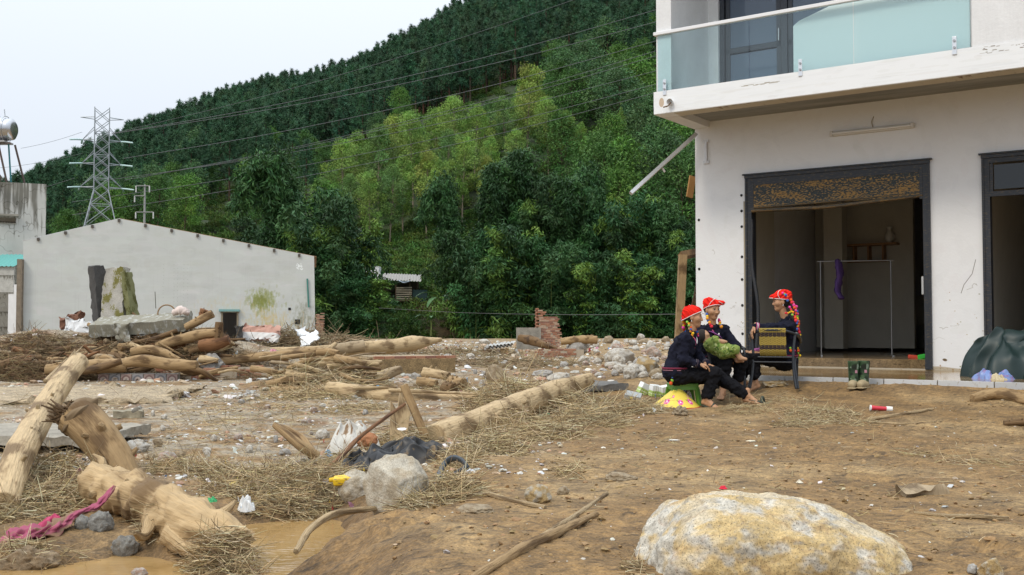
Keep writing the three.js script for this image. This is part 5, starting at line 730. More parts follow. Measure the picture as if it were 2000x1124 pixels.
rock('angular grey and tan rock on the footing before the heap', 408, 733, 62, 44, 'grey', { cuts: 9, rough: 0.4 }); rock('small white stone left of the angular rock', 366, 734, 16, 14, 'white'); rock('small grey stone left of the white one', 349, 734, 15, 12, 'grey'); rock('small pale stone in front of the angular rock', 383, 734, 15, 12, 'white');
rock('upright tan stone behind the tangle of roots', 966, 757, 42, 42, 'tan', { cuts: 7, rough: 0.35 }); rock('square tan stone on the mud bank', 1052, 984, 52, 34, 'ochre', { cuts: 8 }); rock('small tan stone right of the square stone', 1100, 968, 22, 18, 'tan'); rock('flat pale stone sunk in the mud bank', 1216, 940, 64, 22, 'tan', { sink: 0.2 }); rock('half-buried stone at the edge of the bank', 930, 1002, 70, 22, 'tan', { sink: 0.12 });
rock('dark blue-grey stone under the gnarled trunk', 192, 1040, 46, 40, 'blue', { cuts: 3 }); rock('angular blue-grey rock at the edge of the puddle', 240, 1090, 46, 42, 'blue', { cuts: 10, rough: 0.4 }); rock('dark stone behind the dark blue-grey one', 158, 1034, 30, 26, 'blue'); rock('muddy brown boulder at the lower left corner', 30, 1136, 120, 58, 'mud', { name: 'boulder', rough: 0.5, detail: 20 }); rock('orange stone at the lower right corner', 1942, 1130, 48, 42, 'ochre', { cuts: 8 }); rock('small grey stone left of the orange one', 1902, 1120, 20, 18, 'grey'); rock('brick-red lump poking out of the puddle', 270, 1124, 34, 12, 'pink', { D: 4.7 });
rock('dark brown earthy clod left of the gnarled trunk', 40, 975, 50, 48, 'mud', { rough: 0.5 }); rock('large pale rock fragment in the gravel', 258, 886, 50, 26, 'white', { cuts: 8 }); rock('white pebble lying in the gravel field', 404, 893, 14, 14, 'white'); rock('rounded white stone beside the torn white sack', 628, 858, 26, 20, 'white', { cuts: 2 }); rock('pinkish stone in the gravel near the stump', 320, 908, 44, 24, 'pink'); rock('pale stone left of the stump on the slab', 108, 826, 30, 20, 'tan');
rock('tall dark grey boulder right of the brick ruin', 1126, 692, 40, 36, 'grey', { cuts: 7, name: 'boulder' }); rock('big white boulder in the stone field', 1212, 712, 58, 36, 'white', { cuts: 8, name: 'boulder' }); rock('ochre-stained boulder behind the seated woman', 1266, 732, 56, 38, 'ochre', { cuts: 8, name: 'boulder' }); rock('flat white boulder before the stone field', 1200, 720, 34, 16, 'white', { name: 'boulder' }); rock('rounded rock pair stone at the foundation corner', 1092, 748, 44, 22, 'white'); rock('pale slab-like stone beside the long log', 1060, 738, 40, 16, 'grey'); rock('pale stone by the flat tarred slab', 946, 672, 22, 10, 'white');
R = mulberry(500);
for (let i = 0; i < 105; i++) { const py = 664 + 78 * Math.pow(R(), 1.15), f = (py - 660) / 75, px = rnd(1105 + 30 * R(), 1330 + 30 * f), w = (8 + 26 * Math.pow(R(), 1.7)) * (0.55 + 0.6 * f); if (px < 1160 && py > 716) continue; rock(py < 690 ? 'pale river stone far back in the stone field' : 'pale river stone in the stone field behind the women', px, py, w, w * rnd(0.5, 0.8), ['white', 'white', 'grey', 'tan', 'white', 'pink'][i % 6], { group: py < 690 ? 'far river stones' : 'river stones behind the women', cuts: 5, ry: R() * 6 }); }
for (let i = 0; i < 60; i++) { const px = rnd(640, 1150), py = rnd(668, 760), f = (py - 640) / 100; if (px > 700 && px < 870 && py < 735) continue; rock('flood-worn stone scattered over the far mud flat', px, py, (5 + 12 * R()) * (0.5 + f), (4 + 7 * R()) * (0.5 + f), ['white', 'tan', 'grey', 'tan'][i % 4], { group: 'stones on the far mud flat', ry: R() * 6 }); }
for (let i = 0; i < 42; i++) { const px = rnd(120, 760), py = rnd(770, 930), f = (py - 640) / 200, q = G(px, py); if (poolShape(q.x, -q.z) < 0.3) continue; rock('pale broken stone in the gravel field', px, py, (8 + 14 * R()) * f, (6 + 9 * R()) * f, ['white', 'white', 'grey', 'tan', 'pink'][i % 5], { group: 'stones in the gravel field', cuts: 9, ry: R() * 6 }); }
{ // the great boulder in front
  const g0 = new THREE.IcosahedronGeometry(1, 78); g0.deleteAttribute('uv'); g0.deleteAttribute('normal'); const g = mergeVertices(g0, 1e-5), p = g.attributes.position, v = V();
  for (let i = 0; i < p.count; i++) { v.fromBufferAttribute(p, i).normalize(); const e = (a, n) => Math.sign(a) * Math.pow(Math.abs(a), n); const l = Math.pow(Math.pow(Math.abs(v.x), 3.8) + Math.pow(Math.abs(v.y), 3.8) + Math.pow(Math.abs(v.z), 3.4), -1 / 3.8); let k = l * (1 + 0.085 * fbm(v.x * 1.6 + 3, v.y * 1.6, v.z * 1.6, 3) + 0.028 * fbm(v.x * 5, v.y * 5, v.z * 5, 4) + 0.007 * fbm(v.x * 22, v.y * 22, v.z * 22, 3));
    if (v.x > 0.62 && v.z > 0 && v.y < 0.35) k -= 0.035 * sst(0.05, -0.05, noise(v.x * 4, v.y * 3, 4));
    const x = v.x * k, y = v.y * k; p.setXYZ(i, x * 0.495, (y > 0 ? y * (1 - 0.20 * sst(-0.1, 1.0, x) - 0.12 * sst(-0.55, -1, x)) : y) * 0.40, v.z * k * 0.36); }
  g.computeVertexNormals();
  const ochre = [0.66, 0.49, 0.235], cream = [0.70, 0.60, 0.43], white = [0.68, 0.66, 0.60], rust = [0.36, 0.20, 0.10], grey = [0.30, 0.30, 0.29];
  paint(g, (x, y, z) => { const a = fbm(x * 4 + 1, y * 5, z * 4, 6), b = fbm(x * 7, y * 9 + 4, z * 7, 6), s = noise(x * 60, y * 60, z * 60), face = z > 0.22 ? 1 : 0.25; let c = mix3(cream, ochre, sst(-0.4, 0.3, a + 0.35 * face - 0.1)); c = mix3(c, white, 0.9 * sst(0.0, 0.42, b + 0.5 * sst(-0.33, -0.47, x) + 0.3 * sst(0.40, 0.47, x))); c = mix3(c, rust, sst(0.05, 0.0, Math.abs(fbm(x * 3.2 + 8, y * 6, z * 3, 3) - 0.14)) * 0.42); c = mix3(c, grey, sst(0.5, 0.75, s) * 0.35 + sst(0.32, 0.45, fbm(x * 7, y * 16, z * 7 + 9, 3)) * 0.5); return c; });
  const m = solo('boulder', boxUV(g, 1.6), rockMat, 'huge yellow and white boulder at the bottom edge of the picture', 'boulder'); const q = P(1502, 1112, 4.05); m.position.set(q.x, -0.10, q.z); m.rotation.set(0.04, 0.1, -0.03);
}
// ---- gravel, straw, twigs ----
{
  const gs = [1, 2, 3].map(i => { const g = new THREE.IcosahedronGeometry(1, 1), p = g.attributes.position, r = mulberry(i); const seen = {}; for (let k = 0; k < p.count; k++) { const key = [p.getX(k), p.getY(k), p.getZ(k)].map(a => a.toFixed(3)).join(); seen[key] ||= 0.7 + 0.55 * r(); p.setXYZ(k, p.getX(k) * seen[key], p.getY(k) * seen[key] * 0.62, p.getZ(k) * seen[key]); } g.deleteAttribute('uv'); g.computeVertexNormals(); return g; });
  const mk = (name, label, n, seed, place) => { const lists = [[], [], []]; R = mulberry(seed); for (let i = 0; i < n; i++) { const q = place(); if (q) lists[i % 3].push(q); } const grp = new THREE.Group(); grp.name = numbered(name); scene.add(grp); tag(grp, label, 'gravel', null, 'stuff'); const m4 = new THREE.Matrix4();
    lists.forEach((l, k) => { const im = new THREE.InstancedMesh(gs[k], flat(1, 1, 1, { roughness: 0.9 }), l.length); im.name = 'pebbles'; im.userData.kind = 'stuff'; im.castShadow = im.receiveShadow = true; l.forEach(([x, d, s, c], i) => { m4.compose(V(x, gh(x, -d) + s * 0.2, -d), new THREE.Quaternion().setFromEuler(new THREE.Euler(rnd(-0.5, 0.5), R() * 6, rnd(-0.5, 0.5))), V(s * rnd(0.7, 1.5), s * rnd(0.6, 1), s)); im.setMatrixAt(i, m4); im.setColorAt(i, C(...c)); }); grp.add(im); }); };
  const pal = [[0.55, 0.54, 0.51], [0.62, 0.60, 0.56], [0.44, 0.40, 0.33], [0.42, 0.33, 0.22], [0.38, 0.36, 0.33], [0.36, 0.22, 0.14], [0.34, 0.25, 0.15]];
  mk('gravel', 'pale gravel and broken plaster strewn over the left rubble field', 9000, 71, () => { const d = 6.3 + 8.5 * Math.pow(R(), 1.2), x = rnd(-0.62 * d, 0.25 + 0.02 * d); if (poolShape(x, d) < 0.3) return; if (fbm(x * 0.7, d * 0.7, 44, 3) + rnd(-0.35, 0.35) < -0.05) return; return [x, d, 0.004 + 0.022 * Math.pow(R(), 4), vary(pal[Math.floor(R() * 7)], 0.15)]; });
  mk('gravel', 'shingle and rubble scattered over the far flood plain', 10000, 72, () => { const d = 14 + 60 * Math.pow(R(), 1.5), x = rnd(-0.5 * d, 0.24 * d); const [u, q] = houseLocal(x, d); if (u > -1 && q < 3.4) return; return [x, d, (0.012 + 0.07 * Math.pow(R(), 5)) * (0.6 + d / 50), vary(pal[Math.floor(R() * 7)], 0.15)]; });
  mk('gravel', 'sparse pebbles and clods on the mud bank', 5500, 73, () => { const d = 3.4 + 8 * R(), x = rnd(-0.5, 0.52 * d); if (houseLocal(x, d)[1] < 3.2) return; return [x, d, 0.003 + 0.013 * Math.pow(R(), 4), vary(R() < 0.9 ? [0.26, 0.17, 0.08] : pal[Math.floor(R() * 5)], 0.2)]; });
}
class Straw { constructor() { this.p = []; this.c = []; this.i = []; }
  blade(o, dir, len, w, bend, col) { const side = dir.clone().cross(rdir()).normalize(), b = this.p.length / 3, n = 4; let q = o.clone(), d = dir.clone(); const bd = rdir().multiplyScalar(bend); for (let k = 0; k <= n; k++) { const ww = w * (1 - 0.6 * k / n), up = side.clone().cross(d).normalize(); for (let a = 0; a < 3; a++) { const e = q.clone().addScaledVector(side, Math.cos(a * 2.094) * ww).addScaledVector(up, Math.sin(a * 2.094) * ww); this.p.push(e.x, e.y, e.z); this.c.push(...col); } q.addScaledVector(d, len / n); d.add(bd).add(V(0, -0.06, 0)).normalize(); } for (let k = 0; k < n; k++) for (let a = 0; a < 3; a++) { const A = b + k * 3 + a, B = b + k * 3 + (a + 1) % 3; this.i.push(A, B, A + 3, A + 3, B, B + 3); } }
  geo() { return geoFrom(this.p, this.i, null, this.c); } }
const strawMat = M({ vertexColors: true, roughness: 0.9 });
const SC = [[0.50, 0.39, 0.21], [0.40, 0.30, 0.155], [0.29, 0.205, 0.10], [0.18, 0.125, 0.065], [0.57, 0.48, 0.30]];
// patches: [px, py, half width px, half depth in metres, count, height m, blade length m, blade radius m]
function strawHeap(label, seed, patches, name = 'straw_litter', pal = SC, bend = 0.35) {
  R = mulberry(seed); const S = new Straw();
  for (const [px, py, hw, rd, n, h, len, w, D0] of patches) { const c = D0 ? P(px, py, D0) : G(px, py), rx = pxm(hw, -c.z); for (let i = 0; i < n; i++) { const a = R() * 6.28, q = Math.sqrt(R()), x = c.x + Math.cos(a) * q * rx, z = c.z + Math.sin(a) * q * rd, y = (D0 ? Math.max(gh(x, z), c.y - 0.3) : gh(x, z)) + h * (1 - q * q) * R() + 0.004; const fl = R() < 0.8, dir = V(rnd(-1, 1), fl ? rnd(-0.12, 0.22) : rnd(0.1, 0.9), rnd(-0.7, 0.7)).normalize(); S.blade(V(x, y, z).addScaledVector(dir, -len * 0.4), dir, len * rnd(0.4, 1.3), w * rnd(0.5, 1.3), bend * R(), vary(pal[Math.floor(R() * pal.length)], 0.2)); } }
  return stuff(name, S.geo(), strawMat, label, 'straw');
}
strawHeap('matted straw and reeds along the edge of the mud bank', 301, [[960, 880, 70, 0.5, 675, 0.16, 0.28, 0.0035], [1060, 850, 90, 0.5, 675, 0.14, 0.28, 0.0035], [1150, 825, 80, 0.5, 825, 0.16, 0.3, 0.0035], [1240, 805, 60, 0.4, 600, 0.13, 0.3, 0.0035], [1100, 800, 120, 0.8, 900, 0.2, 0.4, 0.005], [900, 905, 40, 0.3, 262, 0.1, 0.24, 0.003], [1010, 835, 60, 0.4, 375, 0.2, 0.3, 0.004], [1000, 775, 60, 0.9, 525, 0.22, 0.5, 0.006]]);
strawHeap('tangle of straw around the black sheeting and boulders', 302, [[620, 960, 80, 0.5, 975, 0.16, 0.24, 0.003], [540, 960, 70, 0.5, 750, 0.12, 0.24, 0.003], [590, 1000, 50, 0.25, 525, 0.14, 0.22, 0.003], [700, 915, 90, 0.5, 675, 0.14, 0.26, 0.0032], [890, 965, 50, 0.3, 600, 0.1, 0.24, 0.0028], [830, 985, 60, 0.15, 300, 0.05, 0.2, 0.0025], [470, 950, 70, 0.4, 600, 0.1, 0.24, 0.003], [420, 930, 60, 0.3, 450, 0.1, 0.22, 0.003], [340, 920, 60, 0.3, 450, 0.1, 0.22, 0.003], [780, 870, 60, 0.3, 375, 0.2, 0.28, 0.0035]]);
strawHeap('straw and reed litter at the lower left', 303, [[60, 930, 90, 0.5, 960, 0.16, 0.26, 0.003], [60, 1000, 100, 0.4, 1040, 0.14, 0.24, 0.0028], [140, 960, 60, 0.3, 560, 0.1, 0.22, 0.003], [100, 1120, 90, 0.2, 160, 0.06, 0.16, 0.0025], [20, 1100, 60, 0.2, 240, 0.08, 0.18, 0.0025]]);
strawHeap('bushy bundle of straw caught on the gnarled trunk in the puddle', 304, [[440, 1078, 62, 0.22, 1500, 0.28, 0.22, 0.0026, 4.95], [480, 1092, 50, 0.15, 500, 0.12, 0.16, 0.0022, 4.8], [330, 1000, 50, 0.25, 350, 0.2, 0.16, 0.002, 5.5], [600, 1080, 22, 0.1, 160, 0.05, 0.1, 0.002], [560, 930, 60, 0.3, 300, 0.12, 0.2, 0.003]], 'straw_bundle');
strawHeap('trampled straw on the mud before the wicker chair', 305, [[1600, 812, 70, 0.45, 540, 0.07, 0.22, 0.0028], [1560, 832, 50, 0.25, 300, 0.07, 0.22, 0.0028], [1650, 826, 60, 0.3, 210, 0.04, 0.2, 0.0028], [1470, 800, 60, 0.4, 252, 0.03, 0.18, 0.0026], [1520, 785, 80, 0.4, 180, 0.03, 0.2, 0.0026], [1800, 890, 50, 0.2, 72, 0.03, 0.14, 0.0025], [1920, 905, 90, 0.25, 102, 0.02, 0.14, 0.0025], [1290, 860, 30, 0.3, 36, 0.02, 0.2, 0.0025], [1110, 930, 24, 0.2, 72, 0.1, 0.2, 0.0025], [1240, 1115, 20, 0.1, 72, 0.03, 0.1, 0.002], [1550, 880, 420, 2.2, 252, 0.006, 0.14, 0.0022], [1300, 960, 300, 1.2, 96, 0.005, 0.1, 0.002], [1850, 1040, 150, 0.6, 42, 0.004, 0.08, 0.0018]]);
strawHeap('mass of roots, twigs and straw in the driftwood heap', 306, [[60, 715, 90, 1.0, 900, 0.25, 0.55, 0.006], [170, 710, 100, 1.0, 800, 0.2, 0.5, 0.006], [290, 702, 110, 1.0, 1000, 0.35, 0.5, 0.006], [390, 695, 60, 1.0, 800, 0.4, 0.45, 0.006], [30, 690, 70, 0.8, 500, 0.12, 0.5, 0.007], [480, 725, 80, 0.8, 500, 0.15, 0.5, 0.006], [200, 742, 160, 0.3, 700, 0.15, 0.5, 0.006], [60, 742, 80, 0.4, 700, 0.4, 0.5, 0.006]], 'root_tangle', [[0.22, 0.15, 0.075], [0.14, 0.09, 0.045], [0.09, 0.06, 0.03], [0.32, 0.24, 0.12], [0.19, 0.11, 0.055]]);
strawHeap('twigs and roots piled against the foot of the gabled wall', 307, [[545, 672, 45, 2.0, 700, 0.5, 0.8, 0.014, 29], [590, 672, 40, 2, 600, 0.4, 0.8, 0.014, 30], [480, 682, 50, 2, 600, 0.15, 0.8, 0.013, 28], [640, 672, 50, 3, 500, 0.3, 0.9, 0.016], [900, 690, 120, 4, 700, 0.1, 0.9, 0.014], [1000, 712, 140, 3, 900, 0.1, 0.7, 0.01], [760, 685, 60, 2, 300, 0.1, 0.8, 0.012]], 'root_tangle', [[0.25, 0.18, 0.1], [0.14, 0.1, 0.05], [0.34, 0.27, 0.16]]);
strawHeap('sticks and straw littered round the stack of branches', 308, [[620, 775, 110, 0.6, 900, 0.1, 0.4, 0.005], [640, 745, 110, 0.8, 900, 0.3, 0.5, 0.006], [880, 765, 90, 0.9, 700, 0.06, 0.4, 0.005], [960, 800, 60, 0.8, 500, 0.08, 0.36, 0.005], [700, 800, 60, 0.6, 300, 0.05, 0.34, 0.004], [400, 860, 200, 2.5, 500, 0.01, 0.22, 0.003], [520, 800, 160, 2, 500, 0.01, 0.3, 0.004], [250, 780, 200, 2, 350, 0.01, 0.3, 0.004]]);
{ // small coloured flood litter caught in the straw
  const g = crumpleBit(), list = [], cols = [[0.75, 0.75, 0.73], [0.7, 0.68, 0.62], [0.15, 0.3, 0.5], [0.5, 0.06, 0.06], [0.03, 0.03, 0.035], [0.1, 0.35, 0.18], [0.6, 0.45, 0.08], [0.45, 0.2, 0.25]], m4 = new THREE.Matrix4(); R = mulberry(88);
  for (const [px, py, hw, n] of [[560, 960, 140, 30], [700, 900, 120, 20], [1150, 800, 150, 34], [300, 930, 200, 18], [900, 760, 200, 24], [450, 700, 250, 34], [1000, 690, 200, 30], [60, 960, 90, 16], [500, 660, 120, 30]]) for (let i = 0; i < n; i++) { const q = G(px + rnd(-hw, hw), py + rnd(-30, 30) * (py - 640) / 200); list.push([q, (0.008 + 0.022 * R() * R()) * (0.6 + -q.z / 12)]); }
  const im = new THREE.InstancedMesh(g, flat(1, 1, 1, { roughness: 0.5, side: THREE.DoubleSide }), list.length); im.name = numbered('litter'); tag(im, 'small scraps of coloured plastic and paper caught in the debris', 'litter', null, 'stuff');
  list.forEach(([q, s], i) => { m4.compose(q.add(V(0, 0.03 + s * 0.5, 0)), new THREE.Quaternion().setFromEuler(new THREE.Euler(rnd(-1, 1), R() * 6, rnd(-1, 1))), V(s * rnd(0.7, 1.8), s, s)); im.setMatrixAt(i, m4); im.setColorAt(i, C(...vary(cols[Math.floor(Math.pow(R(), 1.6) * 8)], 0.2))); }); scene.add(im); im.castShadow = im.receiveShadow = true;
}
function crumpleBit() { const g = new THREE.PlaneGeometry(2, 1.4, 4, 3), p = g.attributes.position; for (let i = 0; i < p.count; i++) p.setZ(i, 0.5 * noise(p.getX(i) * 1.3, p.getY(i) * 1.5, 3)); g.deleteAttribute('uv'); g.computeVertexNormals(); return g; }
// ---------- concrete fragments, plastics, cloth, furniture ----------
function roughBox(w, h, d, seed, amp = 0.02, n = 10) { // a broken slab: box with chipped, uneven faces
  const g0 = new THREE.BoxGeometry(w, h, d, Math.max(2, Math.round(n * Math.min(1, w / Math.max(w, h, d)) + 2)), Math.max(2, Math.round(n * h / Math.max(w, h, d)) + 2), Math.max(2, Math.round(n * d / Math.max(w, h, d)) + 2)); g0.deleteAttribute('uv'); g0.deleteAttribute('normal');
  const g = mergeVertices(g0, 1e-5), p = g.attributes.position; for (let i = 0; i < p.count; i++) { const x = p.getX(i), y = p.getY(i), z = p.getZ(i), ed = (Math.abs(x) > w * 0.49) + (Math.abs(y) > h * 0.49) + (Math.abs(z) > d * 0.49), k = amp * (ed > 1 ? 1.8 : 0.5); p.setXYZ(i, x + k * noise(x * 7 + seed, y * 7, z * 7), y + k * noise(x * 7, y * 7 + seed, z * 7), z + k * noise(x * 7, y * 7, z * 7 + seed)); }
  return boxUV(toCreasedNormals(g, 0.6));
}
const mossTex = tex(512, 512, (u, v) => { const a = pf(u, v, 5, 5, 5), b = pf(u, v, 40, 40, 3, pn2), k = 0.74 + 0.1 * a + 0.1 * b; return mix3([k, k * 0.98, k * 0.94], [0.45, 0.43, 0.16], sst(0.05, 0.25, pf(u, v, 4, 3, 4, pn2) + 0.4 * b) * 0.85); });
const peelTex = tex(512, 256, (u, v) => { const a = pf(u, v, 10, 6, 6), k = 0.60 + 0.08 * pf(u, v, 40, 20, 3); return mix3([k + 0.06, k + 0.04, k * 0.95], [0.80, 0.80, 0.77], sst(0.1, 0.3, a)); });
const mossMat = M({ map: mossTex, color: C(0.72, 0.72, 0.7), bumpMap: concBump, bumpScale: 0.01 }), peelMat = M({ map: peelTex, color: C(0.58, 0.58, 0.57) }), whitePiece = M({ map: plasterA, color: C(0.86, 0.87, 0.88) }), darkConc = M({ map: concTex, color: C(0.15, 0.15, 0.155) }), brickRed = M({ map: concTex, color: C(0.42, 0.2, 0.13) });
function put(o, p, rx = 0, ry = 0, rz = 0) { o.position.copy(p); o.rotation.set(rx, ry, rz); return o; }
put(solo('concrete_slab', roughBox(1.78, 0.24, 0.7, 3, 0.012, 18), peelMat, 'broken concrete slab with peeling white paint lying tilted on the heap', 'slab'), P(276, 634, 20.4), 0.25, 0.06, 0.055);
put(solo('concrete_slab', roughBox(0.2, 0.34, 0.16, 5, 0.03), peelMat, 'small broken concrete lug hanging under the tilted slab', 'slab'), P(240, 650, 20.0), 0, 0.2, 0.2);
put(solo('concrete_column', roughBox(0.22, 1.15, 0.3, 7, 0.012, 16), darkConc, 'dark concrete upright leaning behind the tilted slab', 'column'), P(192, 574, 21.4), 0.05, 0.75, 0.09);
put(solo('concrete_pier', roughBox(0.5, 1.1, 0.2, 8, 0.012, 16), mossMat, 'pale mossy concrete panel standing upright on the heap', 'pier'), P(225, 577, 21.3), -0.12, -0.3, 0.05);
put(solo('concrete_pier', roughBox(0.1, 1.0, 0.3, 9, 0.012, 14), M({ map: mossTex, color: C(0.32, 0.34, 0.16) }), 'narrow green mossy panel leaning right of the pale one', 'pier'), P(253, 580, 21.2), 0, -0.2, 0.17);
{ const w = put(solo('wall_fragment', roughBox(0.4, 0.42, 0.1, 11, 0.05), whitePiece, 'bright white wall fragment propped left of the mossy panel', 'wall fragment'), P(146, 646, 21.4), -0.3, 0.2, -0.25); put(solo('brick_lump', roughBox(0.2, 0.42, 0.2, 12, 0.05), brickRed, 'lump of red brickwork behind the bright white wall fragment', 'brickwork'), P(130, 642, 21.7), 0, 0.2, 0.1); put(solo('brick_lump', roughBox(0.24, 0.18, 0.2, 13, 0.06), brickRed, 'red brick top over the white wall fragment', 'brickwork'), P(146, 624, 21.8)); }
put(solo('wall_fragment', roughBox(0.95, 0.42, 0.14, 14, 0.05, 14), M({ map: tex(256, 128, (u, v) => mix3([0.9, 0.89, 0.87], [0.8, 0.62, 0.55], sst(0.35, 0.3, v + 0.12 * pf(u, v, 8, 3, 3)))), color: C(0.75, 0.75, 0.75) }), 'pink and white painted wall fragment before the gabled wall', 'wall fragment'), P(508, 652, 28), -0.5, 0.05, -0.02);
put(solo('wall_fragment', roughBox(0.12, 0.42, 0.5, 15, 0.04), darkConc, 'dark broken edge piece left of the pink wall fragment', 'wall fragment'), P(468, 655, 27.8), 0, 0.3, 0.1);
put(solo('white_sheet', roughBox(0.5, 0.03, 0.4, 16, 0.03), whitePiece, 'crumpled white sheet lying at the foot of the gabled wall', 'sheet'), P(604, 662, 28), 0.7, 0.3, 0.35); put(solo('white_sheet', roughBox(0.3, 0.03, 0.3, 17, 0.04), whitePiece, 'bent white sheet scrap above the crumpled sheet', 'sheet'), P(590, 650, 28.4), 0.9, 0.6, -0.5);
put(solo('metal_hoop', new THREE.TorusGeometry(0.17, 0.014, 8, 30), flat(0.25, 0.16, 0.08), 'rusty hoop standing on the tilted slab', 'hoop'), P(325, 613, 20.6), 0, 0.1, 0);
{ const c = solo('rag', (() => { const g = tube([V(-0.14, 0, 0), V(0, 0.06, 0.02), V(0.16, 0, 0)], [0.05, 0.09, 0.05], { n: 12, seg: 10, lump: 0.7, lf: 14 }); return g; })(), flat(0.6, 0.5, 0.45), 'pale rag draped over the right end of the tilted slab', 'rag'); put(c, P(352, 613, 20.3)); }
{ // decorated tile edging
  const w = thing('tiled_footing', 'low footing faced with patterned pink and grey tiles', 'footing'); const q = P(268, 742, 18.5); w.position.set(q.x, gh(q.x, q.z), q.z); w.rotation.y = 0.03;
  const tt = k => { const cv = document.createElement('canvas'); cv.width = cv.height = 128; const c = cv.getContext('2d'); c.fillStyle = k ? '#a9a7a8' : '#b59d95'; c.fillRect(0, 0, 128, 128); c.fillStyle = k ? '#7f7f84' : '#8d6f68'; c.beginPath(); c.moveTo(10, 128); c.lineTo(10, 60); c.quadraticCurveTo(64, -30, 118, 60); c.lineTo(118, 128); c.fill(); c.fillStyle = '#c9b9ae'; c.beginPath(); c.moveTo(28, 128); c.lineTo(28, 70); c.quadraticCurveTo(64, 10, 100, 70); c.lineTo(100, 128); c.fill(); c.strokeStyle = '#55504e'; c.lineWidth = 5; c.beginPath(); c.moveTo(44, 110); c.lineTo(64, 70); c.lineTo(84, 110); c.stroke(); const t = new THREE.CanvasTexture(cv); t.colorSpace = THREE.SRGBColorSpace; return M({ map: t, roughness: 0.4, color: C(0.75, 0.75, 0.75) }); }, ms = [tt(0), tt(1)];
  mesh('core', boxUV(box(1.36, 0.16, 0.2, 0, 0.06, -0.12)), concrete, w); for (let i = 0; i < 7; i++) mesh('tile', box(0.185, 0.15, 0.015, -0.6 + i * 0.2, 0.06, -0.01, 0, 0, rnd(-0.02, 0.02), 0.003), ms[i % 2], w);
}
{ const f = roughBox(4.6, 0.06, 3.2, 19, 0.05, 40); const q = onG(-6.9, 14.6, 0.012); put(solo('floor_slab', f, M({ map: mudTex, color: C(0.52, 0.42, 0.28) }), 'wide pale floor slab left bare on the ground at the left', 'slab'), q, 0.0, 0.12, 0);
  put(solo('concrete_slab', roughBox(1.9, 0.075, 1.15, 21, 0.012, 26), M({ map: concTex, color: C(0.70, 0.65, 0.56) }), 'flat grey paving slab jutting out behind the leaning log', 'slab'), onG(-4.25, 9.0, 0.10), 0.0, -0.1, 0.0);
  const b = G(243, 818); put(solo('concrete_block', roughBox(0.30, 0.085, 0.2, 22, 0.01), M({ map: concTex, color: C(0.62, 0.56, 0.42) }), 'small flat concrete block in the gravel', 'block'), b.add(V(0, 0.04, -0.1)), 0, 0.2, 0); put(solo('stone_chip', roughBox(0.1, 0.03, 0.07, 23, 0.01), concrete, 'grey chip leaning on the flat concrete block', 'chip'), P(266, 800, 10.8), 0.2, 0.3, 0.45);
  put(solo('tarred_slab', roughBox(0.9, 0.08, 0.5, 24, 0.012), M({ map: concTex, color: C(0.34, 0.34, 0.34) }), 'dark flat slab lying past the end of the slanting log', 'slab'), onG(0.98, 13.6, 0.05), 0.05, 0.25, 0);
  const s = thing('corrugated_sheets', 'small stack of grey corrugated sheets left of the brick ruin', 'roof sheets'), o = G(972, 692); s.position.copy(o); for (let k = 0; k < 3; k++) { const pos = [], idx = [], N = 30; for (let i = 0; i <= N; i++) for (const z of [0.3, -0.5]) pos.push(-0.5 + i / N * 1.0 + k * 0.05, 0.16 + k * 0.06 + 0.025 * Math.cos(i * 1.6) + 0.12 * (i / N) + (z < 0 ? 0.06 : 0), z - k * 0.05); for (let i = 0; i < N; i++) { const a = i * 2; idx.push(a, a + 2, a + 1, a + 1, a + 2, a + 3); } mesh('sheet', geoFrom(pos, idx), M({ color: C(0.40, 0.40, 0.38), side: THREE.DoubleSide }), s); } mesh('support_block', roughBox(0.3, 0.16, 0.2, 25, 0.03).translate(-0.35, 0.08, 0.1), brickRed, s); mesh('support_block', roughBox(0.3, 0.16, 0.2, 26, 0.03).translate(0.25, 0.1, 0.1), M({ color: C(0.4, 0.27, 0.13) }), s);
}
{ // timber frame left of the house
  const f = thing('timber_frame', 'old timber post and beam leaning beside the white house', 'timber frame'), a = P(1322, 655, 17.6), b = P(1334, 498, 17.6); a.y = gy(a) - 0.05; mesh('post', boxUV(bar(a, b, 0.13)), woods.tan, f); mesh('beam', boxUV(bar(P(1330, 500, 17.6), P(1372, 492, 17.9), 0.11)), woods.dark, f); mesh('brace', boxUV(bar(P(1346, 640, 17.7), P(1362, 560, 17.8), 0.06)), woods.dark, f);
  solo('ochre_board', box(0.12, 0.36, 0.03).translate(0, 0, 0), flat(0.33, 0.17, 0.05), 'small ochre board stuck at the white house corner', 'board'); put(scene.children[scene.children.length - 1], P(1350, 365, 17.2), 0, 0.5, -0.2);
}
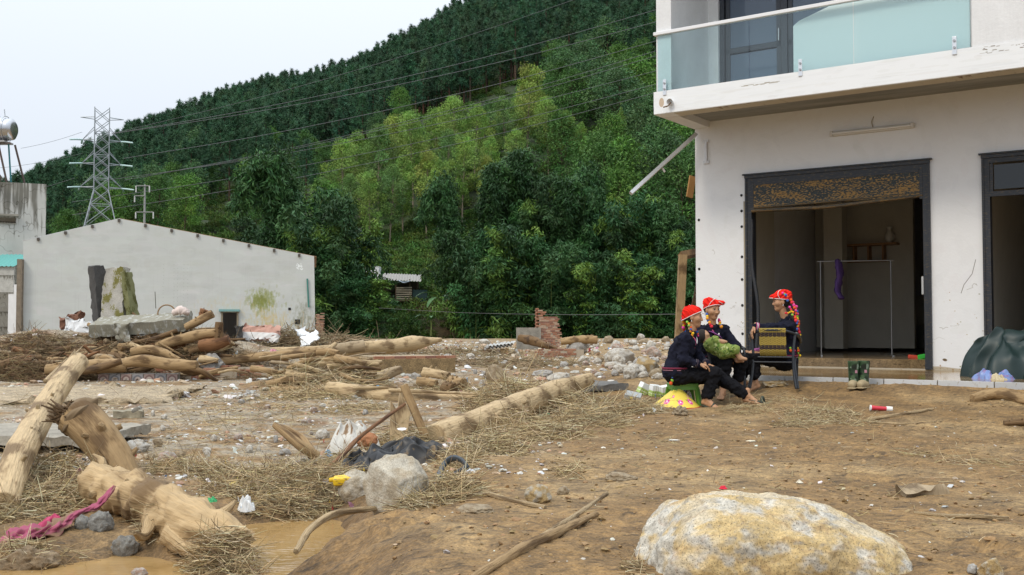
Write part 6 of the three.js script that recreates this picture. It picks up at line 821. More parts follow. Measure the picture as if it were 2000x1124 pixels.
// crumpled cloth or sheet: a folded dome on a polar grid
function crumple(rx, rz, h, seed, { folds = 0.5, nr = 26, na = 72, lf = 3, tilt = 0, edge = 0.12, dv = 0.45 } = {}) {
  const pos = [], idx = [], uv = []; for (let i = 0; i <= nr; i++) for (let j = 0; j <= na; j++) { const f = i / nr, a = (j % na) / na * 6.2832, c = Math.cos(a), s = Math.sin(a), w = 1 + 0.22 * noise(c * 1.4 + seed, s * 1.4, 2), X = c * f, Z = s * f, q = X * 0.8 + 0.5 * noise(X * 1.2, Z * 1.2, seed), n1 = 1.3 * noise(q * lf * 0.5 + seed, Z * lf * 0.28, 4), n2 = 1.2 * noise(X * lf * 0.75, Z * lf * 0.75 + q, seed + 5), fall = Math.sin(Math.PI * Math.min(1, 0.12 + f * 0.83)), y = h * (Math.pow(1 - f * f, 0.7) * (1 - dv * 0.55 + dv * noise(X * 1.5 + seed, Z * 1.5, 8)) + folds * fall * (0.20 * n1 + 0.10 * n2)) + edge * h * 0.2; pos.push(X * rx * w + tilt * y + 0.12 * rx * fall * noise(X * 2.4, Z * 2.4, seed), Math.max(0.004, y), Z * rz * w + 0.12 * rz * fall * noise(X * 2.4 + 9, Z * 2.4, seed)); uv.push(c * f * 1.2, s * f * 1.2); }
  const W = na + 1; for (let i = 0; i < nr; i++) for (let j = 0; j < na; j++) { const a = i * W + j, b = a + W; idx.push(a, a + 1, b, b, a + 1, b + 1); } return geoFrom(pos, idx, uv);
}
const blotch = (c1, c2, t = 0.1) => tex(256, 256, (u, v) => mix3(c1, c2, sst(t, t + 0.25, pf(u, v, 4, 4, 5))));
{ const m = M({ map: blotch([0.10, 0.10, 0.105], [0.40, 0.32, 0.2], 0.18), roughness: 0.45, side: THREE.DoubleSide }), q = G(790, 915);
  const t = thing('black_sheeting', 'crumpled black plastic sheeting smeared with mud in the straw', 'sheeting'); t.position.copy(q); t.position.z -= 0.12; mesh('sheet', crumple(0.32, 0.24, 0.22, 41, { folds: 0.6, lf: 4, nr: 40, na: 110 }), m, t); mesh('sheet', crumple(0.16, 0.14, 0.11, 43, { folds: 0.6, lf: 4 }).translate(-0.28, 0, 0.05), m, t); mesh('flap', crumple(0.16, 0.12, 0.16, 44, { folds: 0.6, lf: 4 }).translate(0.22, 0, 0.1), M({ map: blotch([0.2, 0.18, 0.15], [0.45, 0.37, 0.25]), roughness: 0.6, side: THREE.DoubleSide }), t); mesh('label_scrap', crumple(0.03, 0.015, 0.008, 3).rotateX(0.5).translate(-0.02, 0.26, 0.1), flat(0.8, 0.8, 0.8), t);
  put(solo('torn_sack', crumple(0.2, 0.17, 0.26, 47, { folds: 0.6, lf: 4 }), M({ map: blotch([0.78, 0.77, 0.74], [0.5, 0.4, 0.3], 0.12), side: THREE.DoubleSide }), 'torn white sack on the gravel beside the black sheeting', 'sack'), G(684, 886).add(V(0, 0, -0.1)), 0, 0.3, 0); put(solo('rust_clod', rockGeo(990, 'pink', { sx: 0.08, sy: 0.07, sz: 0.06 }), M({ color: C(0.33, 0.14, 0.06) }), 'rust-brown clod resting on the torn white sack', 'clod'), P(716, 862, 8.05));
  put(solo('pink_cloth', (() => tube([V(0.33, 0.22, -0.22), V(0.25, 0.13, -0.15), V(0.15, 0.10, -0.09), V(0.06, 0.05, 0.0), V(-0.04, 0.04, 0.06), V(-0.13, 0.02, 0.1), V(-0.17, 0.0, 0.14)], [0.012, 0.026, 0.022, 0.045, 0.05, 0.065, 0.03], { n: 70, seg: 30, lump: 1.3, lf: 14, flat: 0.55 }))(), M({ map: blotch([0.58, 0.27, 0.36], [0.48, 0.38, 0.28], -0.02), roughness: 0.8 }), 'twisted pink cloth trailing out of the straw at the lower left', 'cloth'), G(62, 1058).add(V(0.02, 0.0, -0.05)), 0, 0.3, 0);
  put(solo('pink_cloth', crumple(0.07, 0.05, 0.05, 51), flat(0.42, 0.05, 0.12, { side: THREE.DoubleSide }), 'small crimson cloth bundle beside the twisted pink one', 'cloth'), G(102, 1028));
  const y = thing('yellow_container', 'flat yellow plastic container half hidden by the boulder', 'container'); put(y, P(674, 938, 6.25), 0.15, 0.1, 0.08); y.scale.setScalar(0.85); mesh('body', box(0.17, 0.06, 0.09, 0, 0, 0, 0, 0, 0, 0.018), M({ map: blotch([0.86, 0.72, 0.14], [0.55, 0.44, 0.22], 0.02), roughness: 0.45 }), y); mesh('spout', new THREE.CylinderGeometry(0.015, 0.018, 0.03, 12).rotateZ(Math.PI / 2).translate(-0.095, 0.01, 0), flat(0.6, 0.4, 0.02), y);
  const k = thing('black_rail', 'bent black plastic channel sticking out of the straw', 'channel'), ka = G(850, 950); mesh('channel', tube([ka, P(870, 905, 6.25), P(884, 896, 6.2), P(902, 900, 6.1), P(912, 912, 6.05)], [0.02], { n: 30, seg: 6, cap: 0.02, flat: 0.6 }), flat(0.035, 0.045, 0.055, { roughness: 0.4 }), k); mesh('ragged_end', tube([P(912, 912, 6.05), P(898, 920, 6.0), P(886, 926, 6.0)], [0.018, 0.012, 0.008], { n: 8, seg: 6, lump: 0.4 }), flat(0.035, 0.045, 0.055), k);
  put(solo('plastic_bag', crumple(0.085, 0.05, 0.055, 61, { folds: 0.7 }), M({ map: blotch([0.62, 0.63, 0.62], [0.25, 0.5, 0.62], 0.2), roughness: 0.4, side: THREE.DoubleSide }), 'pale blue-white plastic bag on the straw', 'bag'), G(582, 930)); put(solo('plastic_bag', crumple(0.05, 0.04, 0.10, 62), flat(0.66, 0.67, 0.66, { side: THREE.DoubleSide }), 'white plastic scrap standing by the straw bundle', 'bag'), G(480, 1000)); put(solo('plastic_scrap', crumple(0.03, 0.03, 0.03, 63), flat(0.05, 0.32, 0.12, { side: THREE.DoubleSide }), 'green plastic scrap beside the gnarled trunk', 'scrap'), P(412, 982, 5.3)); put(solo('plastic_scrap', crumple(0.03, 0.02, 0.025, 64), flat(0.5, 0.03, 0.03, { side: THREE.DoubleSide }), 'red plastic scrap in the wet gravel', 'scrap'), G(456, 926)); put(solo('wrapper', crumple(0.022, 0.014, 0.022, 65), flat(0.62, 0.02, 0.05, { side: THREE.DoubleSide }), 'crumpled red wrapper alone on the mud', 'wrapper'), G(1413, 957)); put(solo('paper_scrap', crumple(0.05, 0.018, 0.01, 66), flat(0.75, 0.73, 0.68, { side: THREE.DoubleSide }), 'white paper scrap on the mud below the hat', 'paper'), G(1316, 861)); put(solo('paper_scrap', crumple(0.045, 0.03, 0.012, 67), flat(0.6, 0.55, 0.42, { side: THREE.DoubleSide }), 'beige paper scrap on the mud near the sandal', 'paper'), G(1467, 863)); put(solo('paper_scrap', crumple(0.02, 0.015, 0.02, 68), flat(0.65, 0.6, 0.48, { side: THREE.DoubleSide }), 'tiny cream scrap above the big boulder', 'paper'), G(1562, 945));
  put(solo('fibre_clod', rockGeo(991, 'tan', { sx: 0.075, sy: 0.06, sz: 0.06, rough: 0.7, cuts: 0, detail: 10 }), rockMat, 'fibrous pale clod lying in front of the conical hat', 'clod'), G(1328, 812).add(V(0, 0.03, 0)));
  const cu = thing('drink_cup', 'crushed red and white drink cup lying on the mud', 'cup'); put(cu, G(1720, 803).add(V(0, 0.025, 0)), 0, -0.1, Math.PI / 2 - 0.06); mesh('body', new THREE.CylinderGeometry(0.026, 0.02, 0.17, 16).translate(0, 0.01, 0), flat(0.55, 0.03, 0.05, { roughness: 0.4 }), cu); mesh('white_band', new THREE.CylinderGeometry(0.0265, 0.0255, 0.06, 16).translate(0, -0.09, 0), flat(0.75, 0.74, 0.7), cu); mesh('lid', new THREE.CylinderGeometry(0.03, 0.03, 0.012, 16).translate(0, 0.098, 0), flat(0.7, 0.7, 0.68), cu);
  const dw = solo('plank_offcut', roughBox(0.25, 0.05, 0.09, 31, 0.014, 14), woods.grey, 'pale plank offcut half sunk in the mud right of the boulder', 'plank'); put(dw, G(1806, 966).add(V(0, 0.012, 0)), 0.1, 0.12, 0.04); put(solo('snack_packet', crumple(0.045, 0.02, 0.014, 33), M({ map: blotch([0.7, 0.7, 0.7], [0.1, 0.2, 0.45], 0.2), side: THREE.DoubleSide, roughness: 0.35 }), 'blue and silver packet on the plank offcut', 'packet'), P(1832, 950, 6.2), 0.2, 0, -0.2);
  put(solo('red_box', roughBox(0.12, 0.035, 0.06, 34, 0.006), flat(0.3, 0.02, 0.04), 'flattened dark red carton on the mud near the green tarpaulin', 'carton'), G(1930, 770).add(V(0, 0.02, 0)), 0, 0.2, 0.15); put(solo('root_lump', rockGeo(992, 'ochre', { sx: 0.15, sy: 0.05, sz: 0.06, rough: 0.5 }), rockMat, 'yellowish lump lying at the foot of the tiled step', 'clod'), G(1512, 757).add(V(0, 0.03, 0)));
}
{ // goods under tarpaulin by the second doorway
  const m = M({ map: blotch([0.10, 0.22, 0.21], [0.33, 0.36, 0.3], 0.3), roughness: 0.5, side: THREE.DoubleSide, color: C(0.5, 0.5, 0.5) }), t = thing('tarpaulin_heap', 'dark green tarpaulin thrown over goods at the second doorway', 'tarpaulin'), q = P(1985, 748, 12.9); q.y = gy(q); t.position.copy(q); mesh('sheet', crumple(0.62, 0.5, 0.66, 71, { folds: 0.3, lf: 4, nr: 50, na: 140, dv: 0.12 }), m, t); mesh('sheet', crumple(0.34, 0.3, 0.40, 72, { folds: 0.35, lf: 5, dv: 0.12 }).translate(0.2, 0, 0.36), m, t);
  put(solo('plastic_bag', crumple(0.26, 0.18, 0.2, 73, { folds: 0.6, lf: 5 }), M({ map: blotch([0.45, 0.53, 0.72], [0.52, 0.43, 0.6], 0.0), roughness: 0.35, side: THREE.DoubleSide }), 'lilac and blue plastic bag under the edge of the green tarpaulin', 'bag'), (() => { const p = P(1945, 750, 12.5); p.y = gy(p); return p; })()); put(solo('sack', crumple(0.12, 0.09, 0.10, 74, { folds: 0.3 }), flat(0.5, 0.42, 0.27, { side: THREE.DoubleSide }), 'small tan sack before the lilac bag', 'sack'), (() => { const p = P(1952, 752, 12.3); p.y = gy(p); return p; })());
}
{ // rubber boots with a camouflage print
  const cv = document.createElement('canvas'); cv.width = cv.height = 256; const c = cv.getContext('2d'), r = mulberry(6); c.fillStyle = '#3c5a3c'; c.fillRect(0, 0, 256, 256); for (let i = 0; i < 130; i++) { c.fillStyle = ['#1d2a20', '#8fa58f', '#2c4630', '#55734f'][i % 4]; c.beginPath(); c.ellipse(r() * 256, r() * 256, 12 + r() * 26, 3 + r() * 6, 0.3 * (r() - 0.5), 0, 7); c.fill(); } const t = new THREE.CanvasTexture(cv); t.colorSpace = THREE.SRGBColorSpace; t.wrapS = t.wrapT = THREE.RepeatWrapping; const m = M({ map: t, color: C(0.6, 0.6, 0.6), roughness: 0.35 }), sole = flat(0.33, 0.26, 0.15);
  [[1668, 'camouflage rubber boot standing at the tiled step, left of the pair', 0.25], [1688, 'camouflage rubber boot standing at the tiled step, right of the pair', 0.1]].forEach(([px, l, ry]) => { const b = thing('rubber_boot', l, 'boot', 'pair of camouflage boots'), q = P(px, 752, 12.35); q.y = gy(q); put(b, q, 0, ry, 0); mesh('shaft', tube([V(0, 0.05, 0), V(0, 0.16, 0), V(0.004, 0.32, 0)], [0.056, 0.06, 0.07], { n: 10, seg: 20, cap: 0.02 }), m, b); mesh('foot', tube([V(0.01, 0.05, 0), V(-0.05, 0.05, 0.05), V(-0.09, 0.045, 0.10), V(-0.11, 0.04, 0.12)], [0.058, 0.055, 0.048, 0.034], { n: 14, seg: 14, cap: 0.4 }), sole, b); mesh('sole', tube([V(0.04, 0.01, -0.03), V(-0.11, 0.01, 0.12)], [0.05, 0.052], { n: 8, seg: 14, flat: 0.25 }), sole, b); mesh('badge', box(0.03, 0.035, 0.004, -0.005, 0.2, 0.062, 0, 0, 0, 0.001), flat(0.4, 0.2, 0.25), b); });
}
{ // drink cartons and a grey box in the straw
  const w = flat(0.78, 0.8, 0.78, { roughness: 0.4 }), g = M({ map: (() => { const cv = document.createElement('canvas'); cv.width = cv.height = 64; const c = cv.getContext('2d'); c.fillStyle = '#a9bf6a'; c.fillRect(0, 0, 64, 64); c.strokeStyle = '#5f7d33'; c.lineWidth = 3; for (let i = 0; i < 4; i++) { c.beginPath(); c.moveTo(i * 18 + 6, 6); c.lineTo(i * 18 + 2, 58); c.stroke(); } c.fillStyle = '#e9edd6'; c.fillRect(4, 26, 56, 6); const t = new THREE.CanvasTexture(cv); t.colorSpace = THREE.SRGBColorSpace; return t; })(), roughness: 0.4 });
  [[1258, 772, 0.5, 'leftmost'], [1280, 776, 0.15, 'middle'], [1300, 778, -0.1, 'rightmost']].forEach(([px, py, rz, l]) => { const b = thing('drink_carton', l + ' of three white and green drink carton packs', 'carton', 'drink carton packs'), q = G(px, py); put(b, q.add(V(0, 0.075, -0.05)), 0.15, 0.35, -rz); mesh('top', box(0.11, 0.07, 0.10, 0, 0.035, 0, 0, 0, 0, 0.004), w, b); mesh('front', box(0.112, 0.07, 0.102, 0, -0.036, 0, 0, 0, 0, 0.004), g, b); });
  put(solo('grey_box', box(0.2, 0.05, 0.14, 0, 0, 0, 0, 0, 0, 0.004), flat(0.36, 0.38, 0.38), 'flat grey box lying before the drink carton packs', 'box'), G(1238, 782).add(V(0, 0.05, -0.05)), 0.35, -0.25, -0.12);
}
// ---- conical hat, stool, chairs ----
const GA = G(1352, 797), GB = G(1420, 778), GC = G(1512, 768);
{ const h = thing('conical_hat', 'yellow conical hat with pink flowers resting on the mud beside the stool', 'hat'), q = G(1328, 798); put(h, q.add(V(0, 0.0, -0.22)), 0.06, 0.3, -0.03); h.scale.setScalar(1.13);
  const cv = document.createElement('canvas'); cv.width = 1024; cv.height = 256; const c = cv.getContext('2d'); c.fillStyle = '#e6d057'; c.fillRect(0, 0, 1024, 256); c.fillStyle = 'rgba(190,150,30,.5)'; for (let i = 0; i < 128; i++) c.fillRect(i * 8, 0, 2, 256); const fl = (x, y, s) => { for (let k = 0; k < 9; k++) { c.fillStyle = ['#e0569a', '#f08ab8', '#c93c80'][k % 3]; c.beginPath(); c.ellipse(x + Math.cos(k * 0.7) * s * 0.5, y + Math.sin(k * 0.7) * s * 0.6, s * 0.34, s * 0.4, k, 0, 7); c.fill(); } c.fillStyle = '#ffd9e8'; c.beginPath(); c.ellipse(x, y, s * 0.25, s * 0.3, 0, 0, 7); c.fill(); c.fillStyle = '#7d9a3a'; c.beginPath(); c.ellipse(x - s, y - s * 0.5, s * 0.35, s * 0.18, 0.6, 0, 7); c.fill(); }; for (const [x, y, s] of [[70, 185, 34], [110, 130, 18], [330, 190, 34], [590, 185, 34], [850, 190, 34], [900, 130, 18], [985, 190, 30]]) fl(x, y, s); const t = new THREE.CanvasTexture(cv); t.colorSpace = THREE.SRGBColorSpace; t.wrapS = THREE.RepeatWrapping;
  mesh('cone', new THREE.ConeGeometry(0.232, 0.205, 64, 8, true).translate(0, 0.115, 0), M({ map: t, roughness: 0.5, side: THREE.DoubleSide }), h); mesh('rim', new THREE.TorusGeometry(0.232, 0.006, 8, 64).rotateX(Math.PI / 2).translate(0, 0.0125, 0), flat(0.5, 0.03, 0.02), h); mesh('tip', new THREE.ConeGeometry(0.03, 0.028, 24, 1, true).translate(0, 0.208, 0), flat(0.6, 0.03, 0.02), h);
}
{ const s = thing('plastic_stool', 'low green plastic stool under the seated woman at left', 'stool'), q = GA.clone(); q.x = P(1340, 780, -GA.z).x; q.z -= 0.22; q.y = gy(q); s.position.copy(q); s.rotation.y = 0.2; const m = flat(0.12, 0.29, 0.045, { roughness: 0.4 }); mesh('seat', box(0.3, 0.03, 0.26, 0, 0.245, 0, 0, 0, 0, 0.012), m, s); mesh('apron', merge([box(0.29, 0.05, 0.012, 0, 0.21, 0.118), box(0.29, 0.05, 0.012, 0, 0.21, -0.118), box(0.012, 0.05, 0.22, 0.139, 0.21, 0), box(0.012, 0.05, 0.22, -0.139, 0.21, 0)]), m, s);
  for (const [x, z] of [[-1, 1], [1, 1], [-1, -1], [1, -1]]) { const pts = [V(x * 0.125, 0.21, z * 0.105), V(x * 0.155, 0, z * 0.13)]; mesh('leg', merge([bar(pts[0], pts[1], 0.055, 0.012).translate(-x * 0.012, 0, 0), bar(pts[0], pts[1], 0.012, 0.055).translate(x * 0.012, 0, -z * 0.012)]), m, s); }
  const bag = solo('spotted_bag', crumple(0.07, 0.05, 0.16, 81, { folds: 0.3 }), M({ map: (() => { const cv = document.createElement('canvas'); cv.width = cv.height = 128; const c = cv.getContext('2d'); c.fillStyle = '#e6dcdc'; c.fillRect(0, 0, 128, 128); c.fillStyle = '#6d2440'; for (let i = 0; i < 8; i++) for (let j = 0; j < 8; j++) { c.beginPath(); c.arc(i * 16 + (j % 2) * 8, j * 16, 5.5, 0, 7); c.fill(); } const t = new THREE.CanvasTexture(cv); t.colorSpace = THREE.SRGBColorSpace; t.wrapS = t.wrapT = THREE.RepeatWrapping; return t; })(), side: THREE.DoubleSide }), 'white bag with maroon spots standing under the green stool', 'bag'); put(bag, V(q.x + 0.06, q.y, q.z - 0.02)); }
function wickerChair(label, pos, turn) {
  const t = thing('wicker_chair', label, 'chair'); t.position.copy(pos); t.rotation.y = turn; const fm = flat(0.02, 0.024, 0.03, { roughness: 0.4 }), worn = M({ map: blotch([0.13, 0.15, 0.18], [0.4, 0.36, 0.3], 0.35), roughness: 0.45 });
  mesh('hoop', tube([V(-0.24, 0.0, 0.27), V(-0.25, 0.3, 0.24), V(-0.28, 0.55, 0.2), V(-0.285, 0.60, 0.05), V(-0.26, 0.645, -0.15), V(-0.15, 0.685, -0.25), V(0, 0.695, -0.27), V(0.15, 0.685, -0.25), V(0.26, 0.645, -0.15), V(0.285, 0.60, 0.05), V(0.28, 0.55, 0.2), V(0.25, 0.3, 0.24), V(0.24, 0, 0.27)], [0.017], { n: 90, seg: 8 }), fm, t);
  for (const s of [-1, 1]) { mesh('leg', tube([V(s * 0.27, 0, -0.27), V(s * 0.24, 0.2, -0.22), V(s * 0.235, 0.40, -0.2), V(s * 0.255, 0.645, -0.16)], [0.016], { n: 24, seg: 8 }), worn, t); mesh('leg', tube([V(s * 0.29, 0, -0.22), V(s * 0.25, 0.24, -0.1), V(s * 0.24, 0.38, 0.1), V(s * 0.245, 0.36, 0.24)], [0.015], { n: 24, seg: 8 }), worn, t); mesh('arm_pad', tube([V(s * 0.287, 0.55, 0.21), V(s * 0.292, 0.61, 0.04), V(s * 0.268, 0.652, -0.14)], [0.024], { n: 18, seg: 8 }), fm, t); }
  mesh('cross_bar', rod(V(-0.24, 0.37, -0.2), V(0.24, 0.37, -0.2), 0.012), fm, t); mesh('cross_bar', rod(V(-0.24, 0.36, 0.24), V(0.24, 0.36, 0.24), 0.012), fm, t); mesh('cross_bar', rod(V(-0.235, 0.31, -0.21), V(0.235, 0.31, -0.21), 0.01), fm, t);
  const prof = curve([V(0, 0.712, -0.28), V(0, 0.57, -0.245), V(0, 0.44, -0.215), V(0, 0.38, -0.14), V(0, 0.365, 0.05), V(0, 0.37, 0.24)]), N = 58, yel = flat(0.42, 0.31, 0.06, { roughness: 0.6 }), brn = flat(0.055, 0.035, 0.03, { roughness: 0.7 });
  const bn = i => { const k = i % 12; return k >= 4 && k < 8 ? brn : yel; };
  for (let i = 0; i <= N; i++) { const f = i / N, p = prof.getPointAt(f), T = prof.getTangentAt(f), nrm = V(0, T.z, -T.y), w = f < 0.5 ? 0.155 : lerp(0.16, 0.21, (f - 0.5) * 2), pts = []; for (let k = 0; k <= 12; k++) pts.push(V(-w + 2 * w * k / 12, p.y, p.z).addScaledVector(nrm, 0.004 * ((k + i) % 2 ? 1 : -1))); mesh('strand', tube(pts, [0.0068], { n: 24, seg: 5, cap: 0.1 }), bn(i), t); }
  mesh('warp', merge([...Array(7)].map((_, k) => tube([0, 0.15, 0.3, 0.45, 0.6, 0.8, 1].map(f => { const p = prof.getPointAt(f); return V((-0.14 + k * 0.0467), p.y, p.z); }), [0.005], { n: 30, seg: 4 }))), yel, t);
  return t;
}
{ const p = GC.clone(); p.z -= 0.28; p.x = P(1514, 768, -p.z).x; p.y = gy(p); wickerChair('yellow and brown striped wicker chair seen from behind', p, Math.PI - 0.33); const q = GB.clone(); q.z -= 0.34; q.x = P(1397, 770, -q.z).x; q.y = gy(q); wickerChair('wicker chair under the woman holding the child', q, 0.5); }
// ---------- people: distance fields meshed with surface nets ----------
function surfaceNet(f, lo, hi, cell) {
  const nx = Math.ceil((hi.x - lo.x) / cell) + 1, ny = Math.ceil((hi.y - lo.y) / cell) + 1, nz = Math.ceil((hi.z - lo.z) / cell) + 1, F = new Float32Array(nx * ny * nz), id = (i, j, k) => (k * ny + j) * nx + i;
  for (let k = 0; k < nz; k++) for (let j = 0; j < ny; j++) for (let i = 0; i < nx; i++) F[id(i, j, k)] = f(lo.x + i * cell, lo.y + j * cell, lo.z + k * cell);
  const vi = new Int32Array(nx * ny * nz).fill(-1), pos = [], idx = [], E = [[0, 1], [0, 2], [0, 4], [1, 3], [1, 5], [2, 3], [2, 6], [3, 7], [4, 5], [4, 6], [5, 7], [6, 7]];
  for (let k = 0; k < nz - 1; k++) for (let j = 0; j < ny - 1; j++) for (let i = 0; i < nx - 1; i++) {
    const v = []; let m = 0; for (let c = 0; c < 8; c++) { const q = F[id(i + (c & 1), j + (c >> 1 & 1), k + (c >> 2))]; v.push(q); if (q < 0) m++; } if (m === 0 || m === 8) continue;
    let x = 0, y = 0, z = 0, n = 0; for (const [a, b] of E) if ((v[a] < 0) !== (v[b] < 0)) { const t = v[a] / (v[a] - v[b]); x += (a & 1) + ((b & 1) - (a & 1)) * t; y += (a >> 1 & 1) + ((b >> 1 & 1) - (a >> 1 & 1)) * t; z += (a >> 2) + ((b >> 2) - (a >> 2)) * t; n++; }
    vi[id(i, j, k)] = pos.length / 3; pos.push(lo.x + (i + x / n) * cell, lo.y + (j + y / n) * cell, lo.z + (k + z / n) * cell);
  }
  const quad = (a, b, c, d, flip) => { if (a < 0 || b < 0 || c < 0 || d < 0) return; flip ? idx.push(a, b, c, a, c, d) : idx.push(a, c, b, a, d, c); };
  for (let k = 1; k < nz - 1; k++) for (let j = 1; j < ny - 1; j++) for (let i = 1; i < nx - 1; i++) { const s = F[id(i, j, k)] < 0;
    if (s !== F[id(i + 1, j, k)] < 0) quad(vi[id(i, j - 1, k - 1)], vi[id(i, j, k - 1)], vi[id(i, j, k)], vi[id(i, j - 1, k)], s);
    if (s !== F[id(i, j + 1, k)] < 0) quad(vi[id(i - 1, j, k - 1)], vi[id(i - 1, j, k)], vi[id(i, j, k)], vi[id(i, j, k - 1)], s);
    if (s !== F[id(i, j, k + 1)] < 0) quad(vi[id(i - 1, j - 1, k)], vi[id(i, j - 1, k)], vi[id(i, j, k)], vi[id(i - 1, j, k)], s); }
  return geoFrom(pos, idx);
}
const cone = (a, b, ra, rb) => { const dx = b.x - a.x, dy = b.y - a.y, dz = b.z - a.z, L = dx * dx + dy * dy + dz * dz || 1e-9; return (x, y, z) => { const px = x - a.x, py = y - a.y, pz = z - a.z, t = clamp((px * dx + py * dy + pz * dz) / L); return Math.hypot(px - dx * t, py - dy * t, pz - dz * t) - ra - (rb - ra) * t; }; };
const ell = (c, r) => (x, y, z) => { const k = Math.hypot((x - c[0]) / r[0], (y - c[1]) / r[1], (z - c[2]) / r[2]); return (k - 1) * Math.min(r[0], r[1], r[2]); };
const smin = (a, b, k) => { const h = Math.max(0, k - Math.abs(a - b)) / k; return Math.min(a, b) - h * h * k * 0.25; };
const blend = (fs, k) => (x, y, z) => { let d = 1e9; for (const f of fs) { const q = f(x, y, z); d = d > 1e8 ? q : smin(d, q, k); } return d; };
function bounds(pts, m) { const lo = V(1e9, 1e9, 1e9), hi = V(-1e9, -1e9, -1e9); for (const p of pts) { lo.min(p); hi.max(p); } return [lo.addScalar(-m), hi.addScalar(m)]; }
const SKIN = [0.44, 0.245, 0.14];
const headSdf = (() => {
  const solid = blend([ell([0, 0.028, -0.014], [0.073, 0.088, 0.09]), ell([0, -0.038, 0.018], [0.058, 0.074, 0.066]), ell([0, -0.092, 0.052], [0.024, 0.02, 0.022]), ell([0.044, -0.018, 0.052], [0.026, 0.024, 0.026]), ell([-0.044, -0.018, 0.052], [0.026, 0.024, 0.026])], 0.035), brow = cone(V(-0.036, 0.03, 0.07), V(0.036, 0.03, 0.07), 0.012, 0.012), nose = blend([cone(V(0, 0.02, 0.08), V(0, -0.026, 0.098), 0.008, 0.012), ell([0.011, -0.03, 0.086], [0.009, 0.008, 0.01]), ell([-0.011, -0.03, 0.086], [0.009, 0.008, 0.01])], 0.012), eyes = [ell([0.031, 0.010, 0.088], [0.016, 0.010, 0.014]), ell([-0.031, 0.010, 0.088], [0.016, 0.010, 0.014])], balls = [ell([0.031, 0.010, 0.069], [0.012, 0.011, 0.013]), ell([-0.031, 0.010, 0.069], [0.012, 0.011, 0.013])], lips = blend([cone(V(-0.02, -0.057, 0.075), V(0.02, -0.057, 0.075), 0.006, 0.006), cone(V(0, -0.056, 0.08), V(0, -0.0561, 0.08), 0.008, 0.008), cone(V(-0.015, -0.068, 0.075), V(0.015, -0.068, 0.075), 0.007, 0.007)], 0.01), ears = [ell([0.074, -0.004, -0.008], [0.011, 0.032, 0.02]), ell([-0.074, -0.004, -0.008], [0.011, 0.032, 0.02])];
  return (x, y, z) => { let d = smin(solid(x, y, z), brow(x, y, z), 0.02); d = smin(d, nose(x, y, z), 0.012); for (const e of eyes) d = Math.max(d, -e(x, y, z) + 0.002) === d ? d : smin(d, 1e3, 1e-3) * 0 + Math.max(d, -e(x, y, z)); for (const e of balls) d = Math.min(d, e(x, y, z)); d = smin(d, lips(x, y, z), 0.008); for (const e of ears) d = smin(d, e(x, y, z), 0.008); return d; };
})();
const headGeo = surfaceNet(headSdf, V(-0.1, -0.13, -0.12), V(0.1, 0.13, 0.12), 0.0042);
paint(headGeo, (x, y, z) => { let c = SKIN; const ax = Math.abs(x); if (z > 0.06 && Math.hypot(ax - 0.031, y - 0.010) < 0.0115) c = Math.hypot(ax - 0.031, y - 0.010) < 0.007 ? [0.02, 0.012, 0.01] : [0.32, 0.27, 0.23]; else if (z > 0.062 && Math.abs(y - 0.036 + ax * 0.12) < 0.0045 && ax > 0.014 && ax < 0.05) c = [0.10, 0.06, 0.04]; else if (z > 0.066 && Math.abs(y + 0.063) < 0.012 && ax < 0.022) c = Math.abs(y + 0.0625) < 0.0025 ? [0.12, 0.05, 0.035] : [0.33, 0.14, 0.10]; const k = 1 + 0.14 * fbm(x * 30, y * 30, z * 30, 3) - (Math.abs(noise(x * 16, y * 90, z * 16)) < 0.06 && z > 0.03 ? 0.14 : 0); return c.map(v => v * k); });
function frame(f, u) { const z = f.clone().normalize(), x = u.clone().cross(z).normalize(), y = z.clone().cross(x); return new THREE.Matrix4().makeBasis(x, y, z); }
function hand(w, dir, palm, side, curl = 0.5, spread = 0.012) { // wrist, pointing direction, palm normal, side of the thumb (+1/-1)
  const d = dir.clone().normalize(), n = palm.clone().addScaledVector(d, -palm.dot(d)).normalize(), s = d.clone().cross(n).multiplyScalar(side), fs = [cone(w.clone().addScaledVector(d, -0.03), w.clone().addScaledVector(d, 0.015), 0.021, 0.02)], at = (a, b, c) => w.clone().addScaledVector(d, a).addScaledVector(s, b).addScaledVector(n, c), pts = [w];
  for (const b of [-0.022, -0.008, 0.007, 0.021]) fs.push(cone(at(0.012, b * 0.7, 0), at(0.072, b, 0), 0.013, 0.0115));
  [[0.021, 0.066], [0.007, 0.074], [-0.008, 0.068], [-0.022, 0.052]].forEach(([b, L], i) => { let p = at(0.076, b, 0), a = curl * 0.5; for (let k = 0; k < 3; k++) { a += curl * 0.55; const q = p.clone().addScaledVector(d, Math.cos(a) * L / 3 * 1.15).addScaledVector(n, Math.sin(a) * L / 3 * 1.15).addScaledVector(s, (b + 0.0005) * spread * 6); fs.push(cone(p, q, 0.0088 - k * 0.0006, 0.0082 - k * 0.0006)); p = q; } pts.push(p); });
  const t0 = at(0.022, 0.022, 0.004), t1 = at(0.05, 0.045, 0.012), t2 = at(0.078, 0.05, 0.022); fs.push(cone(t0, t1, 0.012, 0.0105), cone(t1, t2, 0.0102, 0.0085)); pts.push(t2, at(0.08, 0.03, 0), at(0.08, -0.03, 0), at(-0.03, 0, 0));
  const [lo, hi] = bounds(pts, 0.022); return surfaceNet(blend(fs, 0.006), lo, hi, 0.0045);
}
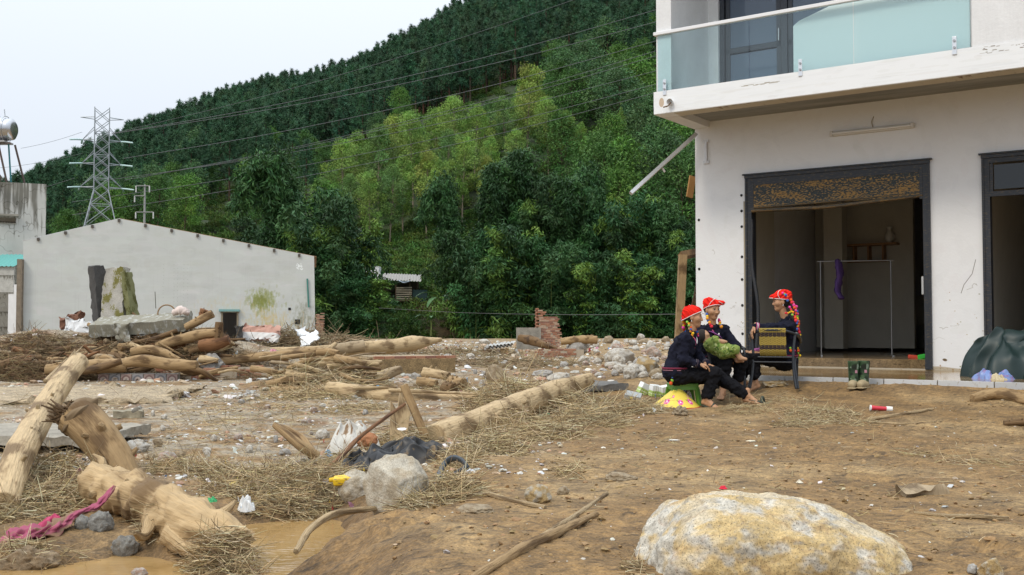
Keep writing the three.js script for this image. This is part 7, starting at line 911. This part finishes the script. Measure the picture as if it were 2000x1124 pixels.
function foot(ank, toe, gyv) { // ankle joint, direction of the toes on the ground
  const d = toe.clone().sub(ank); d.y *= 0.6; d.normalize(); const heel = ank.clone().addScaledVector(d, -0.035).add(V(0, -0.055, 0)), ball = ank.clone().addScaledVector(d, 0.115).add(V(0, -0.062, 0)), s = V(-d.z, 0, d.x), fs = [cone(ank.clone().add(V(0, 0.05, 0)), ank, 0.034, 0.034), cone(ank, heel, 0.033, 0.028), cone(ank, ball, 0.032, 0.024), cone(heel, ball, 0.027, 0.026), cone(ball.clone().addScaledVector(s, 0.022), ball.clone().addScaledVector(s, -0.022), 0.02, 0.02)];
  for (let i = 0; i < 5; i++) { const o = (i - 2) * 0.0155; fs.push(cone(ball.clone().addScaledVector(s, o), ball.clone().addScaledVector(s, o * 1.05).addScaledVector(d, 0.062 - Math.abs(i - 1.2) * 0.007), 0.0115, i === 0 ? 0.0115 : 0.0085)); }
  const [lo, hi] = bounds([ank.clone().add(V(0, 0.05, 0)), heel, ball.clone().addScaledVector(d, 0.08), ball.clone().addScaledVector(s, 0.04), ball.clone().addScaledVector(s, -0.04)], 0.04); return surfaceNet(blend(fs, 0.014), lo, hi, 0.006);
}
const skinMat = MP({ vertexColors: true, roughness: 0.55, specularIntensity: 0.4 }), cloth = (r, g, b) => flat(r, g, b, { roughness: 0.95 });
const INK = MP({ specularIntensity: 0.25, map: tex(256, 256, (u, v) => { const k = 0.9 + 0.15 * pf(u, v, 6, 6, 4) + 0.1 * pf(u, v, 90, 90, 2); return [k, k, k]; }), color: C(0.014, 0.015, 0.028), roughness: 0.95 }), BLACK = MP({ color: C(0.009, 0.009, 0.011), roughness: 0.95, specularIntensity: 0.25 }), RED = MP({ map: blotch([0.88, 0.17, 0.13], [0.72, 0.10, 0.09], 0.05), roughness: 1, specularIntensity: 0.2 }), WHITE = cloth(0.72, 0.7, 0.68), PINK = cloth(0.5, 0.09, 0.22);
const POM = [[0.75, 0.5, 0.02], [0.7, 0.03, 0.05], [0.7, 0.1, 0.02], [0.72, 0.06, 0.3], [0.05, 0.12, 0.4], [0.25, 0.5, 0.06], [0.75, 0.3, 0.02]].map(c => cloth(...c)), pomGeo = new THREE.SphereGeometry(1, 8, 6);
{ const p = pomGeo.attributes.position; for (let i = 0; i < p.count; i++) { const k = 1 + 0.18 * noise(p.getX(i) * 3, p.getY(i) * 3, p.getZ(i) * 3); p.setXYZ(i, p.getX(i) * k, p.getY(i) * k, p.getZ(i) * k); } pomGeo.computeVertexNormals(); }
function pompoms(t, pts, n, r, seed) { const rr = mulberry(seed), c = curve(pts); for (let i = 0; i < n; i++) { const p = c.getPointAt((i + 0.5) / n), m = mesh('pompom', pomGeo, POM[Math.floor(rr() * 7)], t); m.position.copy(p).add(V((rr() - 0.5) * r * 1.4, 0, (rr() - 0.5) * r * 1.4)); m.scale.setScalar(r * (0.8 + 0.5 * rr())); } mesh('string', tube(pts, [0.003], { n: 16, seg: 4 }), POM[1], t); }
function scarf(t, Mx, o) { // wrapped red headcloth in the head's own frame
  const base = ell([0, 0.034, -0.016], [0.088, 0.098, 0.106]), up = o.rise || 0, fs = [base, ell([0, 0.075 + up * 0.5, -0.02], [0.08, 0.05 + up, 0.09])]; for (const [c, r] of o.lobes || []) fs.push(ell(c, r)); const b = blend(fs, 0.03), pl = o.plane || [0.35, 0.036];
  const f = (x, y, z) => { const cut = -(y - (pl[1] + z * pl[0])), fold = 0.0035 * Math.sin(x * 60 * 0.4 + y * 150 + z * 110 + 3 * noise(x * 9, y * 9, z * 9)); return Math.max(b(x, y, z) + fold, cut, o.cut ? o.cut(x, y, z) : -1); };
  const g = surfaceNet(f, V(-0.15, -0.12, -0.19), V(0.15, 0.23, 0.19), 0.0055); const uv = new Float32Array(g.attributes.position.count * 2); for (let i = 0; i < uv.length / 2; i++) { uv[i * 2] = g.attributes.position.getX(i) * 4; uv[i * 2 + 1] = g.attributes.position.getY(i) * 4 + g.attributes.position.getZ(i) * 3; } g.setAttribute('uv', new THREE.BufferAttribute(uv, 2));
  const h = mesh('headscarf', g.applyMatrix4(Mx), RED, t);
  const edge = []; for (let k = 0; k <= 40; k++) { const a = k / 40 * 6.2832, c = Math.cos(a), s = Math.sin(a); let r = 0.02; for (; r < 0.2; r += 0.002) { const x = s * r, z = c * r, y = pl[1] + z * pl[0]; if (b(x, y + 0.002, z) > 0) break; } edge.push(V(s * (r + 0.001), pl[1] + c * r * pl[0] + 0.003, c * (r + 0.001)).applyMatrix4(Mx)); }
  mesh('white_trim', tube(edge, [0.0045], { n: 60, seg: 5, cap: 0 }), WHITE, h);
  for (const tr of o.trims || []) mesh('white_trim', tube(tr.map(p => V(...p).applyMatrix4(Mx)), [0.0035], { n: 24, seg: 5 }), WHITE, h);
}
function person(label, j, o) {
  const t0 = thing('person', label, 'person'), org = j.pelvis.clone(); t0.position.set(org.x, 0, org.z);
  const L = p => p.clone().sub(V(org.x, 0, org.z)); for (const k of Object.keys(j)) j[k] = L(j[k]);
  const t = new THREE.Group(), w = o.build || 1;
  const mid = j.pelvis.clone().lerp(j.neck, 0.5).add(o.bend || V(0, 0, 0)), chest = j.pelvis.clone().lerp(j.neck, 0.72).add((o.bend || V(0, 0, 0)).clone().multiplyScalar(0.7)), across = j.rs.clone().sub(j.ls).normalize();
  const torso = g => [cone(j.pelvis.clone().addScaledVector(across, 0.06), j.pelvis.clone().addScaledVector(across, -0.06), 0.125 * w + g, 0.125 * w + g), cone(j.pelvis, mid, 0.135 * w + g, 0.118 * w + g), cone(mid, chest, 0.118 * w + g, 0.112 * w + g), cone(chest.clone().addScaledVector(across, 0.055), chest.clone().addScaledVector(across, -0.055), 0.098 * w + g, 0.098 * w + g), cone(chest, j.neck, 0.085 + g, 0.05 + g), cone(j.rs, j.ls, 0.056 + g, 0.056 + g)];
  const arms = (g, cut) => [['rs', 're', 'rw'], ['ls', 'le', 'lw']].flatMap(([a, b, c]) => [cone(j[a], j[b], 0.05 + g, 0.039 + g), cone(j[b], cut ? j[b].clone().lerp(j[c], 0.9) : j[c], 0.038 + g, 0.024 + g * 1.2)]);
  const legs = (g, cut) => [['rh', 'rk', 'ra'], ['lh', 'lk', 'la']].flatMap(([a, b, c]) => [cone(j[a], j[b], 0.082 * w + g, 0.056 + g), cone(j[b], cut ? j[b].clone().lerp(j[c], cut) : j[c], 0.056 + g, cut ? 0.042 + g * 1.3 : 0.032)]);
  const all = Object.values(j), skin = [cone(j.neck.clone().add(V(0, -0.02, 0)), j.head.clone().add(V(0, -0.06, 0)), 0.047, 0.046), ...torso(-0.012), ...arms(-0.002), ...legs(-0.004)];
  let [lo, hi] = bounds(all, 0.2);
  const bodyG = surfaceNet(blend(skin, 0.03), lo, hi, 0.014), sk = g => paint(g, (x, y, z) => { const k = 1 + 0.12 * noise(x * 20, y * 20, z * 20); return SKIN.map(v => v * k); });
  const Hm = frame(o.face, o.up || V(0, 1, 0)).setPosition(j.head);
  const geos = [sk(bodyG), headGeo.clone().applyMatrix4(Hm), ...[['rw', o.rhand], ['lw', o.lhand]].map(([k, h]) => sk(hand(j[k], h[0], h[1], h[2], h[3]))), sk(foot(j.ra, j.rt)), sk(foot(j.la, j.lt))];
  const body = mesh('body', merge(geos), skinMat, t0);
  const jk = blend([...torso(0.016), ...arms(0.014, true)], 0.035), wr = (f, a, s) => (x, y, z) => f(x, y, z) + a * fbm(x * s, y * s, z * s, 3);
  const uvs = g => { const p = g.attributes.position, uv = new Float32Array(p.count * 2); for (let i = 0; i < p.count; i++) { uv[i * 2] = p.getX(i) * 2 + p.getZ(i); uv[i * 2 + 1] = p.getY(i) * 2; } g.setAttribute('uv', new THREE.BufferAttribute(uv, 2)); return g; };
  [lo, hi] = bounds([j.pelvis, j.neck, j.rs, j.ls, j.re, j.le, j.rw, j.lw], 0.2); const hem = j.pelvis.y - (o.hem ?? 0.06), jacket = mesh('jacket', uvs(surfaceNet((x, y, z) => Math.max(wr(jk, 0.024, 13)(x, y, z), hem - y), lo, hi, 0.0115)), INK, t0);
  const tr = blend([...legs(0.02, o.cuff || 0.84), ...torso(0.008).slice(0, 2)], 0.03); [lo, hi] = bounds([j.pelvis, j.rh, j.lh, j.rk, j.lk, j.ra, j.la], 0.17); mesh('trousers', uvs(surfaceNet((x, y, z) => Math.max(wr(tr, 0.026, 14)(x, y, z), y - j.pelvis.y - 0.08), lo, hi, 0.0115)), BLACK, t0);
  for (const k of ['r', 'l']) { const e = j[k + 'e'], q = j[k + 'w'], d = q.clone().sub(e).normalize(), c0 = e.clone().lerp(q, 0.9); for (const [f, m] of o.cuffs ? [[0, PINK], [0.014, WHITE], [0.026, PINK]] : [[0.004, cloth(0.09, 0.075, 0.085)], [0.02, cloth(0.06, 0.04, 0.055)]]) mesh('cuff_band', tube([c0.clone().addScaledVector(d, -0.03 + f), c0.clone().addScaledVector(d, -0.024 + f)], [0.049, 0.049], { n: 1, seg: 16, cap: 0.02 }), m, jacket); }
  const fw = o.chestDir.clone().normalize(), sd = across.clone(), cp = (a, b, h) => chest.clone().lerp(j.neck, h).addScaledVector(sd, a).addScaledVector(fw, b);
  mesh('collar_band', tube([cp(0.05, -0.03, 1.0).add(V(0, 0.015, 0)), cp(0.055, 0.05, 0.85), cp(0.03, 0.105, 0.4), cp(0.015, 0.128, -0.1), cp(0.01, 0.13, -0.7)], [0.014], { n: 24, seg: 6, flat: 0.5 }), PINK, jacket); mesh('collar_band', tube([cp(-0.05, -0.03, 1.0).add(V(0, 0.015, 0)), cp(-0.055, 0.05, 0.85), cp(-0.03, 0.105, 0.4), cp(-0.015, 0.128, -0.1), cp(-0.012, 0.13, -0.7)], [0.012], { n: 24, seg: 6, flat: 0.5 }), WHITE, jacket);
  const pv = j.pelvis.clone().add(V(0, 0.045, 0)); const belt = []; for (let k = 0; k <= 24; k++) { const a = k / 24 * 6.2832, q = V(Math.cos(a), 0, Math.sin(a)); let r = 0.08; for (; r < 0.3; r += 0.004) if (jk(pv.x + q.x * r, pv.y, pv.z + q.z * r) > 0.004) break; belt.push(pv.clone().addScaledVector(q, r)); } mesh('sash', tube(belt, [0.012], { n: 48, seg: 6, cap: 0 }), cloth(0.16, 0.015, 0.04), jacket); mesh('sash', tube(belt.map(b => b.clone().add(V(0, -0.022, 0))), [0.006], { n: 48, seg: 6, cap: 0 }), cloth(0.3, 0.14, 0.18), jacket);
  // hair showing under the scarf at the nape, and ear-rings
  const hair = surfaceNet((x, y, z) => Math.max(ell([0, 0.015, -0.022], [0.079, 0.09, 0.098])(x, y, z), z - 0.012 + 0.2 * (y - 0.0), -(y + 0.075)), V(-0.1, -0.1, -0.14), V(0.1, 0.13, 0.06), 0.006).applyMatrix4(Hm); mesh('hair', hair, cloth(0.012, 0.010, 0.009), t0);
  for (const s of [-1, 1]) mesh('earring', new THREE.TorusGeometry(0.012, 0.0028, 6, 16).translate(s * 0.086, -0.045, -0.006).applyMatrix4(Hm), M({ color: C(0.7, 0.7, 0.7), metalness: 0.9, roughness: 0.3 }), t0);
  scarf(t0, Hm, o.scarf); const hl = (x, y, z) => V(x, y, z).applyMatrix4(Hm); o.extra?.(t0, { Hm, hl, chest, cp, L, j, jacket, fw, sd });
  for (const [k, tk] of o.sandals || []) { const a = j[k], d = j[tk].clone().sub(a); d.y *= 0.6; d.normalize(); const off = o.sandalOff?.[k] || V(0, 0, 0), s0 = a.clone().addScaledVector(d, -0.05).add(V(0, -0.088, 0)).add(off), s1 = a.clone().addScaledVector(d, 0.19).add(V(0, -0.09, 0)).add(off); const sn = mesh('sandal', tube([s0, s0.clone().lerp(s1, 0.5), s1], [0.042, 0.044, 0.04], { n: 12, seg: 14, flat: 0.28, cap: 0.3 }), flat(0.035, 0.045, 0.03, { roughness: 0.5 }), t0); const m = s0.clone().lerp(s1, 0.62), q = V(-d.z, 0, d.x); mesh('strap', tube([m.clone().addScaledVector(q, 0.048), m.clone().add(V(0, 0.065, 0)), m.clone().addScaledVector(q, -0.048)], [0.018], { n: 14, seg: 8, flat: 0.5 }), flat(0.04, 0.05, 0.035), sn); }
  return t0;
}
const DA = -GA.z + 0.14, DB = -GB.z + 0.22, DC = -GC.z + 0.3;
const Ja = (x, y, d = 0) => P(x, y, DA + d), Jb = (x, y, d = 0) => P(x, y, DB + d), Jc = (x, y, d = 0) => P(x, y, DC + d);
const fixFeet = (j) => { for (const k of ['r', 'l']) if (!j['free' + k]) { const g = gy(j[k + 'a']); j[k + 'a'].y = Math.max(j[k + 'a'].y, g + 0.095); j[k + 'a'].y = Math.min(j[k + 'a'].y, g + 0.11); j[k + 't'].y = gy(j[k + 't']) + 0.03; } return j; };
person('woman in red headscarf and black clothes sitting on the green stool, leg stretched out', fixFeet({ pelvis: Ja(1322, 727), neck: Ja(1349, 654, -0.02), head: Ja(1355, 620, -0.03), rs: Ja(1337, 664, -0.16), re: Ja(1334, 704, -0.2), rw: Ja(1366, 712, -0.2), ls: Ja(1353, 662, 0.14), le: Ja(1366, 700, 0.17), lw: Ja(1382, 712, 0.02), rh: Ja(1324, 735, -0.09), rk: Ja(1396, 729, -0.12), ra: Ja(1380, 786, -0.12), rt: Ja(1398, 797, -0.2), lh: Ja(1326, 735, 0.09), lk: Ja(1404, 738, 0.06), la: Ja(1460, 776, -0.05), lt: Ja(1492, 776, -0.15) }), { face: V(0.95, -0.06, 0.32), chestDir: V(0.9, 0, 0.35), bend: V(-0.03, 0, 0), rhand: [V(0.9, -0.15, -0.1), V(0, -0.9, -0.3), -1, 0.5], lhand: [V(0.8, -0.3, 0.2), V(0, -1, 0), 1, 0.5], cuff: 0.86, sandals: [['ra', 'rt'], ['la', 'lt']], sandalOff: { la: V(0.07, 0.03, 0.03) },
  scarf: { plane: [0.55, 0.02], lobes: [[[0, -0.02, -0.10], [0.05, 0.09, 0.035]]], trims: [[[0.075, 0.02, 0.06], [0.088, 0.07, 0.02], [0.07, 0.12, -0.03], [0.02, 0.14, -0.06]]] },
  extra: (t, { hl, cp, L }) => { pompoms(t, [hl(0.05, -0.02, -0.12), hl(0.04, -0.1, -0.11), hl(0.06, -0.16, -0.1), hl(0.05, -0.2, -0.08)], 8, 0.017, 1); pompoms(t, [hl(-0.07, -0.05, -0.06), hl(-0.085, -0.11, -0.02), hl(-0.08, -0.17, 0.0), hl(-0.07, -0.24, 0.02)], 9, 0.015, 2); pompoms(t, [hl(0.06, -0.1, 0.0), hl(0.07, -0.16, 0.03), hl(0.06, -0.22, 0.05)], 6, 0.014, 3); pompoms(t, [L(Ja(1317, 722, -0.16)), L(Ja(1313, 738, -0.16)), L(Ja(1310, 752, -0.14))], 5, 0.016, 4); } });
person('woman in red headscarf leaning forward in a chair with a child on her lap', fixFeet({ pelvis: Jb(1388, 704, 0.1), neck: Jb(1392, 640, 0.0), head: Jb(1391, 606, -0.04), rs: Jb(1371, 648, -0.04), re: Jb(1367, 682, -0.16), rw: Jb(1396, 676, -0.3), ls: Jb(1414, 646, 0.08), le: Jb(1438, 676, -0.02), lw: Jb(1440, 690, -0.2), rh: Jb(1380, 708, 0.06), rk: Jb(1418, 708, -0.3), ra: Jb(1412, 762, -0.26), rt: Jb(1402, 775, -0.5), lh: Jb(1398, 706, 0.1), lk: Jb(1448, 702, -0.22), la: Jb(1440, 757, -0.14), lt: Jb(1454, 768, -0.36) }), { face: V(0.5, -0.1, 0.86), chestDir: V(0.45, 0, 0.88), bend: V(-0.02, 0, -0.03), rhand: [V(0.95, 0.05, 0.15), V(0, -0.3, 0.9), 1, 0.5], lhand: [V(-0.15, -0.9, 0.25), V(0, 0.2, -0.9), -1, 0.45], cuff: 0.62,
  scarf: { plane: [0.42, 0.03], lobes: [[[0.10, 0.09, 0.03], [0.055, 0.03, 0.05]], [[-0.04, 0.1, -0.03], [0.06, 0.05, 0.06]]], trims: [[[-0.085, 0.05, 0.03], [-0.07, 0.1, 0.055], [-0.02, 0.14, 0.06], [0.03, 0.14, 0.04]], [[0.02, 0.11, 0.09], [0.07, 0.09, 0.085], [0.11, 0.07, 0.07]]] },
  extra: (t, { hl, cp, L, jacket }) => { pompoms(t, [hl(-0.085, -0.04, 0.0), hl(-0.09, -0.09, 0.03), hl(-0.07, -0.15, 0.06), hl(-0.05, -0.2, 0.09)], 7, 0.016, 5); pompoms(t, [hl(0.085, -0.1, 0.05), hl(0.085, -0.15, 0.07), hl(0.07, -0.2, 0.09)], 6, 0.016, 6); mesh('carrying_strap', tube([cp(0.13, 0.0, 0.85), cp(0.06, 0.10, 0.5), cp(-0.03, 0.14, 0.0), cp(-0.10, 0.12, -0.7)], [0.022], { n: 20, seg: 8, flat: 0.35 }), cloth(0.22, 0.07, 0.25), jacket); } });
person('woman in red headscarf hung with bright pompoms, arm over the wicker chair', fixFeet({ pelvis: Jc(1532, 702, 0.1), neck: Jc(1536, 626, 0.08), head: Jc(1526, 590, 0.06), ls: Jc(1545, 638, -0.08), le: Jc(1506, 641, -0.14), lw: Jc(1474, 638, -0.14), rs: Jc(1532, 636, 0.24), re: Jc(1506, 672, 0.3), rw: Jc(1486, 690, 0.24), rh: Jc(1524, 704, 0.2), rk: Jc(1458, 694, 0.22), ra: Jc(1452, 752, 0.2), rt: Jc(1436, 762, 0.2), lh: Jc(1526, 706, 0.02), lk: Jc(1470, 694, -0.08), la: Jc(1476, 756, -0.06), lt: Jc(1460, 766, -0.08) }), { face: V(-0.99, -0.04, -0.06), chestDir: V(-0.9, 0, -0.2), bend: V(0.03, 0, 0), lhand: [V(-0.45, -0.88, 0.1), V(0.5, -0.4, 0.0), 1, 0.35], rhand: [V(-0.9, -0.2, 0), V(0, -0.9, 0), -1, 0.5], cuff: 0.72, cuffs: true,
  scarf: { rise: 0.015, plane: [0.15, 0.028], lobes: [[[0, 0.06, 0.10], [0.06, 0.035, 0.04]], [[0, 0.08, -0.06], [0.075, 0.06, 0.075]]], trims: [[[-0.082, 0.04, 0.03], [-0.088, 0.08, 0.05], [-0.07, 0.125, 0.04], [-0.03, 0.15, 0.0]], [[-0.07, 0.13, 0.02], [-0.085, 0.1, -0.02], [-0.09, 0.06, -0.06]], [[0.082, 0.04, 0.03], [0.088, 0.08, 0.05], [0.07, 0.125, 0.04], [0.03, 0.15, 0.0]]] },
  extra: (t, { hl, cp, L }) => { const S = (a, n, s, r = 0.0165) => pompoms(t, a.map(p => L(Jc(...p))), n, r, s); for (const e of [1, -1]) pompoms(t, [hl(e * 0.08, 0.11, 0.0), hl(e * 0.1, 0.07, -0.05), hl(e * 0.1, 0.0, -0.07)], 6, 0.0155, 10 + e); S([[1546, 584, -0.02], [1552, 602, -0.06], [1556, 622, -0.06], [1560, 640, -0.05], [1563, 658, -0.05]], 14, 12); S([[1550, 588, 0.02], [1557, 608, 0.0], [1560, 628, 0.0], [1561, 650, 0.0]], 13, 13); S([[1542, 598, -0.08], [1549, 612, -0.12], [1555, 630, -0.12], [1558, 646, -0.12]], 9, 14); S([[1534, 612, -0.06], [1540, 612, -0.09], [1548, 606, -0.1]], 6, 15, 0.012); for (let k = 0; k < 4; k++) S([[1544 + k * 5, 678, -0.05 + k * 0.03], [1546 + k * 5, 690, -0.05 + k * 0.03], [1546 + k * 5, 702, -0.03 + k * 0.03]], 5, 20 + k, 0.015); mesh('carrying_strap', tube([L(Jc(1488, 684, 0.0)), L(Jc(1475, 686, 0.02)), L(Jc(1468, 690, 0.04))], [0.03], { n: 10, seg: 8 }), cloth(0.4, 0.12, 0.3), t); } });
{ // the child asleep across her lap
  const o = Jb(1392, 684, -0.36), c = thing('person', 'small sleeping child in green leaf-print clothes lying on the lap', 'person'); c.position.set(o.x, 0, o.z); const L = (x, y, d) => Jb(x, y, d).sub(V(o.x, 0, o.z)), hd = L(1374, 657, -0.28), ch = L(1390, 674, -0.32), pe = L(1414, 686, -0.36), kn = L(1436, 684, -0.42), an = L(1446, 700, -0.42), k2 = L(1434, 690, -0.34), a2 = L(1440, 704, -0.34), el = L(1398, 664, -0.38), wr = L(1412, 668, -0.4);
  const fs = [cone(ch, pe, 0.075, 0.075), cone(ch, hd, 0.05, 0.04), ell([hd.x, hd.y, hd.z], [0.07, 0.075, 0.075]), cone(pe, kn, 0.055, 0.042), cone(kn, an, 0.04, 0.026), cone(pe, k2, 0.055, 0.042), cone(k2, a2, 0.04, 0.026), cone(ch, el, 0.036, 0.03), cone(el, wr, 0.028, 0.02), cone(wr, wr.clone().add(V(0.04, 0.0, 0.01)), 0.019, 0.014), cone(an, an.clone().add(V(0.06, -0.01, 0.03)), 0.024, 0.018), cone(a2, a2.clone().add(V(0.06, -0.01, 0.03)), 0.024, 0.018), ell([hd.x + 0.045, hd.y + 0.02, hd.z + 0.06], [0.014, 0.012, 0.014])]; let [lo, hi] = bounds([hd, ch, pe, kn, an, a2, wr], 0.12);
  mesh('body', paint(surfaceNet(blend(fs, 0.03), lo, hi, 0.008), () => [0.43, 0.25, 0.15]), skinMat, c);
  const prt = M({ map: (() => { const cv = document.createElement('canvas'); cv.width = cv.height = 256; const k = cv.getContext('2d'), r = mulberry(9); k.fillStyle = '#77873f'; k.fillRect(0, 0, 256, 256); for (let i = 0; i < 120; i++) { k.fillStyle = ['#4d6b22', '#a5ad72', '#50682a', '#3b4f1c'][i % 4]; k.beginPath(); k.ellipse(r() * 256, r() * 256, 6 + r() * 14, 3 + r() * 6, r() * 3, 0, 7); k.fill(); } const t = new THREE.CanvasTexture(cv); t.colorSpace = THREE.SRGBColorSpace; t.wrapS = t.wrapT = THREE.RepeatWrapping; return t; })(), roughness: 0.9 });
  const g = surfaceNet((x, y, z) => blend([cone(ch, pe, 0.092, 0.095), cone(pe, kn, 0.072, 0.06), cone(pe, k2, 0.072, 0.06), cone(ch, el, 0.05, 0.045)], 0.04)(x, y, z) + 0.012 * fbm(x * 14, y * 14, z * 14, 2), lo, hi, 0.009), p = g.attributes.position, uv = new Float32Array(p.count * 2); for (let i = 0; i < p.count; i++) { uv[i * 2] = p.getX(i) * 3 + p.getZ(i) * 2; uv[i * 2 + 1] = p.getY(i) * 3 + p.getZ(i); } g.setAttribute('uv', new THREE.BufferAttribute(uv, 2)); mesh('clothes', g, prt, c);
  mesh('hair', surfaceNet((x, y, z) => Math.max(ell([hd.x - 0.012, hd.y + 0.0, hd.z - 0.005], [0.078, 0.082, 0.084])(x, y, z), x - hd.x - 0.02 + 0.1 * (z - hd.z)), lo, hi, 0.008), cloth(0.02, 0.015, 0.012), c);
}
renderer.render(scene, camera);
